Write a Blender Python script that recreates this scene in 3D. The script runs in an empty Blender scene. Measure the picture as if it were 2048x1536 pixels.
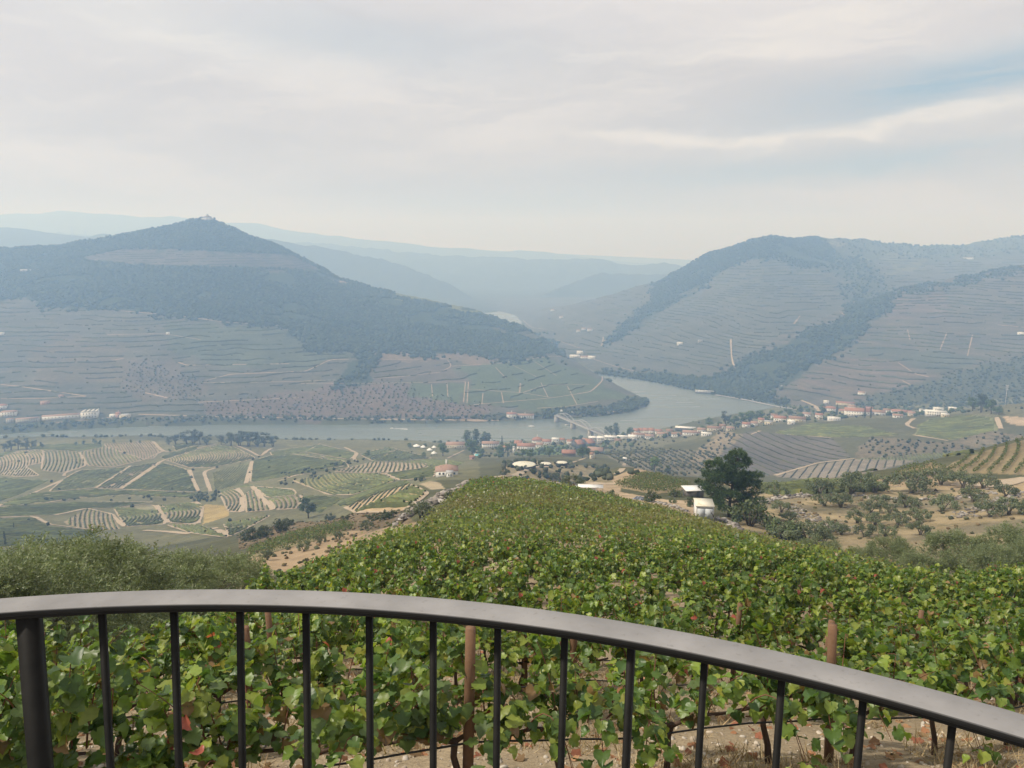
import bpy, math, random
import numpy as np
from mathutils import Vector, Matrix
rng = np.random.default_rng(7)
random.seed(7)
PI = math.pi
R = math.radians
scene = bpy.context.scene
COL = scene.collection

# ---------------------------------------------------------------- camera
# a hand-held phone on a terrace 320 m above the river, looking a little down the valley
CAMZ = 320.0
FPX = 1538.0                       # focal length, in photograph pixels (2048 wide)
PITCH = math.atan((768 - 490) / FPX)
CP, SP = math.cos(PITCH), math.sin(PITCH)
cam = bpy.data.cameras.new('camera')
cam.sensor_width = 36.0
cam.lens = 36.0 * FPX / 2048
cam.clip_start = 0.05
cam.clip_end = 40000
cam_ob = bpy.data.objects.new('camera', cam)
cam_ob.location = (0, 0, CAMZ)
cam_ob.rotation_euler = (PI / 2 - PITCH, 0, 0)
COL.objects.link(cam_ob)
scene.camera = cam_ob

def at(u, v):
    """image pixel -> (sideways per metre forward, rise per metre forward)"""
    u = np.asarray(u, float); v = np.asarray(v, float)
    yc = (768 - v) / FPX
    d = CP + yc * SP
    return (u - 1024) / FPX / d, (-SP + yc * CP) / d

def pix(X, Y, Z):
    x, y, z = np.asarray(X, float), np.asarray(Y, float), np.asarray(Z, float) - CAMZ
    dep = y * CP - z * SP
    upc = y * SP + z * CP
    return 1024 + FPX * x / dep, 768 - FPX * upc / dep

# ---------------------------------------------------------------- noise
_tab = np.random.default_rng(3).random((256, 256)).astype(np.float32)
def vnoise(x, y):
    xi = np.floor(x).astype(np.int64); yi = np.floor(y).astype(np.int64)
    fx = (x - xi).astype(np.float32); fy = (y - yi).astype(np.float32)
    fx = fx * fx * (3 - 2 * fx); fy = fy * fy * (3 - 2 * fy)
    a = _tab[xi & 255, yi & 255]; b = _tab[(xi + 1) & 255, yi & 255]
    c = _tab[xi & 255, (yi + 1) & 255]; d = _tab[(xi + 1) & 255, (yi + 1) & 255]
    return (a * (1 - fx) + b * fx) * (1 - fy) + (c * (1 - fx) + d * fx) * fy - 0.5
def fbm(x, y, scale, octaves=4, gain=0.5):
    x = np.asarray(x, float); y = np.asarray(y, float)
    s = np.zeros(np.broadcast(x, y).shape, np.float32); a = 1.0; f = 1.0 / scale
    for k in range(octaves):
        s += a * vnoise(x * f + 17.3 * k, y * f + 9.1 * k); a *= gain; f *= 2.03
    return s

def inpoly(u, v, poly):
    u = np.asarray(u); v = np.asarray(v)
    p = np.asarray(poly, float); n = len(p)
    c = np.zeros(np.broadcast(u, v).shape, bool)
    for i in range(n):
        x1, y1 = p[i]; x2, y2 = p[(i + 1) % n]
        if y1 == y2: continue
        c ^= ((y1 > v) != (y2 > v)) & (u < (x2 - x1) * (v - y1) / (y2 - y1) + x1)
    return c

def polydist(x, y, pts):
    """distance to an open polyline"""
    p = np.asarray(pts, float); d = np.full(np.broadcast(x, y).shape, 1e9)
    for i in range(len(p) - 1):
        ax, ay = p[i]; bx, by = p[i + 1]
        L2 = (bx - ax) ** 2 + (by - ay) ** 2 + 1e-9
        t = np.clip(((x - ax) * (bx - ax) + (y - ay) * (by - ay)) / L2, 0, 1)
        d = np.minimum(d, np.hypot(x - ax - t * (bx - ax), y - ay - t * (by - ay)))
    return d

# ---------------------------------------------------------------- meshes and objects
def make_mesh(name, V, F, mat=None, cols=None, smooth=False, attrs=None):
    """F: one (M,k) array or a list of them"""
    V = np.asarray(V, np.float32)
    Fs = [np.asarray(f, np.int32) for f in (F if isinstance(F, list) else [F]) if len(f)]
    me = bpy.data.meshes.new(name)
    loops = np.concatenate([f.ravel() for f in Fs]) if Fs else np.zeros(0, np.int32)
    sizes = np.concatenate([np.full(len(f), f.shape[1], np.int32) for f in Fs]) if Fs else np.zeros(0, np.int32)
    starts = np.concatenate([[0], np.cumsum(sizes)[:-1]]).astype(np.int32) if len(sizes) else sizes
    me.vertices.add(len(V)); me.vertices.foreach_set('co', V.ravel())
    me.loops.add(len(loops)); me.loops.foreach_set('vertex_index', loops)
    me.polygons.add(len(sizes)); me.polygons.foreach_set('loop_start', starts)
    me.polygons.foreach_set('loop_total', sizes)
    if smooth:
        me.polygons.foreach_set('use_smooth', np.ones(len(sizes), bool))
    if cols is not None:
        a = me.attributes.new('tint', 'FLOAT_COLOR', 'POINT')
        c = np.ones((len(V), 4), np.float32); c[:, :cols.shape[1]] = cols
        a.data.foreach_set('color', c.ravel())
    for k, val in (attrs or {}).items():
        a = me.attributes.new(k, 'FLOAT', 'POINT'); a.data.foreach_set('value', np.asarray(val, np.float32))
    me.update(calc_edges=True)
    me.validate()
    if mat is not None: me.materials.append(mat)
    return me

class MB:
    """collects boxes, tubes, prisms into one mesh"""
    def __init__(s): s.V = []; s.F = {3: [], 4: []}; s.n = 0; s.C = []
    def add(s, V, F, col=None):
        V = np.asarray(V, float).reshape(-1, 3)
        for f in (F if isinstance(F, list) else [F]):
            f = np.asarray(f, int)
            if len(f): s.F[f.shape[1]].append(f + s.n)
        s.V.append(V); s.n += len(V)
        s.C.append(np.tile(np.asarray(col if col is not None else (1, 1, 1), float), (len(V), 1)) if col is None or np.ndim(col) == 1 else np.asarray(col))
        return s
    def box(s, c, size, rz=0, col=None, taper=1.0):
        hx, hy, hz = size[0] / 2, size[1] / 2, size[2] / 2
        P = np.array([(x * (taper if z > 0 else 1), y * (taper if z > 0 else 1), z) for z in (-hz, hz) for x, y in ((-hx, -hy), (hx, -hy), (hx, hy), (-hx, hy))])
        ca, sa = math.cos(rz), math.sin(rz)
        P = np.stack([P[:, 0] * ca - P[:, 1] * sa, P[:, 0] * sa + P[:, 1] * ca, P[:, 2]], 1) + np.asarray(c, float)
        return s.add(P, np.array([(3, 2, 1, 0), (4, 5, 6, 7), (0, 1, 5, 4), (1, 2, 6, 5), (2, 3, 7, 6), (3, 0, 4, 7)]), col)
    def tube(s, pts, rad, n=6, col=None, cap=True):
        P = np.asarray(pts, float); m = len(P)
        rad = np.broadcast_to(np.asarray(rad, float), (m,))
        T = np.gradient(P, axis=0); T /= np.linalg.norm(T, axis=1)[:, None] + 1e-9
        ref = np.array([0.0, 0, 1]) if abs(T[:, 2]).mean() < 0.8 else np.array([1.0, 0, 0])
        A = np.cross(T, ref); A /= np.linalg.norm(A, axis=1)[:, None] + 1e-9
        B = np.cross(T, A)
        th = np.arange(n) * 2 * PI / n
        V = (P[:, None] + rad[:, None, None] * (A[:, None] * np.cos(th)[None, :, None] + B[:, None] * np.sin(th)[None, :, None])).reshape(-1, 3)
        i = np.arange(m - 1)[:, None] * n; j = np.arange(n)[None]; k = (j + 1) % n
        F = np.stack([i + j, i + k, i + n + k, i + n + j], -1).reshape(-1, 4)
        fl = [F]
        if cap:
            V = np.concatenate([V, P[:1], P[-1:]]); a = m * n
            jj = np.arange(n); kk = (jj + 1) % n
            fl.append(np.concatenate([np.stack([kk, jj, np.full(n, a)], 1), np.stack([jj + (m - 1) * n, kk + (m - 1) * n, np.full(n, a + 1)], 1)]))
        return s.add(V, fl, col)
    def mesh(s, name, mat, smooth=False, cols=False):
        V = np.concatenate(s.V) if s.V else np.zeros((0, 3))
        F = [np.concatenate(f) for f in s.F.values() if f]
        return make_mesh(name, V, F, mat, np.concatenate(s.C) if cols else None, smooth)
    def obj(s, name, mat, parent=None, smooth=False, cols=False):
        return link(name, s.mesh(name, mat, smooth, cols), parent)

def link(name, me, parent=None, loc=None, rz=0.0, scale=None):
    o = bpy.data.objects.new(name, me); COL.objects.link(o)
    if parent is not None: o.parent = parent
    if loc is not None: o.location = loc
    if rz: o.rotation_euler = (0, 0, rz)
    if scale is not None: o.scale = (scale, scale, scale) if np.isscalar(scale) else scale
    return o
def tag(o, label, cat=None, group=None, kind=None):
    o['label'] = label
    if cat: o['category'] = cat
    if group: o['group'] = group
    if kind: o['kind'] = kind
    return o
def thing(name, label, cat, loc=(0, 0, 0), rz=0.0, group=None, scale=None):
    o = link(name, None, None, loc, rz, scale)
    o.empty_display_size = 0.2
    return tag(o, label, cat, group)
def structure(name, me, label=None):
    o = link(name, me); o['kind'] = 'structure'
    if label: o['label'] = label
    return o
def copy_tree(src, loc, rz=0.0, scale=1.0, label=None, group=None, kids=None):
    c = src.copy(); COL.objects.link(c)
    c.location = loc; c.rotation_euler = (0, 0, rz)
    c.scale = (scale, scale, scale) if np.isscalar(scale) else scale
    if label: c['label'] = label
    if group: c['group'] = group
    for ch in (kids if kids is not None else list(src.children)):
        d = ch.copy(); COL.objects.link(d); d.parent = c
        for g in list(ch.children):
            e = g.copy(); COL.objects.link(e); e.parent = d
    return c

def unit(v): return v / (np.linalg.norm(v, axis=-1, keepdims=True) + 1e-9)
def frames(nrm, spin_ref=None, rg=rng):
    """rotation matrices whose third column is nrm; second column near spin_ref"""
    n = unit(np.asarray(nrm, float))
    ref = unit(rg.normal(size=n.shape)) if spin_ref is None else unit(spin_ref)
    y = unit(ref - n * (ref * n).sum(-1, keepdims=True))
    x = np.cross(y, n)
    return np.stack([x, y, n], -1)
def scatter(tV, tF, pos, rot, scale):
    """copies of one small template at many places, as one vertex and face array"""
    tV = np.asarray(tV, float); N = len(pos)
    V = np.einsum('nij,kj->nki', rot, tV) * np.asarray(scale, float).reshape(N, 1, -1) + np.asarray(pos, float)[:, None]
    F = np.asarray(tF)[None] + (np.arange(N) * len(tV))[:, None, None]
    return V.reshape(-1, 3), F.reshape(-1, np.asarray(tF).shape[1])

ORD = 'first second third fourth fifth sixth seventh eighth ninth tenth eleventh twelfth thirteenth fourteenth fifteenth sixteenth seventeenth eighteenth nineteenth twentieth'.split()
def ordinal(i):
    if i < 20: return ORD[i]
    tens = {2: 'twenty', 3: 'thirty', 4: 'forty', 5: 'fifty', 6: 'sixty', 7: 'seventy', 8: 'eighty', 9: 'ninety'}
    k = i + 1
    t, r = divmod(k, 10)
    if t > 9: return f'{k}th'
    return (tens[t][:-1] + 'ieth') if r == 0 else tens[t] + '-' + ORD[r - 1]

# ---------------------------------------------------------------- materials
class NT:
    def __init__(s, m):
        s.t = m.node_tree; s.n = s.t.nodes; s.l = s.t.links
    def node(s, kind, **kw):
        n = s.n.new(kind)
        for k, v in kw.items(): setattr(n, k, v)
        return n
    def link(s, a, b): s.l.new(a, b)
    def math(s, op, a, b=None, clamp=False):
        n = s.node('ShaderNodeMath', operation=op, use_clamp=clamp)
        for i, x in enumerate((a, b)):
            if x is None: continue
            if isinstance(x, (int, float)): n.inputs[i].default_value = x
            else: s.link(x, n.inputs[i])
        return n.outputs[0]
    def mix(s, fac, a, b, blend='MIX'):
        n = s.node('ShaderNodeMix', data_type='RGBA', blend_type=blend)
        for i, x in ((0, fac), (6, a), (7, b)):
            if isinstance(x, (int, float)): n.inputs[i].default_value = x
            elif isinstance(x, (tuple, list)): n.inputs[i].default_value = (*x[:3], 1)
            else: s.link(x, n.inputs[i])
        return n.outputs[2]
    def noise(s, scale, vec=None, detail=4, rough=0.55, dist=0.0):
        n = s.node('ShaderNodeTexNoise'); n.inputs['Scale'].default_value = scale
        n.inputs['Detail'].default_value = detail; n.inputs['Roughness'].default_value = rough
        n.inputs['Distortion'].default_value = dist
        if vec is not None: s.link(vec, n.inputs['Vector'])
        return n.outputs['Fac']
    def ramp(s, fac, stops):
        n = s.node('ShaderNodeValToRGB'); e = n.color_ramp.elements
        while len(e) < len(stops): e.new(0.5)
        for i, (p, c) in enumerate(stops):
            e[i].position = p; e[i].color = (*c, 1) if len(c) == 3 else c
        s.link(fac, n.inputs[0]); return n.outputs[0]
    def remap(s, fac, a, b, c=0.0, d=1.0):
        n = s.node('ShaderNodeMapRange'); n.clamp = True
        s.link(fac, n.inputs[0])
        for i, x in enumerate((a, b, c, d)): n.inputs[i + 1].default_value = x
        return n.outputs[0]
    def bump(s, h, strength, dist):
        n = s.node('ShaderNodeBump'); n.inputs['Strength'].default_value = strength
        n.inputs['Distance'].default_value = dist; s.link(h, n.inputs['Height']); return n.outputs[0]

def new_mat(name):
    m = bpy.data.materials.new(name); m.use_nodes = True
    nt = NT(m); bs = nt.n['Principled BSDF']
    return m, nt, bs
def pos_out(nt):
    return nt.node('ShaderNodeNewGeometry').outputs['Position']
def obj_out(nt):
    return nt.node('ShaderNodeTexCoord').outputs['Object']

def mat_basic(name, color, rough=0.8, var=0.25, scale=3.0, spec=0.3, metallic=0.0, coords='obj', bump=0.0, bscale=None, dark=None, tint=False, tint_from=None):
    """a mottled surface: base colour broken by two noises"""
    m, nt, bs = new_mat(name)
    vec = obj_out(nt) if coords == 'obj' else pos_out(nt)
    f = nt.noise(scale, vec, 6, 0.6)
    f2 = nt.noise(scale * 7.3, vec, 3, 0.6)
    k = nt.math('ADD', nt.math('MULTIPLY', nt.math('SUBTRACT', f, 0.5), 2 * var), nt.math('MULTIPLY', nt.math('SUBTRACT', f2, 0.5), var))
    k = nt.math('ADD', k, 1.0)
    base = (*color, 1)
    if tint:
        at_ = nt.node('ShaderNodeAttribute', attribute_name='tint')
        base = at_.outputs['Color']
    cb = nt.node('ShaderNodeVectorMath', operation='SCALE')
    if tint: nt.link(base, cb.inputs[0])
    else: cb.inputs[0].default_value = color
    nt.link(k, cb.inputs['Scale'])
    out = cb.outputs[0]
    if dark is not None:
        out = nt.mix(nt.remap(f, 0.52, 0.68), out, dark)
    nt.link(out, bs.inputs['Base Color'])
    bs.inputs['Roughness'].default_value = rough
    bs.inputs['Specular IOR Level'].default_value = spec
    bs.inputs['Metallic'].default_value = metallic
    if bump:
        nt.link(nt.bump(nt.noise(bscale or scale * 4, vec, 5, 0.6), 1.0, bump), bs.inputs['Normal'])
    return m

def mat_leaf(name, trans=0.35, rough=0.5, spec=0.4, noise=8.0, var=0.3):
    """foliage: the tint attribute is each leaf's own colour"""
    m, nt, bs = new_mat(name)
    a = nt.node('ShaderNodeAttribute', attribute_name='tint').outputs['Color']
    inf = nt.node('ShaderNodeObjectInfo').outputs['Random']
    f = nt.noise(noise, obj_out(nt), 3)
    k = nt.math('ADD', nt.math('MULTIPLY', nt.math('SUBTRACT', f, 0.5), 2 * var), nt.math('ADD', nt.math('MULTIPLY', inf, 0.25), 0.88))
    cb = nt.node('ShaderNodeVectorMath', operation='SCALE'); nt.link(a, cb.inputs[0]); nt.link(k, cb.inputs['Scale'])
    c = cb.outputs[0]
    nt.link(c, bs.inputs['Base Color'])
    bs.inputs['Roughness'].default_value = rough; bs.inputs['Specular IOR Level'].default_value = spec
    tr = nt.node('ShaderNodeBsdfTranslucent')
    g = nt.node('ShaderNodeVectorMath', operation='MULTIPLY'); nt.link(c, g.inputs[0]); g.inputs[1].default_value = (1.25, 1.35, 0.6)
    nt.link(g.outputs[0], tr.inputs['Color'])
    mx = nt.node('ShaderNodeMixShader'); mx.inputs[0].default_value = trans
    nt.link(bs.outputs[0], mx.inputs[1]); nt.link(tr.outputs[0], mx.inputs[2])
    nt.link(mx.outputs[0], nt.n['Material Output'].inputs['Surface'])
    return m
# ================================================================ the valley: one height field
NA, NY = 1101, 1340
A0, A1 = -1.15, 1.15
LY0, LY1 = math.log(1.6), math.log(12500.0)
ga = np.linspace(A0, A1, NA); gl = np.linspace(LY0, LY1, NY); gY = np.exp(gl)
AA, LL = np.meshgrid(ga, gl)            # rows = distance, columns = direction
YY = np.exp(LL); XX = AA * YY

# --- near and middle ground: spot heights (photo reading u, v and distance Y) ...
SPOT = [
 # left slope of the spur, olive bank
 (560,1122,125),(700,1082,128),(480,1148,105),(620,1092,150),(500,1102,175),(560,1062,235),(470,1084,240),(600,1042,285),(700,1045,215),(680,1064,190),
 (760,1060,150),(820,1036,142),(880,1003,140),(938,972,138),(860,1012,118),(450,1062,420),(300,1088,430),(100,1064,490),(0,1034,570),(200,1002,710),(400,1002,690),
 (560,990,630),(650,962,650),(100,952,840),(300,962,810),(480,962,790),(620,932,810),(760,930,770),(0,962,860),(0,908,1050),(150,890,1110),(300,886,1130),
 (345,902,1080),(430,890,1100),(540,899,1080),(640,889,1140),(750,905,1000),(850,899,1050),(-300,920,1000),(-300,1030,560),(-500,960,840),
 (840,967,335),(760,1002,262),(860,1002,245),(890,949,465),(1050,941,480),(1120,936,525),(1190,942,420),(1000,962,180),(1080,966,190),(960,935,600),
 # right of the field: track, sheds, lower terraces
 (1410,1040,128),(1455,1050,135),(1180,985,160),(1240,992,190),(1390,996,195),(1300,986,205),(1300,952,290),(1200,952,320),(1400,955,290),(1500,1000,200),(1600,975,230),
 (1300,940,640),(1250,906,900),(1400,930,760),(1440,880,985),(1500,861,1045),(1340,880,1105),(1600,905,860),(1540,948,740),(1650,938,750),(1850,945,690),(1750,870,930),
 (1620,848,1085),(1750,838,1060),(1900,829,1030),(2000,813,1000),(2060,811,980),(1900,882,855),(2048,870,850),(2300,850,850),
 (1700,1092,128),(1900,1064,132),(1600,1055,150),(1560,1022,168),(1750,1003,188),(1950,1003,172),(2040,1012,152),(1650,985,207),(1850,985,197),(2040,972,200),
 (1700,950,290),(1800,940,300),(1900,916,312),(2048,886,325),(2300,850,335),(2400,1000,150),(2500,1060,120),
 # the two villages
 (950,905,1040),(1050,890,1150),(1150,900,1080),(1230,882,1190),(1000,889,1165),(1700,829,1340),(1850,829,1330),(2048,838,1320),(2300,840,1300),
 (1600,818,1430),(1750,812,1480),(1900,806,1480),(2048,800,1480),
]
# --- ... and heights set directly (sideways per metre, Y, metres below the terrace eye)
LEV = []
for a_ in (-1.1, -.7, -.35, 0, .35, .7, 1.1):
    LEV += [(a_, 1.7, -3.1), (a_, 3, -3.5), (a_, 5, -4.2)]
LEV += [(-1.1, 7, -5.3), (-.7, 7, -5.1), (-.35, 7, -5.0), (0, 7, -5.0), (.35, 7, -5.05), (.7, 7, -5.1), (1.1, 7, -5.2),
 (-1.1, 13, -8.9), (-.7, 13, -8.5), (-.35, 13, -7.9), (0, 13, -7.75), (.35, 13, -7.75), (.7, 13, -7.9), (1.1, 13, -8.2),
 (-1.1, 25, -17.5), (-.7, 25, -16.2), (-.5, 25, -14.4), (-.33, 25, -12.5), (0, 25, -11.9), (.35, 25, -11.9), (.7, 25, -12.3), (1.1, 25, -13.5),
 (-1.0, 50, -37), (-.6, 50, -32), (-.36, 50, -26.5), (-.2, 50, -21.8), (0, 50, -20.0), (.2, 50, -20.3), (.4, 50, -22.0), (.6, 50, -24.3), (1.0, 50, -25.5), (.62, 62, -28), (.8, 62, -28.5), (.45, 62, -27),
 (-1.0, 80, -60), (-.6, 80, -54), (-.3, 80, -43), (-.13, 80, -31.8), (0, 80, -28.7), (.15, 80, -29.4), (.28, 80, -31.5), (.45, 80, -37.5), (.65, 80, -38), (1.0, 80, -39),
 (-.06, 115, -38.2), (.02, 115, -37.6), (.1, 115, -39.2), (.18, 115, -41.4), (-1.0, 130, -80), (-.6, 130, -72),
 (-1.0, 250, -125), (-.55, 250, -112), (-.25, 330, -132), (.02, 160, -53), (.06, 300, -100), (-.02, 260, -88),
 (.1, 430, -150), (.3, 430, -158), (.5, 480, -185), (.7, 480, -185), (1.0, 480, -170), (.35, 600, -205),
 (-1.0, 430, -170), (-1.0, 700, -235), (-1.0, 1050, -290), (1.0, 850, -200), (1.0, 1050, -245)]
ca, cy, ct = [], [], []
for u_, v_, y_ in SPOT:
    a_, t_ = at(u_, v_); ca.append(float(a_)); cy.append(math.log(y_)); ct.append(float(t_))
for a_, y_, z_ in LEV:
    ca.append(a_); cy.append(math.log(y_)); ct.append(z_ / y_)
ca, cy, ct = map(np.array, (ca, cy, ct))
KX = 3.2
def phi(r2): return 0.5 * r2 * np.log(r2 + 1e-12)
n_ = len(ca)
Kx = phi((KX * (ca[:, None] - ca)) ** 2 + (cy[:, None] - cy) ** 2) + np.eye(n_) * 0.004
Pm = np.stack([np.ones(n_), ca, cy], 1)
sol = np.linalg.solve(np.block([[Kx, Pm], [Pm.T, np.zeros((3, 3))]]), np.concatenate([ct, np.zeros(3)]))
w_, c_ = sol[:n_].astype(np.float32), sol[n_:]
jb = int(np.searchsorted(gY, 1700))
T = np.zeros((jb, NA), np.float32)
for k in range(n_):
    T += w_[k] * phi((KX * (AA[:jb] - ca[k])).astype(np.float32) ** 2 + (LL[:jb] - cy[k]).astype(np.float32) ** 2)
T += c_[0] + c_[1] * AA[:jb] + c_[2] * LL[:jb]
H = np.full((NY, NA), -60.0)
H[:jb] = CAMZ + T * YY[:jb]

# --- the river: both banks as image pixels projected to water level
def on_water(pts, z=0.0):
    p = np.array(pts, float); a, t = at(p[:, 0], p[:, 1]); Y = (z - CAMZ) / t
    return np.stack([a * Y, Y], 1)
NEAR = on_water([(-900,915),(-500,910),(-300,905),(0,895),(150,893),(300,893),(560,891),(700,889),(870,889),(1000,888),(1100,880),(1220,871),(1290,861),(1400,847),(1500,832),(1560,817)])
FAR_R = on_water([(1572,808),(1500,797),(1430,785),(1380,775),(1300,759),(1200,745)])
FAR_A = on_water([(-900,890),(-500,885),(-300,880),(0,868),(150,858),(300,852),(500,848),(700,848),(900,846),(1000,842),(1100,838),(1200,832),(1255,826),(1290,813),(1298,801)])
# upstream the river turns behind the promontory and shows once more far up the valley
UP_R = np.array([(208, 1960), (150, 2230), (104, 2500), (64, 2830), (38, 3090), (40, 3230), (10, 3560), (-60, 3760)])
UP_L = np.array([(-170, 3640), (-110, 3200), (-40, 2800), (20, 2500), (95, 2250), (160, 2060), (225, 1850)])
WATER = np.concatenate([NEAR, FAR_R, UP_R, UP_L, FAR_A[::-1]])
inw = np.zeros((NY, NA), bool)
inw[:] = inpoly(XX, YY, WATER)
dw = np.full((NY, NA), 1e6)
far_ = (YY > 800) & (YY < 5200)
dw[far_] = polydist(XX[far_], YY[far_], np.concatenate([WATER, WATER[:1]]))

# --- beyond the near bank the middle ground sinks away
Yn = np.interp(ga, (NEAR / NEAR[:, 1:])[:, 0], NEAR[:, 1])            # distance of the near bank per direction
right_ = np.interp(ga, [0.30, 0.36], [0, 1])
Yend = Yn * (1 - right_) + 1540 * right_
over = np.clip(YY - Yend[None], 0, None)
H = np.where(over > 0, np.interp(ga, ga, H[np.clip(np.searchsorted(gY, Yend), 0, jb - 1), np.arange(NA)])[None] - 0.25 * over, H)

# --- hills: foot line and ridge line, each from image pixels; between them a slope, behind them a falling back
def hill(foot, ridge, back=0.45, bow=0.0, amin=-9, amax=9, front=0.5, zf=4.0):
    fa, fy, fz = [], [], []
    for f in foot:
        u_, v_, y_ = f; a_, t_ = at(u_, v_)
        if y_ is None: y_ = (zf - CAMZ) / t_
        fa.append(a_); fy.append(y_); fz.append(CAMZ + t_ * y_)
    ra, ry, rz = [], [], []
    for u_, v_, y_ in ridge:
        a_, t_ = at(u_, v_); ra.append(a_); ry.append(y_); rz.append(CAMZ + t_ * y_)
    fY = np.interp(ga, fa, fy)[None]; fZ = np.interp(ga, fa, fz)[None]
    rY = np.interp(ga, ra, ry)[None]; rZ = np.interp(ga, ra, rz)[None]
    rY = np.maximum(rY, fY + 8)
    s = (YY - fY) / (rY - fY)
    g = s + bow * s * (1 - s)
    # the crest keeps its image outline; lower down the flank rounds off
    kk = np.exp(-0.5 * (np.arange(-110, 111) / 45.0) ** 2); kk /= kk.sum()
    rZs = np.convolve(np.pad(rZ[0], 110, mode='edge'), kk, mode='valid')[None]
    wgt = np.clip(s, 0, 1) ** 2.2
    z = fZ + (rZ * wgt + rZs * (1 - wgt) - fZ) * g
    z = np.where(s < 0, fZ + front * (YY - fY), z)
    z = np.where(s > 1, rZ - back * (YY - rY), z)
    z = np.where((ga[None] < amin) | (ga[None] > amax), -200, z)
    return z
HA = hill([(-900,886,None),(-300,876,None),(0,864,None),(150,855,None),(300,849,None),(500,846,None),(700,846,None),(900,844,None),(1000,840,None),(1100,836,None),(1200,831,None),(1255,825,None),(1290,812,None),(1297,803,None)],
 [(-900,560,2500),(-400,500,2600),(-100,497,2620),(0,498,2640),(120,494,2640),(190,484,2650),(260,468,2670),(330,455,2690),(380,440,2700),(410,437,2700),(425,437,2700),(460,452,2700),(500,472,2690),(560,494,2680),(620,525,2660),(680,552,2640),(760,578,2600),
  (860,598,2540),(920,610,2480),(980,628,2400),(1040,650,2280),(1090,678,2180),(1130,708,2060),(1165,730,1950),(1200,752,1850),(1250,777,1740),(1280,790,1680),(1299,800,1650)],
 back=0.42, bow=0.12, amax=float(at(1299, 800)[0]))
HB = hill([(985,629,3900),(1000,631,3800),(1020,635,3560),(1044,645,3240),(1060,661,2900),(1090,679,2540),(1130,709,2270),(1200,744,2040),(1300,758,1960),(1430,784,1800),(1500,795,1700),(1570,806,1610),(1700,812,1530),(2048,803,1500),(2500,800,1480)],
 [(990,646,4100),(1035,633,3850),(1070,624,3750),(1100,613,3650),(1150,600,3500),(1200,588,3450),(1260,576,3400),(1310,562,3350),(1370,535,3320),(1400,520,3300),(1430,507,3300),(1480,492,3250),(1530,480,3200),(1560,477,3250),(1600,478,3350),(1680,479,3550),(1760,484,3750),(1830,487,3900),(1900,483,4000),(1980,484,4100),(2020,475,4100),(2048,471,4100),(2300,455,4100),(2700,470,4100)],
 back=0.4, bow=0.1, amin=float(at(985, 646)[0]))
HC = hill([(1360,772,1840),(1430,784,1790),(1500,794,1695),(1570,805,1600),(1700,811,1525),(2048,802,1490),(2500,800,1470)],
 [(1330,772,1850),(1400,757,1900),(1450,738,1950),(1500,708,2000),(1560,675,2060),(1620,650,2120),(1690,618,2200),(1740,602,2240),(1800,580,2290),(1880,562,2350),(1960,548,2400),(2048,530,2450),(2400,480,2550),(2800,470,2600)],
 back=0.5, bow=0.14, amin=float(at(1330, 770)[0]))
E1 = hill([(480,640,4300),(800,640,4300),(1000,640,4150),(1030,642,4150)], [(300,470,5000),(480,480,5000),(560,487,5000),(640,493,5000),(700,499,4980),(760,514,4900),(800,528,4850),(850,551,4750),(900,572,4650),(950,598,4450),(1000,622,4300),(1025,637,4220)], back=0.35, bow=0.15, amax=float(at(1026, 637)[0]))
E2 = hill([(985,627,4450),(1010,629,4350),(1060,640,4500),(1500,640,4700)], [(1000,626,4420),(1020,616,4500),(1060,600,4650),(1100,582,4800),(1150,563,4950),(1200,549,5050),(1240,546,5100),(1350,541,5200),(1700,520,5300)], back=0.35, bow=0.1, amin=float(at(998, 630)[0]))
E3 = hill([(300,620,5600),(1000,620,5200),(1800,620,5600)], [(300,470,7300),(480,483,7300),(600,484,7200),(700,492,7000),(760,497,6900),(860,506,6800),(1000,513,6700),(1100,517,6600),(1200,523,6500),(1370,533,6400),(1600,540,6400),(2200,540,6400)], back=0.3, bow=0.1)
E4 = hill([(-900,560,7600),(500,560,7600),(900,560,7800)], [(-900,440,9200),(-200,420,9200),(0,427,9200),(40,424,9200),(80,427,9200),(120,421,9200),(180,424,9200),(240,428,9200),(280,433,9200),(340,432,9200),(380,436,9200),(440,446,9200),(470,446,9200),(520,447,9200),(580,459,9200),(650,470,9100),(730,479,9000),(800,485,9000),(870,494,9000),(940,497,9000),(1000,505,9000),(1040,500,9000),(1090,503,9000),(1150,512,9000),(1220,521,9000),(1290,526,9000),(1400,531,9000),(1800,530,9000),(2600,500,9000)], back=0.25)
E5 = hill([(-900,560,3900),(400,560,3900)], [(-900,420,5200),(-200,440,5200),(0,449,5200),(40,455,5200),(110,465,5200),(150,468,5200),(200,477,5200),(260,490,5100),(330,505,5000),(420,540,4800)], back=0.4, bow=0.1, amax=float(at(430, 540)[0]))
E6 = hill([(-900,600,8200),(2700,600,8200)], [(-900,470,10500),(600,478,10500),(1000,502,10500),(1500,525,10500),(2700,500,10500)], back=0.2)

# relief on the hills: gullies and shoulders running down, finer lumps
big = fbm(XX, YY, 520, 4); fine = fbm(XX + 900, YY - 400, 90, 4)
def relief(Hh, amt, lo=6.0):
    k = np.clip((Hh - lo) / 70.0, 0, 1)
    return Hh + k * amt * (big * 34 + fine * 9)
def ridge_keep(Hh, foot_z=4): return Hh
hills = np.maximum.reduce([relief(HA, 0.55), relief(HB, 1.0), relief(HC, 0.8), relief(E1, 1.4), relief(E2, 1.3), relief(E3, 2.2), relief(E4, 0.7), relief(E5, 1.0), E6])
mid = np.clip((YY - 60) / 500, 0, 1) * (fbm(XX, YY, 60, 4) * 3.0) + np.clip((YY - 8) / 60, 0.0, 1) * fbm(XX, YY, 9, 3) * 0.35 + fbm(XX, YY, 1.1, 3) * 0.07
base = H + mid
Z = np.maximum(base, hills)
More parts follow.
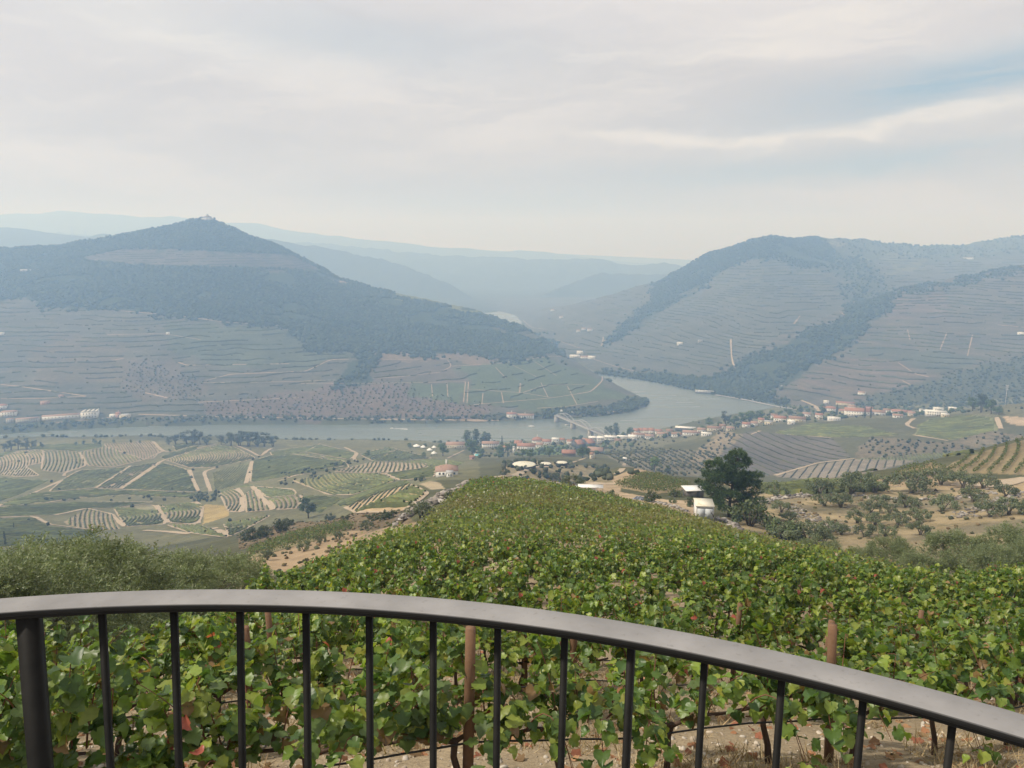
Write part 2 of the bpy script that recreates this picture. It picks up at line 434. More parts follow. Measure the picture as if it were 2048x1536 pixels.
# banks and river bed
Z = np.where(inw, np.minimum(Z, -0.6 - np.clip(dw, 0, 20) * 0.25), np.where(dw < 1e5, np.maximum(Z, np.clip(dw * 0.16, 0.15, 3.0)), np.maximum(Z, 1.5)))
Z[YY > 11500] = np.minimum(Z[YY > 11500], 40)
Z = Z.astype(np.float64)

def ground(X, Y):
    """terrain height under a place (bilinear on the terrain grid)"""
    X = np.asarray(X, float); Y = np.maximum(np.asarray(Y, float), gY[0])
    i = np.clip((X / Y - A0) / (A1 - A0) * (NA - 1), 0, NA - 1.001)
    j = np.clip((np.log(Y) - LY0) / (LY1 - LY0) * (NY - 1), 0, NY - 1.001)
    i0 = i.astype(int); j0 = j.astype(int); fi = i - i0; fj = j - j0
    return (Z[j0, i0] * (1 - fi) + Z[j0, i0 + 1] * fi) * (1 - fj) + (Z[j0 + 1, i0] * (1 - fi) + Z[j0 + 1, i0 + 1] * fi) * fj

def place(u, v, ymin=2.0, ymax=12000.0, off=0.0):
    """where the sight line of an image pixel meets the ground"""
    u = np.atleast_1d(np.asarray(u, float)); v = np.atleast_1d(np.asarray(v, float))
    a, t = at(u, v)
    out = np.zeros((len(u), 3))
    j0 = int(np.clip(np.searchsorted(gY, ymin), 1, NY - 2)); j1 = int(np.clip(np.searchsorted(gY, ymax), 2, NY - 1))
    i = np.clip((a - A0) / (A1 - A0) * (NA - 1), 0, NA - 1.001); i0 = i.astype(int); fi = i - i0
    for k in range(len(u)):
        col = Z[j0:j1, i0[k]] * (1 - fi[k]) + Z[j0:j1, i0[k] + 1] * fi[k]
        d = np.maximum(col, 0.0) + off - (CAMZ + t[k] * gY[j0:j1])
        hit = np.argmax(d >= 0)
        if d[hit] < 0: hit = len(d) - 1
        if hit == 0: y = gY[j0]
        else:
            f = d[hit - 1] / (d[hit - 1] - d[hit] + 1e-12)
            y = math.exp(gl[j0 + hit - 1] * (1 - f) + gl[j0 + hit] * f)
        out[k] = (a[k] * y, y, 0)
    out[:, 2] = np.maximum(ground(out[:, 0], out[:, 1]), 0.0)
    return out
def place1(u, v, **k): return place([u], [v], **k)[0]
def visible_from_terrace():
    t = (Z - CAMZ) / YY
    return t >= np.maximum.accumulate(t, axis=0) - 1e-9
PU, PV = pix(XX, YY, Z)
# ================================================================ light, sky, air
SUN_EL, SUN_AZ = R(50), R(-98)           # high sun veiled by thin cloud, high to the left of the terrace
world = bpy.data.worlds.new('World'); scene.world = world
world.use_nodes = True
wt = NT(world)
bg = wt.n['Background']
sky = wt.node('ShaderNodeTexSky', sky_type='NISHITA')
sky.sun_disc = False; sky.sun_elevation = SUN_EL; sky.sun_rotation = -SUN_AZ if False else SUN_AZ
sky.altitude = 400; sky.air_density = 1.3; sky.dust_density = 3.0; sky.ozone_density = 1.0
dirv = wt.node('ShaderNodeTexCoord').outputs['Generated']
sx = wt.node('ShaderNodeSeparateXYZ'); wt.link(dirv, sx.inputs[0])
X_, Y_, Z_ = sx.outputs
azi = wt.math('MULTIPLY', wt.math('ARCTAN2', X_, Y_), 57.2958)       # degrees right of straight ahead
ele = wt.math('MULTIPLY', wt.math('ARCSINE', Z_), 57.2958)
def vec(a, b, c=0.0):
    n = wt.node('ShaderNodeCombineXYZ')
    for i, x in enumerate((a, b, c)):
        if isinstance(x, (int, float)): n.inputs[i].default_value = x
        else: wt.link(x, n.inputs[i])
    return n.outputs[0]
def lin(a, ka, b, kb): return wt.math('ADD', wt.math('MULTIPLY', a, ka), wt.math('MULTIPLY', b, kb))
# wind-drawn cloud: noise stretched along the horizon, tilted a little
warp = wt.noise(1.0, vec(wt.math('MULTIPLY', azi, 0.05), wt.math('MULTIPLY', ele, 0.16), 3.1), 3)
warp2 = wt.noise(1.0, vec(wt.math('MULTIPLY', azi, 0.16), wt.math('MULTIPLY', ele, 0.55), 8.3), 5, 0.6)
wv = wt.math('ADD', wt.math('MULTIPLY', wt.math('SUBTRACT', warp, 0.5), 6.0), wt.math('MULTIPLY', wt.math('SUBTRACT', warp2, 0.5), 3.6))
el2 = wt.math('ADD', ele, wv)
broad = wt.noise(1.0, vec(wt.math('MULTIPLY', lin(azi, 1.0, el2, 1.6), 0.035), wt.math('MULTIPLY', lin(el2, 1.0, azi, 0.10), 0.14), 0.0), 5, 0.5)
wisp = wt.noise(1.0, vec(wt.math('MULTIPLY', azi, 0.06), wt.math('MULTIPLY', lin(el2, 1.0, azi, -0.06), 0.55), 5.0), 6, 0.58)
def blob(a0, e0, sa, se, tilt=0.0, k=1.0):
    """a soft long patch of the sky, edges broken by the warp noise"""
    da = wt.math('SUBTRACT', azi, a0)
    de = wt.math('SUBTRACT', wt.math('SUBTRACT', wt.math('ADD', ele, wt.math('MULTIPLY', wv, 0.35)), e0), wt.math('MULTIPLY', da, tilt))
    q = wt.math('ADD', wt.math('POWER', wt.math('ABSOLUTE', wt.math('DIVIDE', da, sa)), 2.0), wt.math('POWER', wt.math('ABSOLUTE', wt.math('DIVIDE', de, se)), 2.0))
    return wt.math('MULTIPLY', wt.math('POWER', 2.718, wt.math('MULTIPLY', q, -1.0)), k)
gap = wt.math('ADD', blob(30, 9.9, 11, 1.6, 0.10, 1.2), blob(20, 5.2, 16, 1.0, 0.03, 0.7), clamp=True)
gap = wt.math('ADD', gap, wt.math('ADD', blob(-13, 13.5, 16, 2.0, -0.03, 0.35), blob(2, 3.0, 13, 1.2, 0.0, 0.3)), clamp=True)
gap = wt.math('MULTIPLY', gap, wt.remap(wisp, 0.3, 0.6, 0.4, 1.0))
streak = wt.math('ADD', blob(14, 7.2, 9, 0.36, -0.04, 0.9), blob(29, 7.9, 9, 0.5, 0.13, 1.1), clamp=True)
streak = wt.math('ADD', streak, wt.math('ADD', blob(18, 13.5, 16, 1.6, 0.16, 0.55), blob(-22, 13.0, 9, 1.6, -0.12, 0.6)), clamp=True)
streak = wt.math('MULTIPLY', streak, wt.remap(wisp, 0.36, 0.62, 0.08, 1.0))
SKY_K = 6.9
grey = wt.ramp(wt.remap(ele, -2, 26), [(0.0, (0.86, 0.75, 0.66)), (0.2, (0.88, 0.80, 0.72)), (0.42, (0.98, 0.905, 0.86)), (0.65, (1.10, 1.03, 1.0)), (1.0, (1.12, 1.07, 1.07))])
tone = wt.math('ADD', wt.remap(broad, 0.3, 0.72, 0.93, 1.15), wt.remap(wisp, 0.3, 0.7, -0.05, 0.06))
cl = wt.node('ShaderNodeVectorMath', operation='SCALE'); wt.link(grey, cl.inputs[0]); wt.link(wt.math('MULTIPLY', tone, SKY_K), cl.inputs['Scale'])
white = wt.mix(wt.math('ADD', wt.math('ADD', wt.math('MULTIPLY', wt.remap(broad, 0.52, 0.72), 0.4), wt.math('MULTIPLY', wt.math('MULTIPLY', wt.remap(wisp, 0.5, 0.68), wt.remap(ele, 5, 11)), 0.55)), streak, clamp=True), cl.outputs[0], (1.30 * SKY_K, 1.20 * SKY_K, 1.10 * SKY_K))
gapc = wt.mix(0.15, (0.30 * SKY_K, 0.54 * SKY_K, 0.74 * SKY_K), sky.outputs[0])
cloud = wt.mix(wt.math('MULTIPLY', gap, 0.9), white, gapc)
cloud = wt.mix(wt.math('MULTIPLY', streak, 0.9), cloud, (1.30 * SKY_K, 1.22 * SKY_K, 1.12 * SKY_K))
cloud = wt.mix(0.10, cloud, sky.outputs[0])
# above the frame the sky is dimmed, so the sun weighs more
lift = wt.math('ADD', 1.0, wt.math('MULTIPLY', wt.remap(ele, 16, 75), -0.15))
fin = wt.node('ShaderNodeVectorMath', operation='SCALE'); wt.link(cloud, fin.inputs[0]); wt.link(lift, fin.inputs['Scale'])
wt.link(fin.outputs[0], bg.inputs['Color'])
bg.inputs['Strength'].default_value = 0.1

sun = bpy.data.lights.new('sun', 'SUN'); sun.energy = 4.3; sun.angle = R(3); sun.color = (1.0, 0.95, 0.87)
so = bpy.data.objects.new('sun', sun); COL.objects.link(so)
sd = Vector((math.sin(SUN_AZ) * math.cos(SUN_EL), math.cos(SUN_AZ) * math.cos(SUN_EL), math.sin(SUN_EL)))
so.rotation_euler = sd.to_track_quat('Z', 'Y').to_euler()
so.location = (0, 0, 900)

scene.view_settings.view_transform = 'Standard'; scene.view_settings.look = 'None'
scene.view_settings.exposure = 0.0; scene.view_settings.gamma = 1.0
cy = scene.cycles
cy.max_bounces = 7; cy.diffuse_bounces = 3; cy.glossy_bounces = 2; cy.transmission_bounces = 4; cy.transparent_max_bounces = 4
cy.volume_bounces = 2; cy.use_denoising = True
cy.sample_clamp_indirect = 6.0
cy.caustics_reflective = False; cy.caustics_refractive = False

# smoke-blue summer haze filling the valley up to the highest ridge
hm = bpy.data.materials.new('haze_air'); hm.use_nodes = True
ht = NT(hm); ht.n.remove(ht.n['Principled BSDF'])
pv = ht.node('ShaderNodeVolumePrincipled')
pv.inputs['Color'].default_value = (0.375, 0.61, 1.0, 1); pv.inputs['Absorption Color'].default_value = (1, 1, 1, 1)
pv.inputs['Density'].default_value = 0.00035; pv.inputs['Anisotropy'].default_value = 0.15
ht.link(pv.outputs[0], ht.n['Material Output'].inputs['Volume'])
hz = MB(); HZT = float(Z.max()) + 12
hz.box((0, 5600, (HZT - 62) / 2), (34000, 14200, HZT + 62))
haze = hz.obj('haze', hm); haze['kind'] = 'stuff'; haze['label'] = 'pale blue summer haze filling the river valley'

# ================================================================ water
wm, nt, bs = new_mat('river_water')
P = pos_out(nt)
mp = nt.node('ShaderNodeMapping'); nt.link(P, mp.inputs[0]); mp.inputs['Scale'].default_value = (0.25, 1.0, 1.0)
rip = nt.noise(0.16, mp.outputs[0], 5, 0.65)
patch = nt.noise(0.006, mp.outputs[0], 4, 0.6)
nt.link(nt.mix(nt.remap(patch, 0.35, 0.65), (0.10, 0.125, 0.115), (0.14, 0.16, 0.13)), bs.inputs['Base Color'])
nt.link(nt.remap(patch, 0.35, 0.65, 0.16, 0.34), bs.inputs['Roughness'])
bs.inputs['IOR'].default_value = 1.33
nt.link(nt.bump(rip, 0.55, 1.2), bs.inputs['Normal'])
wV = np.array([(-2600, 650, 0), (2200, 650, 0), (2200, 5400, 0), (-2600, 5400, 0)], float)
structure('river', make_mesh('river', wV, np.array([[0, 1, 2, 3]]), wm), 'calm grey-green river bending round the foot of the forested hill')
# ================================================================ terrace and railing
RCX, RCY, RO, RI = -0.4825, -0.7251, 1.9487, 1.8915      # the rail is an arc round this centre
RZ = CAMZ - 0.575
iron, nt, bs = new_mat('iron_sky_lit_top')
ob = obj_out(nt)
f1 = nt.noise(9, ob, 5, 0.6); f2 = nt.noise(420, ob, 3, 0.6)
# sky light painted as mottled lighter grey on the flat top, sides stay black
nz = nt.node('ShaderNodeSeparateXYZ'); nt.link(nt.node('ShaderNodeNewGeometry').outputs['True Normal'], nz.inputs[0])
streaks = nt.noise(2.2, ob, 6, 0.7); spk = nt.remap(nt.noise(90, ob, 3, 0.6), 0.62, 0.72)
sky_lit_top = nt.mix(nt.remap(nt.math('ADD', nt.math('MULTIPLY', f1, .5), nt.math('MULTIPLY', streaks, .5)), 0.38, 0.62), (0.20, 0.195, 0.19), (0.285, 0.277, 0.27))
sky_lit_top = nt.mix(nt.math('MULTIPLY', spk, .35), sky_lit_top, (0.13, 0.12, 0.11))
nt.link(nt.mix(nt.remap(nz.outputs[2], 0.6, 0.95), (0.011, 0.011, 0.01), sky_lit_top), bs.inputs['Base Color'])
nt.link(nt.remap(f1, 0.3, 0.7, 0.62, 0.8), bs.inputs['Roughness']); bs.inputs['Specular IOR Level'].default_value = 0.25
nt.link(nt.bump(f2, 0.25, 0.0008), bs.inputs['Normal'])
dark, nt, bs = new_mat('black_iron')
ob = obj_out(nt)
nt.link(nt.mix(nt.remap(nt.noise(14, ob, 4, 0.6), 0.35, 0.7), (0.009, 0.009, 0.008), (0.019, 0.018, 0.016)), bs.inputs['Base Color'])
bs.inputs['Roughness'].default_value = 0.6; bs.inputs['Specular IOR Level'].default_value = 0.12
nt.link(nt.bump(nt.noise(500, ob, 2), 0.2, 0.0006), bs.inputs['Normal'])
rail = thing('iron_railing', 'curved dark iron railing with a flat grey top bar at the front of the terrace', 'railing', (RCX, RCY, RZ - 1.02))
th = np.linspace(R(150), R(8), 120)
def arc_bar(r0, r1, z0, z1, bev=0.0):
    prof = [(r0 + bev, z0), (r1 - bev, z0), (r1, z0 + bev), (r1, z1 - bev), (r1 - bev, z1), (r0 + bev, z1), (r0, z1 - bev), (r0, z0 + bev)]
    V = np.array([(r * math.cos(t), r * math.sin(t), z) for t in th for r, z in prof]); k = 8
    i = np.arange(len(th) - 1)[:, None] * k; j = np.arange(k)[None]; j2 = (j + 1) % k
    return V, np.stack([i + j, i + k + j, i + k + j2, i + j2], -1).reshape(-1, 4)
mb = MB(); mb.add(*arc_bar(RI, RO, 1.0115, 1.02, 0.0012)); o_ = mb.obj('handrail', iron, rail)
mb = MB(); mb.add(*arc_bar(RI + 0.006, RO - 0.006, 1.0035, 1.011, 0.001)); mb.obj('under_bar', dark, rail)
mb = MB(); mb.add(*arc_bar(RI + 0.012, RO - 0.012, 0.08, 0.092, 0.001)); mb.obj('bottom_bar', dark, rail)
def rail_at(u, v):
    """angle on the arc where a sight line crosses the underside of the rail"""
    a, t = at(u, v); Y = (RZ - 0.02 - CAMZ) / t
    return math.atan2(Y - RCY, a * Y - RCX)
rm = (RI + RO) / 2
SLOPE = ([68,210,353,485,617,744,872,1000,1133,1265,1412,1565,1728,1907], [.0443,.0355,.016,.0,-.0026,-.011,-.018,-.025,-.0407,-.053,-.07,-.0737,-.094,-.123])
bal = [(210,1217,13),(353,1213,13.5),(485,1212,13),(617,1214,13),(744,1219,13),(872,1228,13),(1000,1243,13),(1133,1262,13.5),(1412,1312,14),(1565,1350,15),(1728,1389,16),(1907,1434,17)]
def bar_at(u, v, w, name, wid, dep, label=None, mat=dark):
    t = rail_at(u, v); r = rm - 0.004
    # each bar is sheared along the arc to fit bar slopes in image pixels
    ub = u + np.interp(u, *SLOPE) * (1536 - v); a2, t2 = map(float, at(ub, 1536))
    lo, hi = 0.2, 3.0
    for _ in range(50):
        m_ = (lo + hi) / 2
        if math.hypot(a2 * m_ - RCX, m_ - RCY) < r: lo = m_
        else: hi = m_
    top_ = np.array([r * math.cos(t), r * math.sin(t), 1.0035]); low_ = np.array([a2 * lo - RCX, lo - RCY, CAMZ + t2 * lo - (RZ - 1.02)])
    bot_ = top_ + (low_ - top_) * (top_[2] - 0.09) / (top_[2] - low_[2])
    mb = MB(); mb.box((0, 0, 0), (dep, wid, 1.0), t); V = mb.V[0]; w1 = V[:, 2:] + 0.5
    mb.V[0] = np.c_[V[:, :2], np.zeros(8)] + bot_ * (1 - w1) + top_ * w1
    o = mb.obj(name, mat, rail)
    if label: o['label'] = label
def px_w(u, v, w):
    a, t = at(u, v); Y = (RZ - CAMZ) / t
    return w / FPX * math.hypot(Y * CP - (RZ - CAMZ) * SP, 0)
for u_, v_, w_ in bal: bar_at(u_, v_, w_, 'baluster', px_w(u_, v_, w_) * 0.9, 0.011)
bar_at(68, 1222, 38, 'railing_post', px_w(68, 1222, 38) * 0.93, 0.03, 'thick black post')
bar_at(1265, 1286, 17, 'railing_post', px_w(1265, 1286, 17) * 0.75, 0.022)
for u_, v_ in [(-90,1232),(-250,1255),(2110,1490),(2340,1560)]: bar_at(u_, v_, 13, 'baluster', 0.0115, 0.011)
# the terrace the photographer stands on (below and behind the frame)
stone = mat_basic('terrace_stone', (0.34, 0.31, 0.27), 0.85, 0.2, 2.0, coords='pos')
th2 = np.linspace(R(200), R(-20), 90); ro2 = RO + 0.03
V = [(RCX, RCY, CAMZ - 1.595)] + [(RCX + ro2 * math.cos(t), RCY + ro2 * math.sin(t), CAMZ - 1.595) for t in th2] + [(RCX + ro2 * math.cos(t), RCY + ro2 * math.sin(t), CAMZ - 4.6) for t in th2]
n = len(th2)
structure('terrace_floor', make_mesh('terrace_floor', V, [np.array([(0, i + 2, i + 1) for i in range(n - 1)]), np.array([(i + 1, i + 2, n + i + 2, n + i + 1) for i in range(n - 1)])], stone), 'stone terrace under the railing')
# ================================================================ land cover: what grows where
FOREST = (0.030, 0.042, 0.020); SCRUB = (0.085, 0.085, 0.045); TERR = (0.094, 0.088, 0.068); GREENF = (0.085, 0.105, 0.045)
RED = (0.20, 0.135, 0.095); SOIL = (0.31, 0.255, 0.18); DRY = (0.36, 0.26, 0.14); PALE = (0.42, 0.36, 0.28); BROWN = (0.17, 0.14, 0.115)
tint = np.zeros((NY, NA, 3), np.float32); terr = np.zeros((NY, NA), np.float32); bush = np.zeros((NY, NA), np.float32)
tint[:] = SCRUB; bush[:] = 0.5
jx = fbm(XX, YY, 45, 4) * np.clip(YY / 1500, 0.05, 2.2) * 20; jx2 = fbm(XX + 500, YY + 77, 45, 4) * np.clip(YY / 1500, 0.05, 2.2) * 9
JU, JV = PU + jx, PV + jx2
def paint(poly, color=None, y0=0, y1=2e4, t=None, b=None, soft=True):
    m = inpoly(JU if soft else PU, JV if soft else PV, poly) & (YY > y0) & (YY < y1)
    if color is not None: tint[m] = color
    if t is not None: terr[m] = t
    if b is not None: bush[m] = b
    return m
ALL = [(-4000, -4000), (6000, -4000), (6000, 6000), (-4000, 6000)]
# far ridges: dark wood and scrub, a few clearings
m = YY > 3700
tint[m] = (0.055, 0.062, 0.04); bush[m] = 0.8
# hill across the river (left) and the promontory
LEFT = [(-2000, 300), (1310, 300), (1310, 900), (-2000, 900)]
paint(LEFT, TERR, 1250, 2800, 1.0, 0.3)
paint([(330,645),(580,655),(620,700),(700,706),(715,720),(660,720),(612,740),(430,735),(340,700)], (0.08,0.09,0.058), 1250, 2800, 1.0)
paint([(120,660),(250,690),(250,760),(60,770),(60,700)], (0.112,0.094,0.068), 1250, 2800, 0.9)
A_CAP = [(-900,380),(1400,380),(1400,720),(1128,713),(1099,709),(1003,720),(908,708),(771,704),(700,704),(608,697),(581,673),(578,653),(444,644),(359,632),(256,622),(185,617),(143,612),(85,615),(68,592),(0,600),(-300,590),(-900,600)]
A_BAND = [(157,516),(246,499),(342,499),(581,509),(646,542),(513,535),(301,532),(185,523)]
A_GULLY = [(700,700),(772,704),(752,735),(738,766),(662,774),(690,745),(715,722)]
paint(A_CAP, FOREST, 1500, 2900, 0.0, 0.6); paint(A_GULLY, FOREST, 1400, 2500, 0, 0.7)
paint(A_BAND, (0.09,0.078,0.064), 1700, 2750, 0.8, 0.0)
paint([(760,572),(800,585),(900,600),(985,627),(980,634),(890,612),(790,596)], (0.13,0.14,0.06), 2000, 2700, 0.2, 0.0)
paint([(664,556),(690,562),(684,570),(666,566)], (0.30,0.22,0.15), 2000, 2800, 0, 0)
A_OLIVE = [(249,718),(352,721),(359,742),(410,769),(407,796),(290,803),(246,776)]
A_ORCH = [(404,807),(560,788),(668,769),(819,767),(819,790),(935,807),(1000,812),(950,836),(560,838),(404,830)]
paint(A_OLIVE, (0.105,0.088,0.068), 1300, 2300, 0.3, 0.2); paint(A_ORCH, (0.115,0.086,0.07), 1300, 2300, 0.25, 0.15)
paint([(742,712),(905,712),(905,733),(935,765),(819,765),(742,764)], (0.10,0.085,0.068), 1400, 2300, 0.8, 0)
A_GREEN = [(935,745),(905,735),(1003,722),(1128,714),(1190,742),(1208,760),(1200,778),(1275,795),(1200,802),(1080,820),(940,809)]
paint(A_GREEN, (0.075,0.095,0.05), 1350, 2300, 0.55, 0); paint([(819,767),(932,765),(928,806),(850,796),(819,790)], (0.075,0.095,0.05), 1350, 2300, 0.4, 0)
paint([(752,704),(908,708),(1003,720),(980,727),(900,722),(760,722)], (0.15,0.115,0.082), 1400, 2300, 0.2, 0.1)
paint([(-900,842),(0,846),(300,840),(700,838),(1000,837),(1110,832),(1110,846),(700,856),(300,862),(-900,900)], (0.06,0.065,0.035), 1250, 1800, 0, 0.6)
# hill across the side valley (right)
RIGHT = [(985, 420), (4000, 420), (4000, 830), (1560, 812), (1185, 757), (985, 660)]
paint(RIGHT, (0.090,0.088,0.067), 1400, 4700, 1.0, 0.3)
B_FOREST = [(1300,560),(1370,525),(1430,498),(1480,480),(1560,468),(1640,474),(1670,500),(1650,530),(1601,540),(1567,518),(1495,518),(1440,547),(1392,578),(1348,605),(1300,640),(1250,665),(1215,692),(1203,684),(1270,635),(1310,605)]
B_TOP = [(1640,474),(1800,482),(2060,462),(2500,450),(2500,520),(2048,505),(1900,515),(1800,520),(1740,522),(1690,502)]
paint(B_TOP, (0.07,0.08,0.045), 1500, 4700, 0.3, 0.6)
paint([(1690,510),(1730,510),(1735,520),(1700,520)], (0.13,0.14,0.07), 2600, 4700, 0.5, 0)
paint([(1765,505),(1860,515),(1830,545),(1780,550)], (0.12,0.12,0.065), 2600, 4700, 0.8, 0)
paint([(1592,478),(1660,479),(1700,488),(1650,494)], (0.17,0.15,0.09), 2600, 4700, 0.3, 0)
B_MIX = [(1650,500),(1740,520),(1760,545),(1772,574),(1710,604),(1683,583),(1690,547),(1640,535)]
paint(B_MIX, (0.06,0.068,0.04), 1500, 4700, 0.3, 0.8)
paint(B_FOREST, FOREST, 1500, 4700, 0.0, 0.6)
B_SHORE = [(1195,748),(1300,745),(1430,765),(1500,790),(1570,800),(1570,815),(1420,790),(1300,765)]
paint(B_SHORE, FOREST, 1500, 2200, 0, 0.7)
paint([(1560,700),(1590,640),(1640,635),(1600,660)], (0.06,0.07,0.035), 2200, 3500, 0.3, 0.5)
m = (YY > 1450) & (YY < 2650) & (XX > 300) & inpoly(PU, PV, [(1390,765),(1450,735),(1560,672),(1690,615),(1800,578),(2048,527),(4000,440),(4000,850),(1400,850)])
tint[m & (terr > 0.9)] = (0.102,0.09,0.07)
C_WOOD = [(1690,612),(1740,600),(1797,580),(1782,615),(1747,648),(1737,662),(1690,692),(1640,727),(1600,747),(1560,777),(1500,794),(1440,787),(1395,768),(1450,745),(1500,720),(1560,692),(1620,664),(1690,642)]
C_SCRUB = [(1900,745),(2048,708),(2600,690),(2600,830),(1700,812),(1780,782),(1870,762)]
paint(C_WOOD, (0.035,0.045,0.024), 1400, 2650, 0.0, 0.7); paint(C_SCRUB, (0.07,0.075,0.045), 1350, 2600, 0.3, 0.75)
paint([(1795,590),(1890,590),(1895,640),(1800,642),(1775,635)], (0.118,0.095,0.078), 1400, 2650, 1.0, 0)
paint([(1570,770),(1650,735),(1690,714),(1790,722),(1866,755),(1830,770),(1710,796),(1650,792)], (0.125,0.098,0.077), 1350, 2400, 1.2, 0)
paint([(1700,690),(1900,705),(1980,715),(1880,745),(1790,722),(1700,712)], (0.08,0.085,0.06), 1400, 2500, 0.9, 0.1)

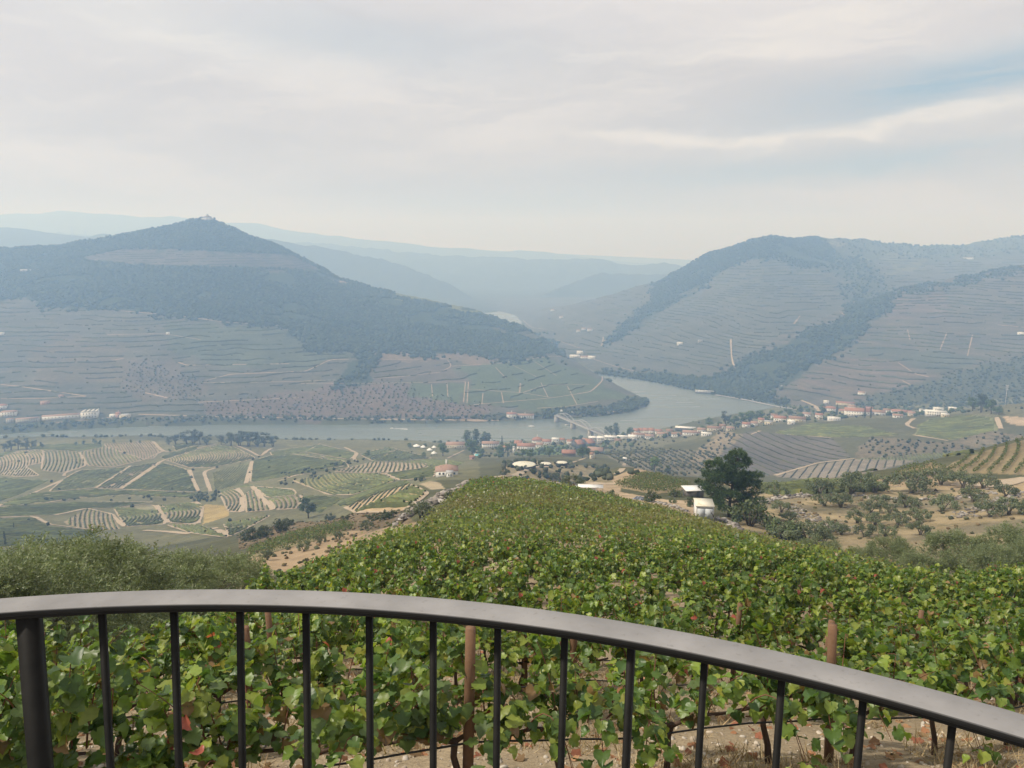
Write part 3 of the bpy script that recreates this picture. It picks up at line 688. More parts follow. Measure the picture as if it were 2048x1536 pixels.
# middle ground fields, left of the spur --------- (outline, soil, row heading as two readings, row spacing, hedge width, height, bend)
FIELDS = [
 ('rows1',[(0,917),(41,901),(88,901),(82,926),(50,933),(79,952),(38,954),(0,950),(-60,950),(-60,930)],SOIL,((45,945),(52,905)),3.6,1.3,1.3,0.10,'tan vineyard rows on the leftmost hillock above the river'),
 ('rows2',[(90,901),(158,904),(173,929),(158,938),(123,946),(82,941)],(0.24,0.21,0.14),((115,940),(120,905)),4.2,1.9,1.3,0.05,'green vineyard block with pale gaps right of the leftmost tan rows'),
 ('rows3',[(160,904),(214,894),(290,920),(223,935),(176,932)],(0.25,0.21,0.145),((220,933),(200,898)),4.4,1.9,1.3,-0.05,'stepped vineyard block in the middle of the left hillock'),
 ('rows4',[(208,888),(305,882),(319,903),(308,917),(290,919),(214,896)],(0.26,0.205,0.15),((270,915),(255,886)),3.4,1.0,1.1,0.04,'brownish vineyard rows along the left hillock crest'),
 ('rows5',[(331,920),(395,899),(434,891),(469,894),(513,917),(425,935),(378,936)],(0.29,0.24,0.15),((440,930),(425,894)),3.4,1.4,1.2,0.35,'domed vineyard with curving rows right of the straight white track'),
 ('green6',[(243,979),(324,925),(375,939),(396,985)],(0.14,0.145,0.065),((250,978),(380,940)),3.1,1.0,.75,0.0,'smooth green triangular vineyard below the domed one'),
 ('rows7',[(193,976),(261,934),(316,924),(238,978)],(0.24,0.19,0.135),((205,974),(290,930)),3.3,1.6,1.1,0.0,'narrow dark row vineyard left of the straight white track'),
 ('green8',[(128,958),(158,941),(258,934),(190,976),(97,984)],(0.15,0.15,0.07),((150,970),(230,938)),3.1,1.0,.75,0.0,'green vineyard slope left of the narrow dark row vineyard'),
 ('green9',[(0,955),(100,961),(50,985),(0,1003),(-60,1020),(-60,960)],(0.125,0.135,0.065),((10,980),(90,962)),3.1,1.0,.75,0.0,'green vineyard at the left picture edge below the tan rows'),
 ('green10',[(425,945),(498,924),(489,967),(428,983)],(0.15,0.15,0.07),((430,975),(490,930)),3.2,1.0,.75,0.1,'green vineyard between the forked track and the short brown track'),
 ('green11',[(506,922),(560,905),(690,924),(700,935),(600,950),(500,966)],(0.15,0.155,0.07),((520,960),(650,925)),3.2,1.0,.75,0.1,'broad yellowish green vineyard right of the short brown track'),
 ('green12',[(540,903),(640,889),(713,906),(700,920),(610,904),(545,915)],(0.13,0.14,0.07),((560,905),(690,905)),3.0,1.0,.75,0.2,'green rounded vineyard knoll near the river in the left centre'),
 ('rows13',[(719,909),(775,894),(866,917),(793,923),(746,923)],(0.13,0.135,0.07),((740,922),(800,900)),4.5,2.0,1.2,0.0,'green vineyard with diagonal pale rows beside the village trees'),
 ('rows14',[(670,943),(746,924),(854,927),(848,935),(781,945),(705,946)],(0.33,0.27,0.19),((740,944),(750,925)),4.2,1.5,1.3,0.0,'long strip of short upright vine rows below the river knolls'),
 ('rows15',[(585,961),(664,947),(764,947),(793,961),(705,990),(658,990)],(0.24,0.22,0.10),((610,950),(700,985)),3.4,1.7,1.1,0.15,'yellow green vineyard with slanting rows in the valley'),
 ('rows16',[(687,1014),(745,990),(816,967),(857,987),(802,1025),(711,1025)],(0.36,0.27,0.16),((800,1022),(800,975)),4.6,1.0,1.1,-0.30,'dry tan terraces with dark curved vine lines behind the stone heaps'),
 ('green16',[(668,1010),(760,972),(812,962),(820,968),(745,990),(690,1014)],(0.16,0.16,0.075),((690,1008),(800,966)),2.4,1.5,1.2,0.05,'green vine strip along the top of the dry tan terraces'),
 ('green17',[(509,973),(588,979),(594,990),(535,996)],(0.13,0.15,0.075),((515,975),(590,988)),3.0,1.0,.75,0.0,'small dark green vineyard wedge above the upright rows'),
 ('rows18',[(538,999),(605,990),(597,1017),(553,1020)],(0.255,0.21,0.15),((570,1018),(562,995)),3.4,1.5,1.3,0.1,'upright vine rows right of the slanting double track'),
 ('rows19',[(439,987),(469,977),(483,990),(480,1025),(457,1023)],(0.30,0.24,0.17),((468,1022),(455,985)),3.3,1.5,1.3,0.1,'upright vine rows left of the pale curved lane'),
 ('rows20',[(492,987),(504,980),(542,1020),(492,1025)],(0.255,0.21,0.15),((515,1020),(505,985)),3.4,1.5,1.3,0.0,'triangle of vine rows between the pale lane and the double track'),
 ('rows21',[(129,1043),(173,1018),(223,1030),(240,1058),(193,1061),(132,1049)],(0.285,0.235,0.16),((195,1060),(185,1020)),3.3,1.3,1.3,-0.05,'tan vineyard dome with upright rows above the olive trees'),
 ('rows22',[(228,1017),(309,1010),(332,1049),(281,1052),(252,1054)],(0.22,0.205,0.12),((290,1051),(265,1012)),3.1,1.6,1.4,0.45,'curving green vine rows in the centre of the front hillock'),
 ('rows23',[(318,1012),(387,1005),(407,1013),(396,1049),(340,1046)],(0.285,0.235,0.16),((375,1047),(345,1010)),3.3,1.4,1.4,0.35,'curving pale vine rows right of the short white lane'),
 ('green24',[(-60,1016),(0,1014),(146,1005),(308,1004),(226,1017),(176,1017),(103,1031),(0,1034),(-60,1036)],(0.125,0.135,0.07),((20,1025),(290,1006)),3.2,1.0,.75,0.1,'dark green band of vines running along the front hillock'),
 ('green25',[(-60,1040),(0,1038),(67,1035),(97,1053),(190,1063),(210,1085),(-60,1095)],(0.125,0.13,0.07),((10,1070),(170,1064)),2.6,1.0,.75,0.1,'dark green vineyard just above the near olive trees'),
 ('rows26',[(334,1050),(401,1050),(457,1076),(381,1066)],(0.22,0.21,0.12),((345,1052),(450,1073)),2.8,1.5,1.2,0.1,'green vine rows at the foot of the curving pale rows'),
 ('rows27',[(448,1047),(542,1031),(498,1055),(460,1073)],(0.26,0.23,0.14),((470,1068),(455,1046)),3.0,1.5,1.3,0.2,'slanting vine rows above the dark shrubs'),
 ('terrace_left',[(497,1105),(597,1067),(688,1049),(713,1057),(623,1083),(544,1104),(500,1117)],(0.26,0.22,0.12),((500,1112),(690,1053)),2.0,1.4,1.3,0.0,'narrow terrace of bright green vines left of the main vineyard'),
 ('brown1',[(1480,868),(1510,862),(1575,870),(1665,878),(1702,915),(1636,926),(1548,950),(1510,955),(1430,925),(1450,890)],(0.112,0.10,0.088),((1510,880),(1620,918)),15.0,2.2,0.9,0.12,'bare grey brown slope crossed by thin dark hedge lines'),
 ('strip2',[(1548,953),(1636,928),(1712,918),(1830,921),(1800,930),(1740,945),(1650,962)],(0.19,0.165,0.13),((1640,932),(1690,955)),8.0,1.6,0.9,0.2,'pale brown strip of terraces behind the olive bank'),
 ('green_r3',[(1548,866),(1620,846),(1735,853),(1800,870),(1700,875),(1600,872)],(0.19,0.18,0.085),((1560,866),(1760,864)),3.6,1.7,1.0,0.1,'yellow green vineyard crest in front of the right hand village'),
 ('green_r4',[(1835,851),(1860,838),(1940,830),(1985,835),(1998,860),(1905,880),(1830,870)],(0.17,0.18,0.085),((1840,862),(1990,855)),3.6,1.7,1.0,0.1,'green vineyard plateau below the white houses on the right'),
 ('green_r6',[(1712,918),(1940,900),(1960,906),(1830,921)],(0.14,0.155,0.075),((1720,918),(1940,904)),3.0,1.7,1.0,0.0,'thin green vineyard strip above the tan mound'),
 ('terr_r8',[(1905,925),(1960,905),(2048,880),(2300,850),(2300,960),(2048,950),(1950,946),(1870,952)],(0.20,0.16,0.092),((2000,945),(2030,895)),3.4,.9,1.2,0.15,'dry tan hillside with green vine lines at the right picture edge'),
 ('mound_r9',[(1772,962),(1800,940),(1865,924),(1905,945),(1850,962)],(0.23,0.17,0.10),((1775,955),(1860,927)),3.4,.9,1.1,0.0,'orange tan mound with a few vine lines behind the olive row'),
 ('rows_r10',[(1515,967),(1600,962),(1780,968),(1770,984),(1640,988),(1530,990)],(0.30,0.24,0.13),((1530,978),(1760,976)),2.3,1.3,1.4,0.0,'bright green vine rows on the terrace right of the pine'),
 ('terr_c11',[(1227,973),(1288,952),(1317,954),(1381,973),(1354,984),(1305,988)],(0.28,0.22,0.13),((1240,975),(1370,976)),2.2,1.4,1.5,0.1,'green vineyard patch between the white shelter and the shed'),
 ('green_a',[(795,924),(866,918),(930,924),(900,940),(856,937),(854,927)],(0.15,0.16,0.08),((800,923),(900,935)),3.2,1.0,.75,0.1,'green vineyard between the upright row strip and the village trees'),
 ('green_b',[(850,937),(864,929),(872,945),(868,955),(800,961),(768,946),(783,946)],(0.19,0.18,0.09),((790,950),(865,940)),3.2,1.0,.75,0.1,'yellow green vineyard left of the terracotta bungalow'),
 ('rows_c',[(612,907),(700,922),(690,923),(565,904)],(0.2,0.18,0.11),((600,908),(690,921)),3.4,1.3,1.1,0.0,'thin strip of vines under the green river knoll'),
 ('green_d',[(430,985),(489,969),(560,976),(505,972),(470,975),(440,986)],(0.13,0.14,0.07),((440,982),(550,975)),3.4,1.0,.75,0.0,'narrow green strip above the upright vine rows'),
 ('green_e',[(598,1016),(608,991),(655,992),(690,996),(668,1010),(640,1028)],(0.12,0.125,0.065),((610,1010),(680,998)),4.0,1.0,.75,0.0,'green slope between the upright rows and the dry tan terraces'),
 ('green_f',[(-60,890),(0,907),(40,900),(90,889),(206,886),(212,893),(160,902),(90,899),(41,899),(0,915),(-60,927)],(0.14,0.145,0.075),((10,906),(150,892)),3.4,1.0,.75,0.0,'green fringe of vines above the tan rows at the river'),
 ('rows_g',[(397,892),(346,905),(320,915),(330,920),(393,900)],(0.25,0.21,0.14),((335,914),(390,896)),3.4,1.4,1.2,0.0,'thin wedge of vine rows beside the white turning place'),
 ('rows_h',[(60,988),(190,978),(240,981),(380,986),(420,984),(370,996),(240,990),(130,1000),(20,1012),(0,1010)],(0.2,0.18,0.105),((60,998),(230,984)),4.2,1.6,1.2,0.1,'band of rows and hedges along the valley lane'),
 ('rows_i',[(346,890),(380,884),(395,889),(350,902)],(0.26,0.22,0.15),((350,900),(375,888)),3.4,1.3,1.2,0.0,'small row block under the first riverside tree clump'),
]
paint([(-2500,870),(860,880),(960,925),(960,1000),(700,1060),(450,1090),(-2500,1150)], (0.135,0.13,0.07), 380, 1260, 0, 0.5)
for f in FIELDS: paint(f[1], f[2], 60, 1300, 0, 0.12, soft=False)
for poly, c, y0, y1, b in [
 ([(410,1008),(454,1011),(457,1031),(404,1049)], (0.30,0.23,0.10), 300, 800, 0),
 ([(497,1119),(711,1058),(745,1061),(688,1093),(646,1119),(559,1147),(470,1150)], (0.30,0.22,0.135), 60, 300, 0.12),
 ([(745,1061),(800,1040),(835,1045),(800,1085),(740,1100),(688,1095)], (0.27,0.205,0.13), 60, 300, 0.2),
 ([(470,1062),(600,1035),(800,1020),(830,1045),(745,1060),(600,1066),(480,1100)], (0.16,0.12,0.075), 100, 340, 0.6),
 ([(822,962),(850,957),(880,967),(888,978),(862,980)], (0.30,0.245,0.16), 100, 420, 0),
 ([(1000,945),(1100,960),(1240,965),(1240,990),(1150,985),(1000,968)], (0.34,0.26,0.17), 120, 480, 0.3),
 ([(1010,915),(1210,935),(1240,965),(1050,962),(1005,950)], (0.24,0.20,0.12), 250, 640, 0.5),
 ([(1220,955),(1290,930),(1330,950),(1290,952),(1230,972)], (0.36,0.27,0.17), 200, 640, 0.25),
 ([(1100,968),(1190,985),(1260,1002),(1390,1038),(1470,1065),(1480,1080),(1400,1060),(1260,1020),(1150,990)], (0.42,0.31,0.20), 100, 300, 0.0),
 ([(1190,970),(1250,985),(1340,1000),(1400,1000),(1400,1035),(1260,1003)], (0.38,0.29,0.19), 120, 320, 0.2),
 ([(1200,905),(1300,895),(1440,905),(1400,950),(1330,952),(1250,932)], (0.15,0.135,0.09), 500, 1150, 0.1),
 ([(1440,860),(1480,868),(1430,925),(1400,940),(1380,915)], (0.22,0.18,0.12), 600, 1100, 0.5),
 ([(1740,875),(1890,886),(1990,862),(2048,870),(2300,860),(2300,890),(1990,890),(1900,905),(1800,916),(1705,916)], (0.15,0.125,0.085), 600, 1000, 0.75),
 ([(1990,820),(2048,808),(2200,805),(2200,850),(2020,850)], (0.36,0.28,0.19), 700, 1250, 0.2),
 ([(930,885),(1230,872),(1420,850),(1570,812),(2300,790),(2300,850),(1900,826),(1750,835),(1600,845),(1450,860),(1300,895),(1190,930),(960,925)], (0.13,0.125,0.075), 880, 1500, 0.5),
 ([(1040,910),(1080,890),(1130,895),(1155,925),(1090,930)], (0.10,0.14,0.055), 880, 1300, 0.1),
]: paint(poly, c, y0, y1, 0, b)
# near right bank under the olives
m = (YY > 52) & (YY < 235) & (AA > 0.29 + 0.06 * fbm(XX, YY, 12, 3)) & (PV > 978 + 14 * fbm(XX + 60, YY, 14, 3))
mixd = np.clip(0.5 + 1.8 * fbm(XX, YY, 11, 4), 0, 1)[m][:, None]; tint[m] = mixd * np.array((0.29, 0.23, 0.135)) + (1 - mixd) * np.array((0.165, 0.142, 0.092)); bush[m] = 0.5
m = (YY > 52) & (YY < 260) & (AA > 0.29 + 0.06 * fbm(XX, YY, 12, 3)) & (PV <= 978 + 14 * fbm(XX + 60, YY, 14, 3)) & (PV > 958)
tint[m] = (0.27, 0.205, 0.125); bush[m] = 0.45
# left bank under the near olives
m = (YY < 110) & (AA < -0.33)
tint[m] = (0.30, 0.235, 0.165); bush[m] = 0.2

# the main vineyard field in front of the terrace: outline by direction and distance
VL = [(3, -1.1), (12, -1.1), (13, -.62), (18, -.46), (25, -.365), (50, -.215), (80, -.125), (100, -.085), (122, -.05)]
VR = [(3, 1.1), (30, 1.1), (36, .82), (45, .58), (60, .40), (80, .30), (100, .235), (122, .20)]
def in_field(X, Y):
    a = X / Y
    return (Y > 3) & (Y < 124) & (a > np.interp(Y, [p[0] for p in VL], [p[1] for p in VL])) & (a < np.interp(Y, [p[0] for p in VR], [p[1] for p in VR]))
m = in_field(XX, YY) | (YY < 4)
tint[m] = (0.285, 0.225, 0.148); bush[m] = 0.0; terr[m] = 0

gm, nt, bs = new_mat('valley_ground')
P = pos_out(nt)
att = lambda n: nt.node('ShaderNodeAttribute', attribute_name=n)
base = att('tint').outputs['Color']; tr_ = att('terr').outputs['Fac']; bu_ = att('bush').outputs['Fac']
n1 = nt.noise(0.013, P, 5, 0.6); n2 = nt.noise(0.11, P, 5, 0.65); n3 = nt.noise(2.2, P, 6, 0.7); n4 = nt.noise(19.0, P, 4, 0.7)
k = nt.math('ADD', nt.remap(n1, 0.25, 0.75, -0.30, 0.30), nt.remap(n2, 0.25, 0.75, -0.30, 0.30))
k = nt.math('ADD', k, nt.math('ADD', nt.remap(n3, 0.25, 0.75, -0.22, 0.22), nt.remap(n4, 0.3, 0.7, -0.2, 0.25)))
sc = nt.node('ShaderNodeVectorMath', operation='SCALE'); nt.link(base, sc.inputs[0]); nt.link(nt.math('ADD', k, 1.0), sc.inputs['Scale'])
c = sc.outputs[0]
# terraced vines on the far slopes: planted bands and pale walls following the contour
sp = nt.node('ShaderNodeSeparateXYZ'); nt.link(P, sp.inputs[0])
zz = nt.math('ADD', sp.outputs[2], nt.math('MULTIPLY', nt.math('SUBTRACT', nt.noise(0.0045, P, 4, 0.55), 0.5), 26.0))
zz = nt.math('ADD', zz, nt.math('MULTIPLY', nt.math('SUBTRACT', n2, 0.5), 1.2))
def band(sp_, lo, hi):
    f = nt.math('FRACT', nt.math('DIVIDE', zz, sp_))
    return nt.remap(nt.math('ABSOLUTE', nt.math('SUBTRACT', f, 0.5)), lo, hi)
patchy = nt.remap(nt.noise(0.009, P, 4, 0.65), 0.36, 0.6)
wide = nt.remap(nt.noise(0.0045, P, 2, 0.5), 0.44, 0.52)
lines = nt.math('ADD', nt.math('MULTIPLY', band(8.3, 0.10, 0.30), wide), nt.math('MULTIPLY', band(12.4, 0.12, 0.30), nt.math('SUBTRACT', 1.0, wide)))
row = nt.math('MULTIPLY', nt.math('MULTIPLY', lines, tr_), nt.math('ADD', 0.55, nt.math('MULTIPLY', patchy, 0.45)))
c = nt.mix(nt.math('MULTIPLY', row, 0.42, True), c, (0.038, 0.05, 0.028))
wall = nt.math('MULTIPLY', nt.math('MULTIPLY', band(16.6, 0.42, 0.46), tr_), nt.remap(nt.noise(0.02, P, 3, 0.6), 0.5, 0.62))
c = nt.mix(nt.math('MULTIPLY', wall, 0.1), c, (0.34, 0.285, 0.21))
# scrub tufts
tuft = nt.math('MULTIPLY', nt.remap(nt.noise(0.21, P, 5, 0.75), 0.50, 0.62), bu_)
c = nt.mix(tuft, c, (0.05, 0.06, 0.028))
dryp = nt.math('MULTIPLY', nt.remap(nt.noise(0.05, P, 4, 0.7), 0.6, 0.72), bu_)
c = nt.mix(nt.math('MULTIPLY', dryp, 0.5), c, (0.26, 0.19, 0.11))
nt.link(c, bs.inputs['Base Color'])
bs.inputs['Roughness'].default_value = 0.95; bs.inputs['Specular IOR Level'].default_value = 0.1
hgt = nt.math('ADD', nt.math('MULTIPLY', n3, 0.5), nt.math('MULTIPLY', n4, 0.12))
nt.link(nt.bump(hgt, 0.8, 0.25), bs.inputs['Normal'])
i = np.arange(NY - 1)[:, None] * NA + np.arange(NA - 1)[None]
F = np.stack([i, i + 1, i + NA + 1, i + NA], -1).reshape(-1, 4)
me = make_mesh('ground', np.stack([XX, YY, Z], -1).reshape(-1, 3), F, gm, cols=tint.reshape(-1, 3), smooth=True, attrs={'terr': terr.ravel(), 'bush': bush.ravel()})
structure('ground', me, 'valley ground from the vineyard slope to the far ridges')

# ---------------------------------------------------------------- tracks laid on the land
track_m = mat_basic('sandy_track', (0.38, 0.31, 0.225), 0.95, 0.3, 0.09, 0.1, coords='pos', dark=(0.26, 0.205, 0.14))
far_track_m = mat_basic('earth_track', (0.33, 0.26, 0.19), 0.95, 0.3, 0.03, 0.1, coords='pos', dark=(0.15, 0.125, 0.085))
road_m = mat_basic('grey_road', (0.30, 0.29, 0.28), 0.9, 0.12, 0.05, 0.2, coords='pos')
def ribbon(mb, P, w, lift):
    P = np.asarray(P, float)
    d = np.gradient(P[:, :2], axis=0); d = unit(d); nrm = np.stack([-d[:, 1], d[:, 0]], 1)
    ww = w * (1 + 0.55 * fbm(P[:, 0], P[:, 1], 16, 3))[:, None] / 2
    cols_ = []
    for q in (-1, -0.35, 0.35, 1):
        xy = P[:, :2] + nrm * ww * q
        cols_.append(np.c_[xy, np.maximum(ground(xy[:, 0], xy[:, 1]), 0.3) + lift])
    V = np.stack(cols_, 1).reshape(-1, 3); n = len(P)
    a = np.arange(n - 1)[:, None] * 4 + np.arange(3)[None]
    mb.add(V, np.stack([a, a + 1, a + 5, a + 4], -1).reshape(-1, 4))
def px_line(pts, step=3.0, smooth=True):
    p = np.array(pts, float); L = np.r_[0, np.cumsum(np.hypot(*np.diff(p, axis=0).T))]
    s = np.linspace(0, L[-1], max(4, int(L[-1] / step)))
    u, v = np.interp(s, L, p[:, 0]), np.interp(s, L, p[:, 1])
    if smooth and len(p) > 2:
        kk = np.ones(5) / 5
        u = np.convolve(np.pad(u, 2, mode='edge'), kk, 'valid'); v = np.convolve(np.pad(v, 2, mode='edge'), kk, 'valid')
    return u, v
def track(pts, w=4.0, lift=None, y0=100, y1=6000, name='track', mat=None, label=None):
    u, v = px_line(pts); P = place(u, v, ymin=y0, ymax=y1)
    mb = MB(); a = 0
    lift = lift if lift is not None else 0.12 + 0.00035 * P[:, 1].mean()
    for k in range(1, len(P) + 1):
        if k == len(P) or abs(P[k, 1] - P[k - 1, 1]) > max(25, 0.06 * P[k, 1]):
            if k - a > 2: ribbon(mb, P[a:k], w, lift)
            a = k
    if mb.n: structure(name, mb.mesh(name, mat or track_m), label)
EDGE = ('rows2','rows3','rows4','rows5','green6','green8','green11','green12','rows13','rows14','rows15','rows16','green17','rows18','rows19','rows20','rows22','rows23','green24','rows26','rows27','green_b')
for f in FIELDS:
    if f[0] in EDGE: track(f[1] + f[1][:1], 1.7, y0=200, y1=1300)
A = dict(y0=1300, y1=2700)
for pts, w in [
 ([(764,720),(894,718),(904,733),(880,745),(791,755),(742,758)],4),([(600,767),(744,767),(932,764)],4),([(931,764),(927,805)],3.5),([(937,764),(934,807)],3.5),
 ([(935,779),(1044,786),(1106,796),(1181,784),(1195,772),(1207,759),(1203,752)],5),([(901,733),(993,728),(1099,713),(1128,713)],5),([(945,810),(1061,800),(1106,796)],4),
 ([(1044,786),(1089,771),(1181,769)],4),([(1041,767),(1039,786)],5),([(991,735),(1012,757)],3),([(1024,730),(1075,755)],3),([(1065,721),(1113,752)],3),([(966,786),(964,808)],3),
 ([(1003,785),(1007,807)],3),([(1082,766),(1096,795)],3),([(1135,773),(1154,810)],3),([(863,769),(865,793)],3),([(894,768),(896,795)],3),([(1072,817),(1130,814),(1198,803)],4),
 ([(1113,827),(1160,824),(1232,824),(1262,815)],5),([(0,769),(44,774),(174,793)],5),([(0,798),(90,797),(174,793)],4),([(212,670),(328,668),(403,680)],4),([(352,723),(372,731),(581,728)],5),
 ([(400,766),(581,764),(690,760)],4),([(410,762),(461,749),(612,743),(660,720),(700,719)],5),([(224,721),(248,717)],6),([(290,786),(335,796)],6),([(396,805),(598,796)],4),
 ([(240,622),(359,632),(444,644),(578,653)],5),([(275,829),(440,834),(700,838),(1000,841)],5),([(465,508),(485,514)],4),([(182,524),(196,518)],5),([(240,832),(200,838),(110,846)],3),
 ([(1210,680),(1202,692)],6),([(1112,680),(1160,697)],5)]: track(pts, w * 0.62, mat=far_track_m, **A)
for pts, w in [([(1185,718),(1230,733),(1290,748)],6),([(1206,672),(1207,682),(1203,690)],7),([(1045,640),(1062,655),(1110,662)],6),([(1600,632),(1588,648)],7),([(1680,624),(1698,636)],7),([(1705,604),(1711,605)],8),
 ([(1815,660),(1820,680)],4),([(1894,665),(1880,700)],4),([(1945,670),(1935,712)],4),([(1860,755),(1830,748),(1795,725)],4),([(1805,762),(1825,772)],6),([(2048,655),(1995,650)],6)]: track(pts, w * 0.6, y0=1400, y1=4000, mat=far_track_m)
M = dict(y0=300, y1=1300)
for pts, w in [
 ([(240,979),(322,923),(395,897),(434,888)],4.5),([(-40,1026),(0,1011),(59,990),(126,960)],5),([(38,954),(79,952),(49,933),(85,926),(88,901),(41,901),(0,917)],3.5),
 ([(129,954),(126,948),(152,938),(173,932),(161,905)],4),([(305,882),(325,903),(346,904)],6),([(325,903),(287,920)],4),([(378,938),(386,960),(398,985)],5),([(434,935),(407,944),(422,985)],5),
 ([(472,891),(495,900),(521,914),(536,900),(545,897)],5),([(504,923),(492,967)],6),([(472,976),(486,990),(483,1026)],5.5),([(504,973),(545,1020)],5),([(313,1011),(334,1046)],5),
 ([(390,1002),(407,1017),(396,1049)],3.5),([(109,1031),(173,1017),(223,1028),(249,1055)],4),([(0,1036),(67,1033),(100,1049),(193,1061)],4.5),([(287,1061),(340,1064),(381,1068)],5),
 ([(425,1055),(440,1062),(457,1075)],6),([(611,904),(640,888)],4),([(687,894),(717,908),(705,917),(714,923)],5),([(600,908),(640,913),(693,924)],3),([(767,913),(787,900),(805,901)],5),
 ([(895,917),(928,901)],3),([(553,964),(588,952),(632,941),(690,932)],5),([(90,1006),(160,995),(235,980)],3),([(193,976),(261,932)],4),
 ([(985,955),(1037,950),(1048,940),(1070,934),(1108,933)],5),([(1037,950),(1048,959),(1088,965),(1146,971),(1195,985)],4.5),([(1018,924),(1007,939),(1009,949)],4),([(1108,933),(1150,924),(1175,915)],3),
 ([(1230,950),(1245,940),(1250,925)],3.5),([(1290,950),(1310,945),(1330,952)],4),([(1829,836),(1811,850),(1832,858)],7),([(1574,869),(1662,876)],4),([(1709,872),(1741,863)],4),([(1826,870),(1896,882)],4),
 ([(1993,835),(2002,858)],7),([(1500,870),(1520,862)],5),([(1548,952),(1636,926),(1712,917)],5),([(1400,760),(1440,775),(1480,790)],4)]: track(pts, w * 0.8, **M)
track([(2060,955),(1990,973),(1902,968)], 5, y0=120, y1=400)
track([(1100,968),(1190,987),(1300,1016),(1380,1040),(1440,1062)], 4.5, y0=110, y1=300, lift=0.08)
track([(1120,965),(1190,968),(1240,968)], 4, y0=120, y1=400, lift=0.1)
track([(1430,790),(1490,800),(1545,812),(1610,822)], 9, y0=1300, y1=2200, name='road', mat=road_m, label='pale quay road along the right bank of the river')
track([(1600,800),(1630,812),(1642,828),(1640,842)], 7, y0=1100, y1=1900, name='railway_track', mat=track_m, label='curved pale railway line entering the right hand village')
# ================================================================ vegetation in the valley
leaf_far = mat_leaf('far_foliage', 0.12, 0.75, 0.15, 0.08, 0.35)
leaf_mid = mat_leaf('tree_foliage', 0.25, 0.6, 0.25, 1.5, 0.3)
bark = mat_basic('bark', (0.10, 0.08, 0.06), 0.95, 0.35, 3.0, 0.1, bump=0.02)
bark_pale = mat_basic('grey_olive_bark', (0.16, 0.14, 0.115), 0.95, 0.35, 4.0, 0.1, bump=0.02)
row_m = mat_leaf('vine_row_foliage', 0.1, 0.75, 0.15, 0.4, 0.45)

PHI_ = (1 + 5 ** 0.5) / 2
ICO = unit(np.array([(-1, PHI_, 0), (1, PHI_, 0), (-1, -PHI_, 0), (1, -PHI_, 0), (0, -1, PHI_), (0, 1, PHI_), (0, -1, -PHI_), (0, 1, -PHI_), (PHI_, 0, -1), (PHI_, 0, 1), (-PHI_, 0, -1), (-PHI_, 0, 1)], float))
ICOF = np.array([(0, 11, 5), (0, 5, 1), (0, 1, 7), (0, 7, 10), (0, 10, 11), (1, 5, 9), (5, 11, 4), (11, 10, 2), (10, 7, 6), (7, 1, 8), (3, 9, 4), (3, 4, 2), (3, 2, 6), (3, 6, 8), (3, 8, 9), (4, 9, 5), (2, 4, 11), (6, 2, 10), (8, 6, 7), (9, 8, 1)])
def sample_region(poly, spacing, y0, y1, jitter=0.85, keep=1.0, seed=1, grid=False):
    """planting places: a jittered world grid, kept where it lies inside the image-pixel outline"""
    rg = np.random.default_rng(seed)
    p = np.array(poly, float); pl = place(p[:, 0], p[:, 1], ymin=y0, ymax=y1)
    ok = (pl[:, 1] > y0) & (pl[:, 1] < y1)
    x0, x1 = pl[ok, 0].min(), pl[ok, 0].max(); a0, a1 = max(pl[ok, 1].min() * 0.93, y0), min(pl[ok, 1].max() * 1.07, y1)
    nx, ny = int((x1 - x0) / spacing) + 1, int((a1 - a0) / spacing) + 1
    X, Y = np.meshgrid(x0 + np.arange(nx) * spacing, a0 + np.arange(ny) * spacing)
    j = 0.12 if grid else jitter
    X = (X + rg.uniform(-.5, .5, X.shape) * spacing * j).ravel(); Y = (Y + rg.uniform(-.5, .5, Y.shape) * spacing * j).ravel()
    g = ground(X, Y); u, v = pix(X, Y, g)
    ju = fbm(X, Y, 70, 4) * 26 * (Y > 1250); jv = fbm(X + 300, Y - 90, 70, 4) * 16 * (Y > 1250)
    fr = (Y > 1250) & (not grid); m = inpoly(u + ju + rg.normal(0, 6, X.shape) * fr, v + jv + rg.normal(0, 4.5, X.shape) * fr, poly) & ((Y < 1250) | (fbm(X + 40, Y + 10, 110, 3) > -.36)) & (rg.random(len(X)) < keep) & (g > 0.5)
    return np.stack([X[m], Y[m], g[m]], 1), rg
def crowns(name, regions, size, colors, label, sink=0.25, flat=0.8, kind='stuff', tall=0.0):
    Vs, Fs, Cs, n = [], [], [], 0
    for P, rg in regions:
        N = len(P)
        if not N: continue
        s = size * rg.uniform(0.55, 1.35, N)
        th = rg.uniform(0, 2 * PI, N); c, sn = np.cos(th), np.sin(th); z = np.zeros(N)
        rot = np.stack([np.stack([c, -sn, z], -1), np.stack([sn, c, z], -1), np.stack([z, z, z + 1], -1)], 1)
        V, F = scatter(ICO, ICOF, P + np.c_[z, z, s * (flat - sink)], rot, np.stack([s, s * rg.uniform(.8, 1.2, N), s * flat * rg.uniform(.8, 1.3, N) * (1 + tall * (rg.random(N) > .9))], 1))
        V += rg.normal(size=V.shape) * np.repeat(s, 12)[:, None] * 0.16
        ci = np.array(colors)[rg.integers(0, len(colors), N)] * rg.uniform(0.75, 1.3, (N, 1))
        Vs.append(V); Fs.append(F + n); Cs.append(np.repeat(ci, 12, 0)); n += len(V)
    o = link(name, make_mesh(name, np.concatenate(Vs), np.concatenate(Fs), leaf_far, np.concatenate(Cs), smooth=False))
    o['kind'] = kind; o['label'] = label
    return o
W1 = [(0.028, 0.042, 0.020), (0.036, 0.050, 0.024), (0.050, 0.062, 0.030), (0.023, 0.036, 0.018), (0.034, 0.045, 0.022)]
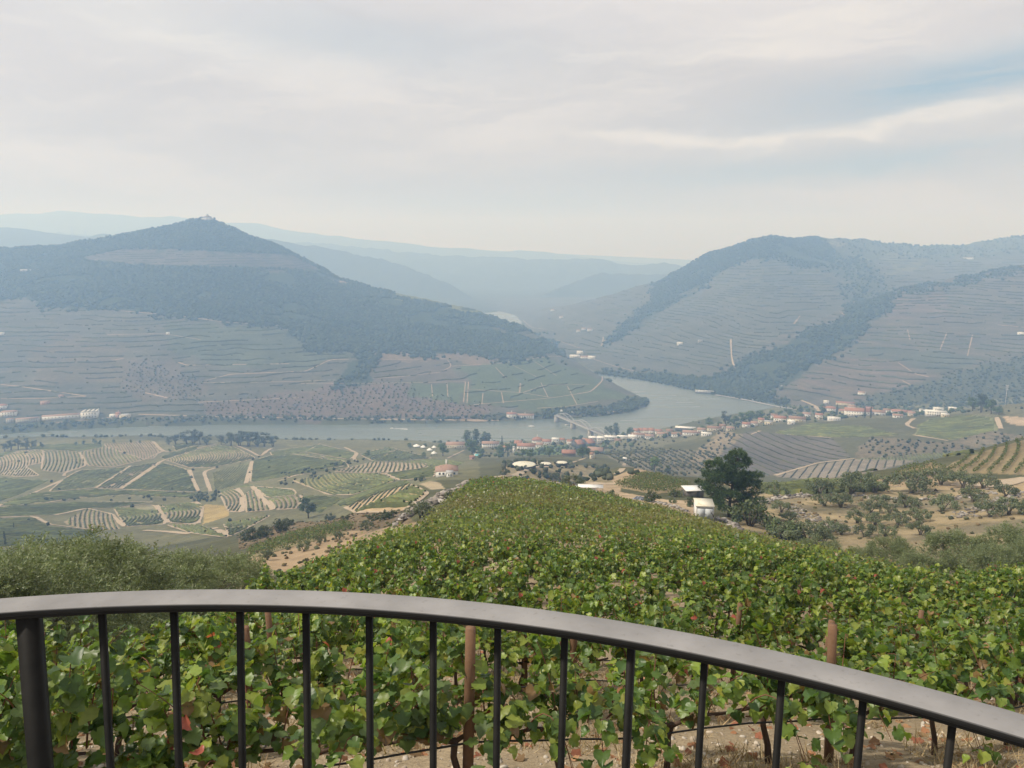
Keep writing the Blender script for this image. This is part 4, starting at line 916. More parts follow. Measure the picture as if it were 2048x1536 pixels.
OL = [(0.07, 0.082, 0.05), (0.088, 0.095, 0.06), (0.06, 0.072, 0.044)]
cap = [p for p in A_CAP]
S = [sample_region([(-60,485),(190,484),(330,452),(410,430),(500,468),(620,522),(680,548),(800,584),(1000,632),(1090,676),(1130,706),(1128,713),(1099,709),(1003,720),(908,708),(771,704),(700,704),(608,697),(581,673),(578,653),(444,644),(359,632),(256,622),(185,617),(143,612),(85,615),(68,592),(-60,600)], 7.2, 1500, 2740, seed=11)]
P, rg_ = S[0]; u, v = pix(P[:, 0], P[:, 1], P[:, 2])
S[0] = (P[~inpoly(u, v, A_BAND) & ~inpoly(u, v, [(795,580),(900,603),(985,628),(975,634),(890,610),(790,592)])], rg_)
S.append(sample_region(A_GULLY, 9, 1400, 2500, seed=12))
crowns('forest', S, 4.3, W1, 'dense dark forest covering the hill across the river')
crowns('forest', [sample_region(B_MIX, 15, 1700, 4700, seed=113, keep=0.6), sample_region(B_FOREST, 9, 1700, 4700, seed=13), sample_region(B_TOP, 22, 1900, 4700, seed=14, keep=0.5)], 4.9, W1, 'dark forest along the top of the hill on the right')
C_CREST = [(1690,611),(1740,599),(1800,575),(1880,557),(1960,543),(2060,522),(2060,542),(1960,561),(1880,575),(1800,592),(1740,614)]
crowns('forest', [sample_region(C_CREST, 9, 1900, 2650, seed=115, keep=0.8), sample_region(C_WOOD, 8.5, 1400, 2650, seed=15), sample_region(B_SHORE, 9, 1600, 2200, seed=16)], 4.6, W1, 'dark wooded gully running down the right hand hill to the river')
crowns('scrub', [sample_region(C_SCRUB, 9, 1350, 2600, seed=17, keep=0.75)], 3.0, OL + W1, 'grey green scrub on the lower slope of the right hand hill')
crowns('olive_grove', [sample_region(A_OLIVE, 9, 1300, 2400, seed=18, keep=0.8, jitter=0.5), sample_region(A_ORCH, 9.5, 1300, 2300, seed=19, jitter=0.6, keep=0.75)], 2.0, OL, 'dots of olive trees on reddish soil along the far bank', sink=0.1)
crowns('bushes', [sample_region([(-100,620),(700,700),(940,750),(1200,790),(1100,825),(560,845),(-100,845)], 26, 1300, 2300, seed=20, keep=0.2), sample_region([(1190,700),(1500,560),(1900,600),(2050,700),(1700,800)], 36, 1500, 3500, seed=21, keep=0.2)], 1.6, W1 + OL, 'single dark bushes scattered over the terraced slopes', sink=0.1)
# wooded river banks
def along(line, step, w, seed):
    rg = np.random.default_rng(seed); p = np.asarray(line, float); L = np.r_[0, np.cumsum(np.hypot(*np.diff(p, axis=0).T))]
    s = np.arange(0, L[-1], step) + rg.uniform(-.5, .5, int(math.ceil(L[-1] / step))) * step
    X = np.interp(s, L, p[:, 0]); Y = np.interp(s, L, p[:, 1])
    d = np.gradient(np.c_[X, Y], axis=0); d = unit(d)
    return X, Y, d, rg
def bank(line, step, offs, side, seed, keep=0.9):
    X, Y, d, rg = along(line, step, 0, seed); out = []
    for o_ in offs:
        k = rg.random(len(X)) < keep
        xx = X + side * -d[:, 1] * o_ + rg.normal(0, 2, len(X)); yy = Y + side * d[:, 0] * o_ + rg.normal(0, 2, len(X))
        out.append(np.c_[xx, yy, np.maximum(ground(xx, yy), 0.2)][k])
    return np.concatenate(out), rg
crowns('bank_trees', [bank(FAR_A, 6, (3, 9, 15), 1, 31, 0.8), bank(FAR_A[-5:], 5, (3, 8, 14, 22, 32, 44), 1, 32)], 3.0, W1 + [(0.05, 0.065, 0.03)], 'dark trees lining the far river bank', sink=0.2)
crowns('bank_trees', [bank(FAR_R, 7, (4, 10, 18), -1, 33, 0.85), bank(FAR_R, 7, (4, 10, 18), 1, 34, 0.85)], 3.8, W1, 'dark trees lining the right bank beyond the bridge', sink=0.2)
crowns('bank_trees', [bank(NEAR[2:10], 7, (4, 10), 1, 35, 0.5), bank(NEAR[2:10], 7, (4, 10), -1, 36, 0.5)], 2.6, W1 + OL, 'low shrubs along the near river bank', sink=0.2)
crowns('olive_grove', [sample_region([(1200,905),(1300,897),(1440,905),(1420,935),(1400,950),(1330,952),(1250,932)], 8.0, 480, 1150, seed=40, grid=True, keep=0.9)], 1.55, OL, 'regular grove of small grey olive trees on the slope left of the bare brown field', sink=0.1)
SCR = [([(1740,875),(1890,886),(1990,862),(2060,870),(2060,888),(1990,890),(1900,905),(1800,916),(1705,916)], 9, 600, 1000, 2.0, 0.6),
       ([(1440,862),(1480,868),(1430,925),(1395,940),(1380,915)], 9, 600, 1150, 1.6, 0.4), ([(1010,915),(1210,935),(1240,965),(1050,962),(1005,950)], 5.5, 250, 640, 1.2, 0.5),
       ([(1220,955),(1260,925),(1340,940),(1290,950)], 6, 220, 640, 1.2, 0.5), ([(930,888),(1230,874),(1420,852),(1570,814),(2060,795),(2060,822),(1900,828),(1750,833),(1600,845),(1450,860),(1300,895),(1190,928),(960,925)], 15, 880, 1500, 2.8, 0.55),
       ([(560,948),(690,925),(720,915),(730,922),(640,960),(560,975)], 9, 500, 1100, 1.5, 0.5), ([(380,985),(440,985),(440,1003),(380,1003)], 6, 400, 1000, 2.0, 0.8), ([(60,1000),(370,985),(420,992),(300,1000),(60,1006)], 12, 400, 1000, 1.7, 0.45)]
crowns('scrub', [sample_region(p, s_, y0, y1, seed=60 + k, keep=kp) for k, (p, s_, y0, y1, sz, kp) in enumerate(SCR)], 1.7, OL + W1, 'scattered scrub and hedges between the fields', sink=0.1)

# ---------------------------------------------------------------- distant vine rows, one object per field
def rows(f):
    nm, poly, soil, head, sp, w, h, bend, label = f
    y0, y1 = 60, 1300
    p = np.array(poly, float); pl = place(p[:, 0], p[:, 1], ymin=y0, ymax=y1)
    hd = place([head[0][0], head[1][0]], [head[0][1], head[1][1]], ymin=y0, ymax=y1)
    d = unit(hd[1, :2] - hd[0, :2]); n = np.array([-d[1], d[0]]); c = pl[:, :2].mean(0)
    q = pl[:, :2] - c; s0, s1 = (q @ d).min() * 1.1, (q @ d).max() * 1.1; o0, o1 = (q @ n).min() * 1.2, (q @ n).max() * 1.2
    Lh = max(abs(s0), abs(s1)); dist = np.hypot(*c)
    ds = max(1.2, dist * 0.0045); rg = np.random.default_rng(abs(hash(nm)) % 1000 if False else sum(map(ord, nm)))
    s = np.arange(s0, s1, ds); o = np.arange(o0, o1, sp)
    S_, O_ = np.meshgrid(s, o)
    O2 = O_ + bend * (S_ / Lh) ** 2 * Lh + fbm(S_, O_ * 0.02, 90, 2) * 1.6 * min(1, dist / 600) + rg.normal(0, 0.1, S_.shape)
    X = c[0] + d[0] * S_ + n[0] * O2; Y = c[1] + d[1] * S_ + n[1] * O2
    Y = np.maximum(Y, 20); g = ground(X, Y); u, v = pix(X, Y, g)
    ok = inpoly(u, v, poly) & (Y > pl[:, 1].min() * 0.9) & (Y < pl[:, 1].max() * 1.1)
    ok &= rg.random(X.shape) > 0.03
    ww = w * rg.uniform(0.7, 1.25, X.shape) / 2; hh = h * rg.uniform(0.65, 1.2, X.shape)
    V = np.stack([np.stack([X - n[0] * ww, Y - n[1] * ww, g - 0.1], -1), np.stack([X - n[0] * ww * .6, Y - n[1] * ww * .6, g + hh * .8], -1), np.stack([X + n[0] * ww * .4, Y + n[1] * ww * .4, g + hh], -1), np.stack([X + n[0] * ww, Y + n[1] * ww, g - 0.1], -1)], 2)
    if dist < 345:
        q = np.stack([X, Y, g], -1)[ok]; per = max(5, int(15 * ds)); N = len(q) * per
        q = np.repeat(q, per, 0); al = rg.uniform(-.5, .5, N) * ds; ac = rg.normal(0, w * .22, N)
        hh = (.25 + (h + .25) * rg.random(N) ** .8) * np.repeat(rg.uniform(.75, 1.15, len(q) // per), per)
        t4_ = np.array([(-0.5, -.15, 0), (0, -.45, .14), (.5, .1, 0), (.05, .55, .10)])
        V, F = scatter(t4_, np.array([(0, 1, 2, 3)]), np.c_[q[:, 0] + d[0] * al + n[0] * ac, q[:, 1] + d[1] * al + n[1] * ac, q[:, 2] + hh], frames(np.c_[rg.normal(0, .6, N), rg.normal(0, .6, N) - .2, rg.uniform(.1, 1, N)], rg=rg), (.34 * rg.uniform(.6, 1.4, N))[:, None])
        cc_ = np.array([(.10, .145, .04), (.075, .115, .034), (.14, .165, .05), (.15, .13, .055)])[rg.integers(0, 4, N)] * rg.uniform(.75, 1.25, (N, 1))
        ob = link('vineyard_rows', make_mesh('vineyard_rows', V, F, leaf_mid, np.repeat(cc_, 4, 0))); ob['kind'] = 'stuff'; ob['label'] = label
        return
    no, ns = X.shape
    seg = ok[:, :-1] & ok[:, 1:]
    idx = (np.arange(no)[:, None] * ns + np.arange(ns - 1)[None])[seg] * 4
    F = np.concatenate([np.stack([idx + k, idx + k + 4, idx + k + 5, idx + k + 1], -1) for k in range(3)])
    col = np.array([0.105, 0.122, 0.046]) if 'brown' not in nm and 'strip' not in nm else np.array([0.045, 0.055, 0.03])
    C = col * np.repeat(rg.uniform(.72, 1.3, no), ns)[:, None] * rg.uniform(0.75, 1.3, (no * ns, 1)) * np.repeat(1 + 0.5 * fbm(X, Y, 25, 3).ravel()[:, None], 3, 1)
    C[rg.random(no * ns) < 0.06] *= np.array([1.5, 1.2, 0.8])
    used = np.unique(F); remap = np.zeros(no * ns * 4, int); remap[used] = np.arange(len(used))
    me = make_mesh('vineyard_rows', V.reshape(-1, 3)[used], remap[F], row_m, np.repeat(C, 4, 0)[used])
    ob = link('vineyard_rows', me); ob['kind'] = 'stuff'; ob['label'] = label
for f in FIELDS: rows(f)

# ---------------------------------------------------------------- trees one can tell apart
def leafcloud(centers, radii, n_each, leaf, rg, squash=0.8, tri=False, up=0.3):
    """many small folded leaf clumps through the volume of several lobes"""
    P, Nn = [], []
    for c, r, n in zip(centers, radii, n_each):
        d = unit(rg.normal(size=(n, 3))); rad = r * rg.uniform(0.35, 1.0, n) ** 0.6
        P.append(np.asarray(c) + d * rad[:, None] * np.array([1, 1, squash])); Nn.append(d + np.array([0, 0, up]) + rg.normal(0, 0.5, (n, 3)))
    P = np.concatenate(P); Nn = np.concatenate(Nn)
    t = np.array([(-0.5, -0.2, 0), (0.1, -0.55, 0.1), (0.55, 0.1, 0), (-0.1, 0.55, 0.12)])
    return scatter(t, np.array([(0, 1, 2, 3)]), P, frames(Nn, rg=rg), leaf * rg.uniform(0.6, 1.4, (len(P), 1)))
def tree_parts(kind, seed):
    rg = np.random.default_rng(seed); tr = MB()
    if kind == 'broadleaf':
        tr.tube([(0, 0, -.03), (.01, 0, .15), (.0, .01, .3), (.02, .0, .6)], [.035, .028, .022, .008])
        cs, rs = [], []
        for k in range(13):
            th = rg.uniform(0, 2 * PI); r = rg.uniform(.05, .26); z = rg.uniform(.3, .86); r *= 1.15 - abs(z - .5)
            cs.append((r * math.cos(th), r * math.sin(th), z)); rs.append(rg.uniform(.10, .17))
            tr.tube([(0, 0, .22 + .2 * rg.random()), (r * math.cos(th) * .6, r * math.sin(th) * .6, z - .08)], [.012, .004], 4)
        V, F = leafcloud(cs, rs, [55] * 13, .06, rg); col = np.array([(.09, .135, .042), (.07, .115, .038), (.12, .16, .055)])
    elif kind == 'eucalypt':
        cs, rs = [], []
        for k in range(3):
            x, y = rg.normal(0, .05, 2); tr.tube([(x * .3, y * .3, -.03), (x, y, .4), (x * 2, y * 2, .85)], [.022, .014, .005], 5)
        for k in range(16):
            th = rg.uniform(0, 2 * PI); r = rg.uniform(.02, .27); z = rg.uniform(.32, .93)
            cs.append((r * math.cos(th), r * math.sin(th), z)); rs.append(rg.uniform(.07, .13))
        V, F = leafcloud(cs, rs, [42] * 16, .055, rg); col = np.array([(.05, .07, .04), (.062, .085, .048), (.042, .06, .034)])
    elif kind == 'poplar':
        tr.tube([(0, 0, -.03), (0, 0, .5), (.01, 0, .9)], [.02, .014, .004], 5)
        z = np.linspace(.12, .93, 14); rr = .12 * np.sin(np.clip((z - .05) / .95, 0, 1) * PI) ** .6 + .02
        cs = [(rg.normal(0, .035), rg.normal(0, .035), a) for a in z]
        V, F = leafcloud(cs, rr, [36] * 14, .045, rg, 1.0); col = np.array([(.05, .075, .03), (.06, .09, .036)])
    elif kind == 'cypress':
        tr.tube([(0, 0, -.03), (0, 0, .3), (0, 0, .9)], [.02, .014, .003], 5)
        z = np.linspace(.08, .96, 16); rr = .085 * np.clip((1 - z) * 2.2, 0, 1) ** .7 + .012
        V, F = leafcloud([(0, 0, a) for a in z], rr, [30] * 16, .035, rg, 1.2, up=1.0); col = np.array([(.018, .03, .016), (.026, .04, .02)])
    elif kind == 'olive':
        cs, rs = [], []
        for k in range(3 + seed % 2):
            th = k * 2.1 + rg.uniform(-.4, .4); x, y = .22 * math.cos(th), .22 * math.sin(th)
            tr.tube([(x * .12, y * .12, -.05), (x * .3, y * .3, .18), (x, y, .42), (x * 1.7, y * 1.7, .66)], [.06, .042, .026, .01], 5)
        for k in range(24):
            th = rg.uniform(0, 2 * PI); r = .64 * math.sqrt(rg.random()); z = .34 + .50 * rg.random() * (1 - (r / .72) ** 2) + .06 * rg.random()
            cs.append((r * math.cos(th), r * math.sin(th), z)); rs.append(rg.uniform(.13, .20))
        V, F = leafcloud(cs, rs, [85] * 24, .045, rg, .75); col = np.array([(.14, .165, .09), (.115, .14, .075), (.175, .195, .12), (.095, .12, .062)])
    elif kind == 'shrub':
        cs, rs = [], []
        for k in range(7):
            th = rg.uniform(0, 2 * PI); tr.tube([(0, 0, -.05), (.3 * math.cos(th), .3 * math.sin(th), .5)], [.03, .008], 4)
        for k in range(17):
            th = rg.uniform(0, 2 * PI); r = .52 * math.sqrt(rg.random()); z = .15 + .6 * rg.random() * (1 - (r / .75) ** 2)
            cs.append((r * math.cos(th), r * math.sin(th), z)); rs.append(rg.uniform(.12, .22))
        V, F = leafcloud(cs, rs, [60] * 17, .06, rg, .85); col = np.array([(.085, .115, .048), (.07, .095, .042), (.115, .135, .06)])
    C = np.repeat(col[rg.integers(0, len(col), len(F))] * rg.uniform(.75, 1.3, (len(F), 1)), 4, 0)
    b = bark_pale if kind == 'olive' else bark
    return tr.mesh('trunk', b, True), make_mesh('crown', V, F, leaf_mid, C)
TREES = {k: [tree_parts(k, 100 + 7 * i + len(k)) for i in range(3)] for k in ('broadleaf', 'eucalypt', 'poplar', 'cypress', 'olive', 'shrub')}
NAMES = {'broadleaf': 'broadleaf_tree', 'eucalypt': 'riverside_tree', 'poplar': 'poplar_tree', 'cypress': 'cypress_tree', 'olive': 'olive_tree', 'shrub': 'shrub'}
_tc = [0]
def plant(kind, u, v, h=None, hpx=None, label='', group=None, y0=40, y1=3000, wide=1.0, tone=None):
    P = place1(u, v, ymin=y0, ymax=y1)
    if h is None: h = hpx / FPX * (P[1] * CP - (P[2] - CAMZ) * SP)
    _tc[0] += 1; k = _tc[0]
    trunk, crown = TREES[kind][k % 3]
    t = thing(NAMES[kind], label, 'shrub' if kind == 'shrub' else 'tree', (P[0], P[1], P[2] - 0.05 * h), (k * 2.4) % 6.28, group, (h * wide, h * wide, h))
    link('trunk', trunk, t)
    if tone is not None:
        crown = crown.copy(); d = crown.attributes['tint'].data; a = np.zeros(len(d) * 4, np.float32); d.foreach_get('color', a)
        a = a.reshape(-1, 4); a[:, :3] *= tone; d.foreach_set('color', a.ravel())
    link('crown', crown, t)
    return t
# riverside clumps, left
for k, (u, v, h) in enumerate([(22,900,15),(36,900,17),(52,899,16),(68,898,13),(10,903,12),(84,896,9)]):
    plant('eucalypt', u, v, h * 1.1, wide=1.3, label=f'dark riverside tree, {ordinal([4,0,1,2,3,5].index(k) if k in (0,1,2,3,4,5) else k)} from the left picture edge below the white villa', group='dark trees at the left end of the river')
for k, (u, v, h) in enumerate([(338,889,11),(352,888,14),(375,889,19),(388,889,21),(401,889,17),(415,890,13)]):
    plant('eucalypt', u, v, h * 1.18, wide=1.35, label=f'tall dark tree, {ordinal(k)} from the left in the first clump on the near river bank', group='first clump of riverside trees')
for k, (u, v, h) in enumerate([(443,890,14),(462,891,18),(480,892,22),(497,892,21),(514,893,21),(528,893,19),(545,893,15)]):
    plant('eucalypt', u, v, h * 1.18, wide=1.35, label=f'tall dark tree, {ordinal(k)} from the left in the second clump on the near river bank', group='second clump of riverside trees')
for k, (u, v, h) in enumerate([(152,891,7),(168,890,8),(190,889,10),(200,889,8),(228,887,7),(262,887,7),(280,887,6)]):
    plant('broadleaf', u, v, h, label=f'small dark tree, {ordinal(k)} from the left along the crest of the tan row hillock', group='small trees on the hillock crest', tone=0.8)
VIL = [('broadleaf',886,912,15,'rounded green tree beside the white tents at the village edge'),('poplar',934,893,22,'leftmost tall poplar behind the village roofs'),('broadleaf',944,908,19,'large light green tree in front of the poplars'),
 ('poplar',952,892,23,'tallest poplar behind the village roofs'),('poplar',968,891,19,'slim poplar right of the tallest one'),('poplar',978,891,17,'rightmost poplar of the village row'),('cypress',1004,890,13,'dark pointed cypress behind the village houses'),
 ('broadleaf',1000,912,12,'round green tree left of the small white chapel tower'),('broadleaf',1016,905,12,'green tree right behind the small white chapel tower'),('broadleaf',1045,916,9,'green tree below the long red roofs'),('broadleaf',1060,917,8,'green garden tree beside the lawn'),
 ('broadleaf',1099,913,10,'dark round tree standing alone on the village lawn'),('broadleaf',1165,919,10,'dark tree below the big red hall roof'),('broadleaf',1178,921,9,'green tree beside the dark one below the hall'),('broadleaf',1160,884,11,'green tree at the foot of the bridge'),('broadleaf',1148,886,9,'green tree left of the bridge end'),
 ('poplar',1213,873,15,'left poplar of the three beside the bridge'),('poplar',1221,873,16,'middle poplar of the three beside the bridge'),('poplar',1232,872,20,'right and tallest poplar of the three beside the bridge'),('broadleaf',1260,872,14,'dark tree left of the red roofed row'),
 ('broadleaf',1418,853,14,'round dark tree at the quay end of the village'),('eucalypt',1452,850,20,'tall tree in the quay garden'),('broadleaf',1468,850,13,'lower tree beside the tall quay tree'),('broadleaf',1485,845,16,'broad tree on the promenade'),('broadleaf',1500,845,17,'middle tree of the broad promenade clump'),
 ('broadleaf',1517,843,16,'right tree of the broad promenade clump'),('broadleaf',1580,832,12,'round tree near the railway curve'),('broadleaf',1600,828,13,'tree inside the railway curve'),('broadleaf',1645,824,13,'tree left of the right hand village'),('cypress',1673,830,17,'dark cypress beside the pale house in the right hand village'),
 ('cypress',1729,836,14,'left cypress of the pair before the long red roof'),('cypress',1741,836,14,'right cypress of the pair before the long red roof'),('broadleaf',1800,835,10,'round tree between the right hand houses'),('broadleaf',1860,834,9,'small tree beside the white villas'),
 ('broadleaf',1945,822,17,'left tree of the big dark clump beside the mast'),('eucalypt',1962,825,22,'tallest tree of the big dark clump beside the mast'),('broadleaf',1982,828,17,'right tree of the big dark clump beside the mast'),('broadleaf',1998,830,10,'low tree at the right end of the dark clump'),
 ('broadleaf',736,912,7,'small tree beside the pale curved path'),('broadleaf',820,898,8,'tree left of the white tents'),('broadleaf',850,897,7,'tree right of the white tents'),('broadleaf',848,914,6,'dark round tree at the edge of the diagonal row field'),('broadleaf',340,905,5,'small dark tree on the pale turning place')]
for kd, u, v, h, lb in VIL: plant(kd, u, v, h * 1.25, wide={'poplar': 1.7, 'broadleaf': 1.2}.get(kd, 1.0), label=lb, group='village trees', y0=700)
for kd, u, v, hp, lb, y0, y1, tn in [('cypress',11,1091,32,'dark cypress at the left edge above the near olive trees',150,900,1),('cypress',28,1057,14,'smaller dark cypress behind the left edge one',200,900,1),
 ('broadleaf',1309,942,34,'round yellow green tree on the slope below the village',250,700,1.5),('broadleaf',1334,946,17,'small dark round tree right of the yellow green one',250,700,.8),('shrub',1305,1004,32,'dark round bush beside the tarpaulin heap',90,240,.85),
 ('shrub',1350,994,24,'grey green bush left of the far shed',100,300,1.2),('shrub',1345,1006,15,'low bright bush in front of the far shed',100,300,1.3),('shrub',1390,1014,32,'green bush at the left corner of the white shed',90,170,.9),
 ('olive',1146,978,36,'gnarled half bare olive tree behind the white shelter',120,260,.9),('shrub',1103,958,20,'grey bush on the bend of the sandy lane',150,480,.9),('shrub',1122,962,22,'grey green bush left of the gnarled olive',150,480,1),('shrub',1225,990,16,'small bush right of the white shelter',110,300,1),
 ('broadleaf',617,1036,48,'dark oak on the slope left of the stone heap',150,480,.75),('shrub',505,1078,40,'dark shrub at the left end of the scrubby slope',120,420,.6),('shrub',530,1074,34,'dark shrub beside the leftmost one on the scrubby slope',120,420,.6),('shrub',558,1066,36,'rounded dark shrub below the oak',120,420,.65),
 ('shrub',575,1052,26,'dark shrub left of the oak trunk',120,420,.65),('shrub',660,1040,20,'low shrub right of the oak',120,420,.7),('shrub',690,1042,16,'lowest shrub at the foot of the dry terraces',120,420,.7),('shrub',745,1042,26,'round dark shrub below the dry terraces',100,420,.75),('shrub',770,1040,28,'round dark shrub left of the stone heap',100,420,.8),
 ('shrub',785,1036,24,'small dark shrub against the stone heap',100,420,.8),('olive',842,1035,42,'olive tree in front of the stone heap',95,200,1.0),('olive',908,1000,30,'olive bush behind the stone heap',95,260,1.0),('shrub',845,962,16,'round bush on top of the tan mound',200,480,.8),('shrub',1010,950,20,'dark bush below the large water tank',250,640,.8),
 ('shrub',1500,1052,75,'large green bush beside the pine trunk',80,170,1.15),('shrub',1560,1075,60,'grey green bush right of the large green one',80,170,1.3),('shrub',1590,1078,55,'olive coloured bush at the edge of the vineyard',80,170,1.3)]:
    plant(kd, u, v, hpx=hp, label=lb, y0=y0, y1=y1, tone=tn)
OLV = [('upper', [(350,832,100),(650,812,112),(870,812,150),(1030,802,130),(1280,806,165),(1480,748,112),(1630,772,115),(1770,775,105),(1920,832,85)]),
 ('second', [(390,935,80),(685,892,90),(795,902,100),(1060,892,80),(1240,902,92),(1300,912,65),(1490,928,115),(1700,865,100),(1815,968,112),(1945,952,112),(2040,945,100)]),
 ('third', [(450,1002,72),(910,1012,85),(1000,942,85),(1030,1022,85),(1130,946,72),(1185,1024,95),(1320,1002,95),(1340,1092,95)]),
 ('fourth', [(560,1142,140),(680,1152,85),(720,1082,95),(800,1092,75),(960,1106,95),(1100,1102,85),(410,1122,110)])]
for nm, lst in OLV:
    for k, (x, y, hp) in enumerate(sorted(lst)):
        plant('olive', 1448 + x / 3.413, 750 + y / 3.413, hpx=hp / 3.413 * 1.36, label=f'round olive tree, {ordinal(k)} from the left in the {nm} row on the brown bank', group='olive trees on the brown bank', y0=70, y1=330, wide=0.95, tone=(1.0 if k % 3 else 1.2))
for k, (x, y, hp) in enumerate([(120,1092,95),(370,1034,100),(480,982,85),(610,952,75),(790,882,85)]):
    plant('olive', 500 + x / 3.413, 800 + y / 3.413, hpx=hp / 3.413, label=f'small olive tree, {ordinal(k)} from the left on the dry orange bank', group='olive trees on the dry bank', y0=70, y1=330, wide=0.8)
for k, (u, v, hp, w) in enumerate([(735,1112,46,1.25),(667,1102,13,1),(612,1126,15,1),(575,1100,12,1)]):
    plant('shrub', u, v, hpx=hp, label=['wide grey green bush at the edge of the main vineyard', 'small brown bush on the dry bank', 'brown tuft bush at the foot of the dry bank', 'tiny bush under the olive trees of the dry bank'][k], y0=60, y1=300, wide=w, tone=(1.3, 0.8, 0.8, 1.0)[k])

# tufts and low scrub on the brown bank and the slope below the pine
crowns('scrub', [sample_region([(1480,1000),(1700,985),(2060,975),(2060,1080),(1700,1110),(1560,1080)], 3.6, 75, 260, seed=90, keep=0.5), sample_region([(470,1062),(600,1035),(800,1022),(830,1045),(745,1060),(600,1066),(480,1100)], 3.2, 100, 340, seed=91, keep=0.7), sample_region([(500,1119),(711,1060),(745,1063),(688,1093),(646,1119),(560,1146)], 3.0, 60, 300, seed=92, keep=0.35)], .42, [(.09,.09,.045),(.13,.105,.055),(.07,.075,.04),(.16,.115,.06)], 'low dry tufts and scrub on the banks beside the vineyard', sink=0.1, flat=.6)

# ---------------------------------------------------------------- contour planted terraces on the far slopes: real rows of vines on their banks
def terraces(name, m, step, hgt, wid, label, seed, gap=-.21):
    rg = np.random.default_rng(seed)
    lev = Z + fbm(XX, YY, 60, 3) * 3.2 + fbm(XX + 9, YY, 300, 2) * 14
    K = np.floor(lev / step)
    cr = (K[1:] > K[:-1]) & m[1:] & m[:-1]
    j, i = np.nonzero(cr)
    k = K[j + 1, i].astype(int); f = (k * step - lev[j, i]) / (lev[j + 1, i] - lev[j, i] + 1e-9)
    Y = np.exp(gl[j] * (1 - f) + gl[j + 1] * f); key = k * NA + i
    o = np.argsort(key * 20000.0 + Y, kind='stable'); key, Y, i, k = key[o], Y[o], i[o], k[o]
    first = np.r_[True, key[1:] != key[:-1]]; key, Y, i, k = key[first], Y[first], i[first], k[first]
    nx = np.searchsorted(key, key + 1); ok = (nx < len(key)); nx = np.clip(nx, 0, len(key) - 1)
    X = ga[i] * Y
    ok &= (key[nx] == key + 1) & (i < NA - 1) & (np.abs(Y[nx] - Y) < 22)
    ok &= (fbm(X, Y, 34, 3) > gap) & (fbm(X * .3 + k * 37.0, Y * .3, 40, 3) > -.24)
    g = ground(X, Y); w = wid * rg.uniform(.6, 1.25, len(X)); h = hgt * rg.uniform(.5, 1.25, len(X))
    V = np.stack([np.c_[X, Y - w / 2, g - .4], np.c_[X, Y - w * .25, g + h], np.c_[X, Y + w * .3, g + h * .9], np.c_[X, Y + w / 2, g - .2]], 1)
    a = np.nonzero(ok)[0] * 4; b = nx[ok] * 4
    F = np.concatenate([np.stack([a + q, b + q, b + q + 1, a + q + 1], -1) for q in range(3)])
    c = np.array([(.042, .055, .026), (.052, .064, .032), (.034, .046, .024)])[rg.integers(0, 3, len(X))] * np.clip(1 + 1.1 * fbm(X, Y, 90, 3), .5, 1.7)[:, None]
    ob = link(name, make_mesh(name, V.reshape(-1, 3), F, leaf_far, np.repeat(c, 4, 0))); ob['kind'] = 'stuff'; ob['label'] = label
MT = terr > 0.45
LFT = (XX < 420) & (YY < 2800) & (YY > 1280) & (AA < float(at(1300, 700)[0])) & (HA >= Z - 40)
terraces('terrace_vines', MT & LFT, 6.4, 2.3, 3.0, 'contour rows of vines on the terraced hill across the river', 1)
RGT = ~LFT & (YY > 1400) & (YY < 2700) & (AA > 0.03)
terraces('terrace_vines', MT & RGT, 6.6, 2.6, 3.2, 'contour rows of vines on the nearer terraced slopes on the right', 2)
terraces('terrace_vines', MT & ~LFT & (YY >= 2700) & (YY < 4500) & (AA > 0.0), 10.5, 3.2, 4.5, 'contour rows of vines high on the right hand hill', 3)

crowns('scrub', [sample_region([(-40,905),(860,895),(900,930),(880,955),(690,1000),(500,1060),(-40,1060)], 34, 420, 1200, seed=130, keep=0.25)], 1.5, OL + W1, 'single bushes dotted between the vineyard plots of the left valley', sink=0.1)
crowns('village_greenery', [sample_region([(930,890),(1230,877),(1420,854),(1570,816),(1900,806),(1940,826),(1900,832),(1750,836),(1600,846),(1450,862),(1300,884),(1190,915),(960,925)], 19, 880, 1500, seed=120, keep=0.45)], 3.4, [(.06,.09,.032),(.045,.07,.028),(.075,.105,.04)], 'garden trees and shrubs between the village houses', sink=0.1)
# ================================================================ the vineyard below the terrace
vine_leaf = mat_leaf('vine_leaf', 0.42, 0.40, 0.45, 22.0, 0.25)
vine_wood = mat_basic('vine_wood', (0.085, 0.055, 0.04), 0.9, 0.4, 20.0, 0.2, bump=0.004)
cane_m = mat_basic('vine_cane', (0.16, 0.065, 0.04), 0.7, 0.3, 14.0, 0.3)
olive_leaf = mat_leaf('olive_leaf', 0.22, 0.5, 0.4, 3.0, 0.25)
half = [(.0, .02), (.16, -.14), (.38, -.10), (.53, .10), (.47, .25), (.54, .42), (.45, .60), (.29, .66), (.18, .84), (0, .97)]
outl = half + [(-x, y) for x, y in half[-2:0:-1]]
LEAVES = []
for sd in range(4):
    rg = np.random.default_rng(sd + 5)
    o = np.array(outl) + rg.normal(0, .02, (len(outl), 2))
    p = np.r_[o, [[0, .40]]]
    z = (.55, -.3, .3, .8)[sd] * np.abs(p[:, 0]) - (.30, .15, .45, .25)[sd] * p[:, 1] ** 2 + rg.normal(0, .06, len(p)); z[0] = 0; z[-1] -= .05
    V = np.c_[p[:, 0], p[:, 1] - .1, z]; n = len(outl)
    F = np.array([(i, (i + 1) % n, n) for i in range(n)])
    LEAVES.append((V, F))
VC = np.array([(.135, .205, .036), (.09, .155, .034), (.19, .255, .045), (.065, .12, .032), (.125, .18, .06), (.225, .27, .048)])
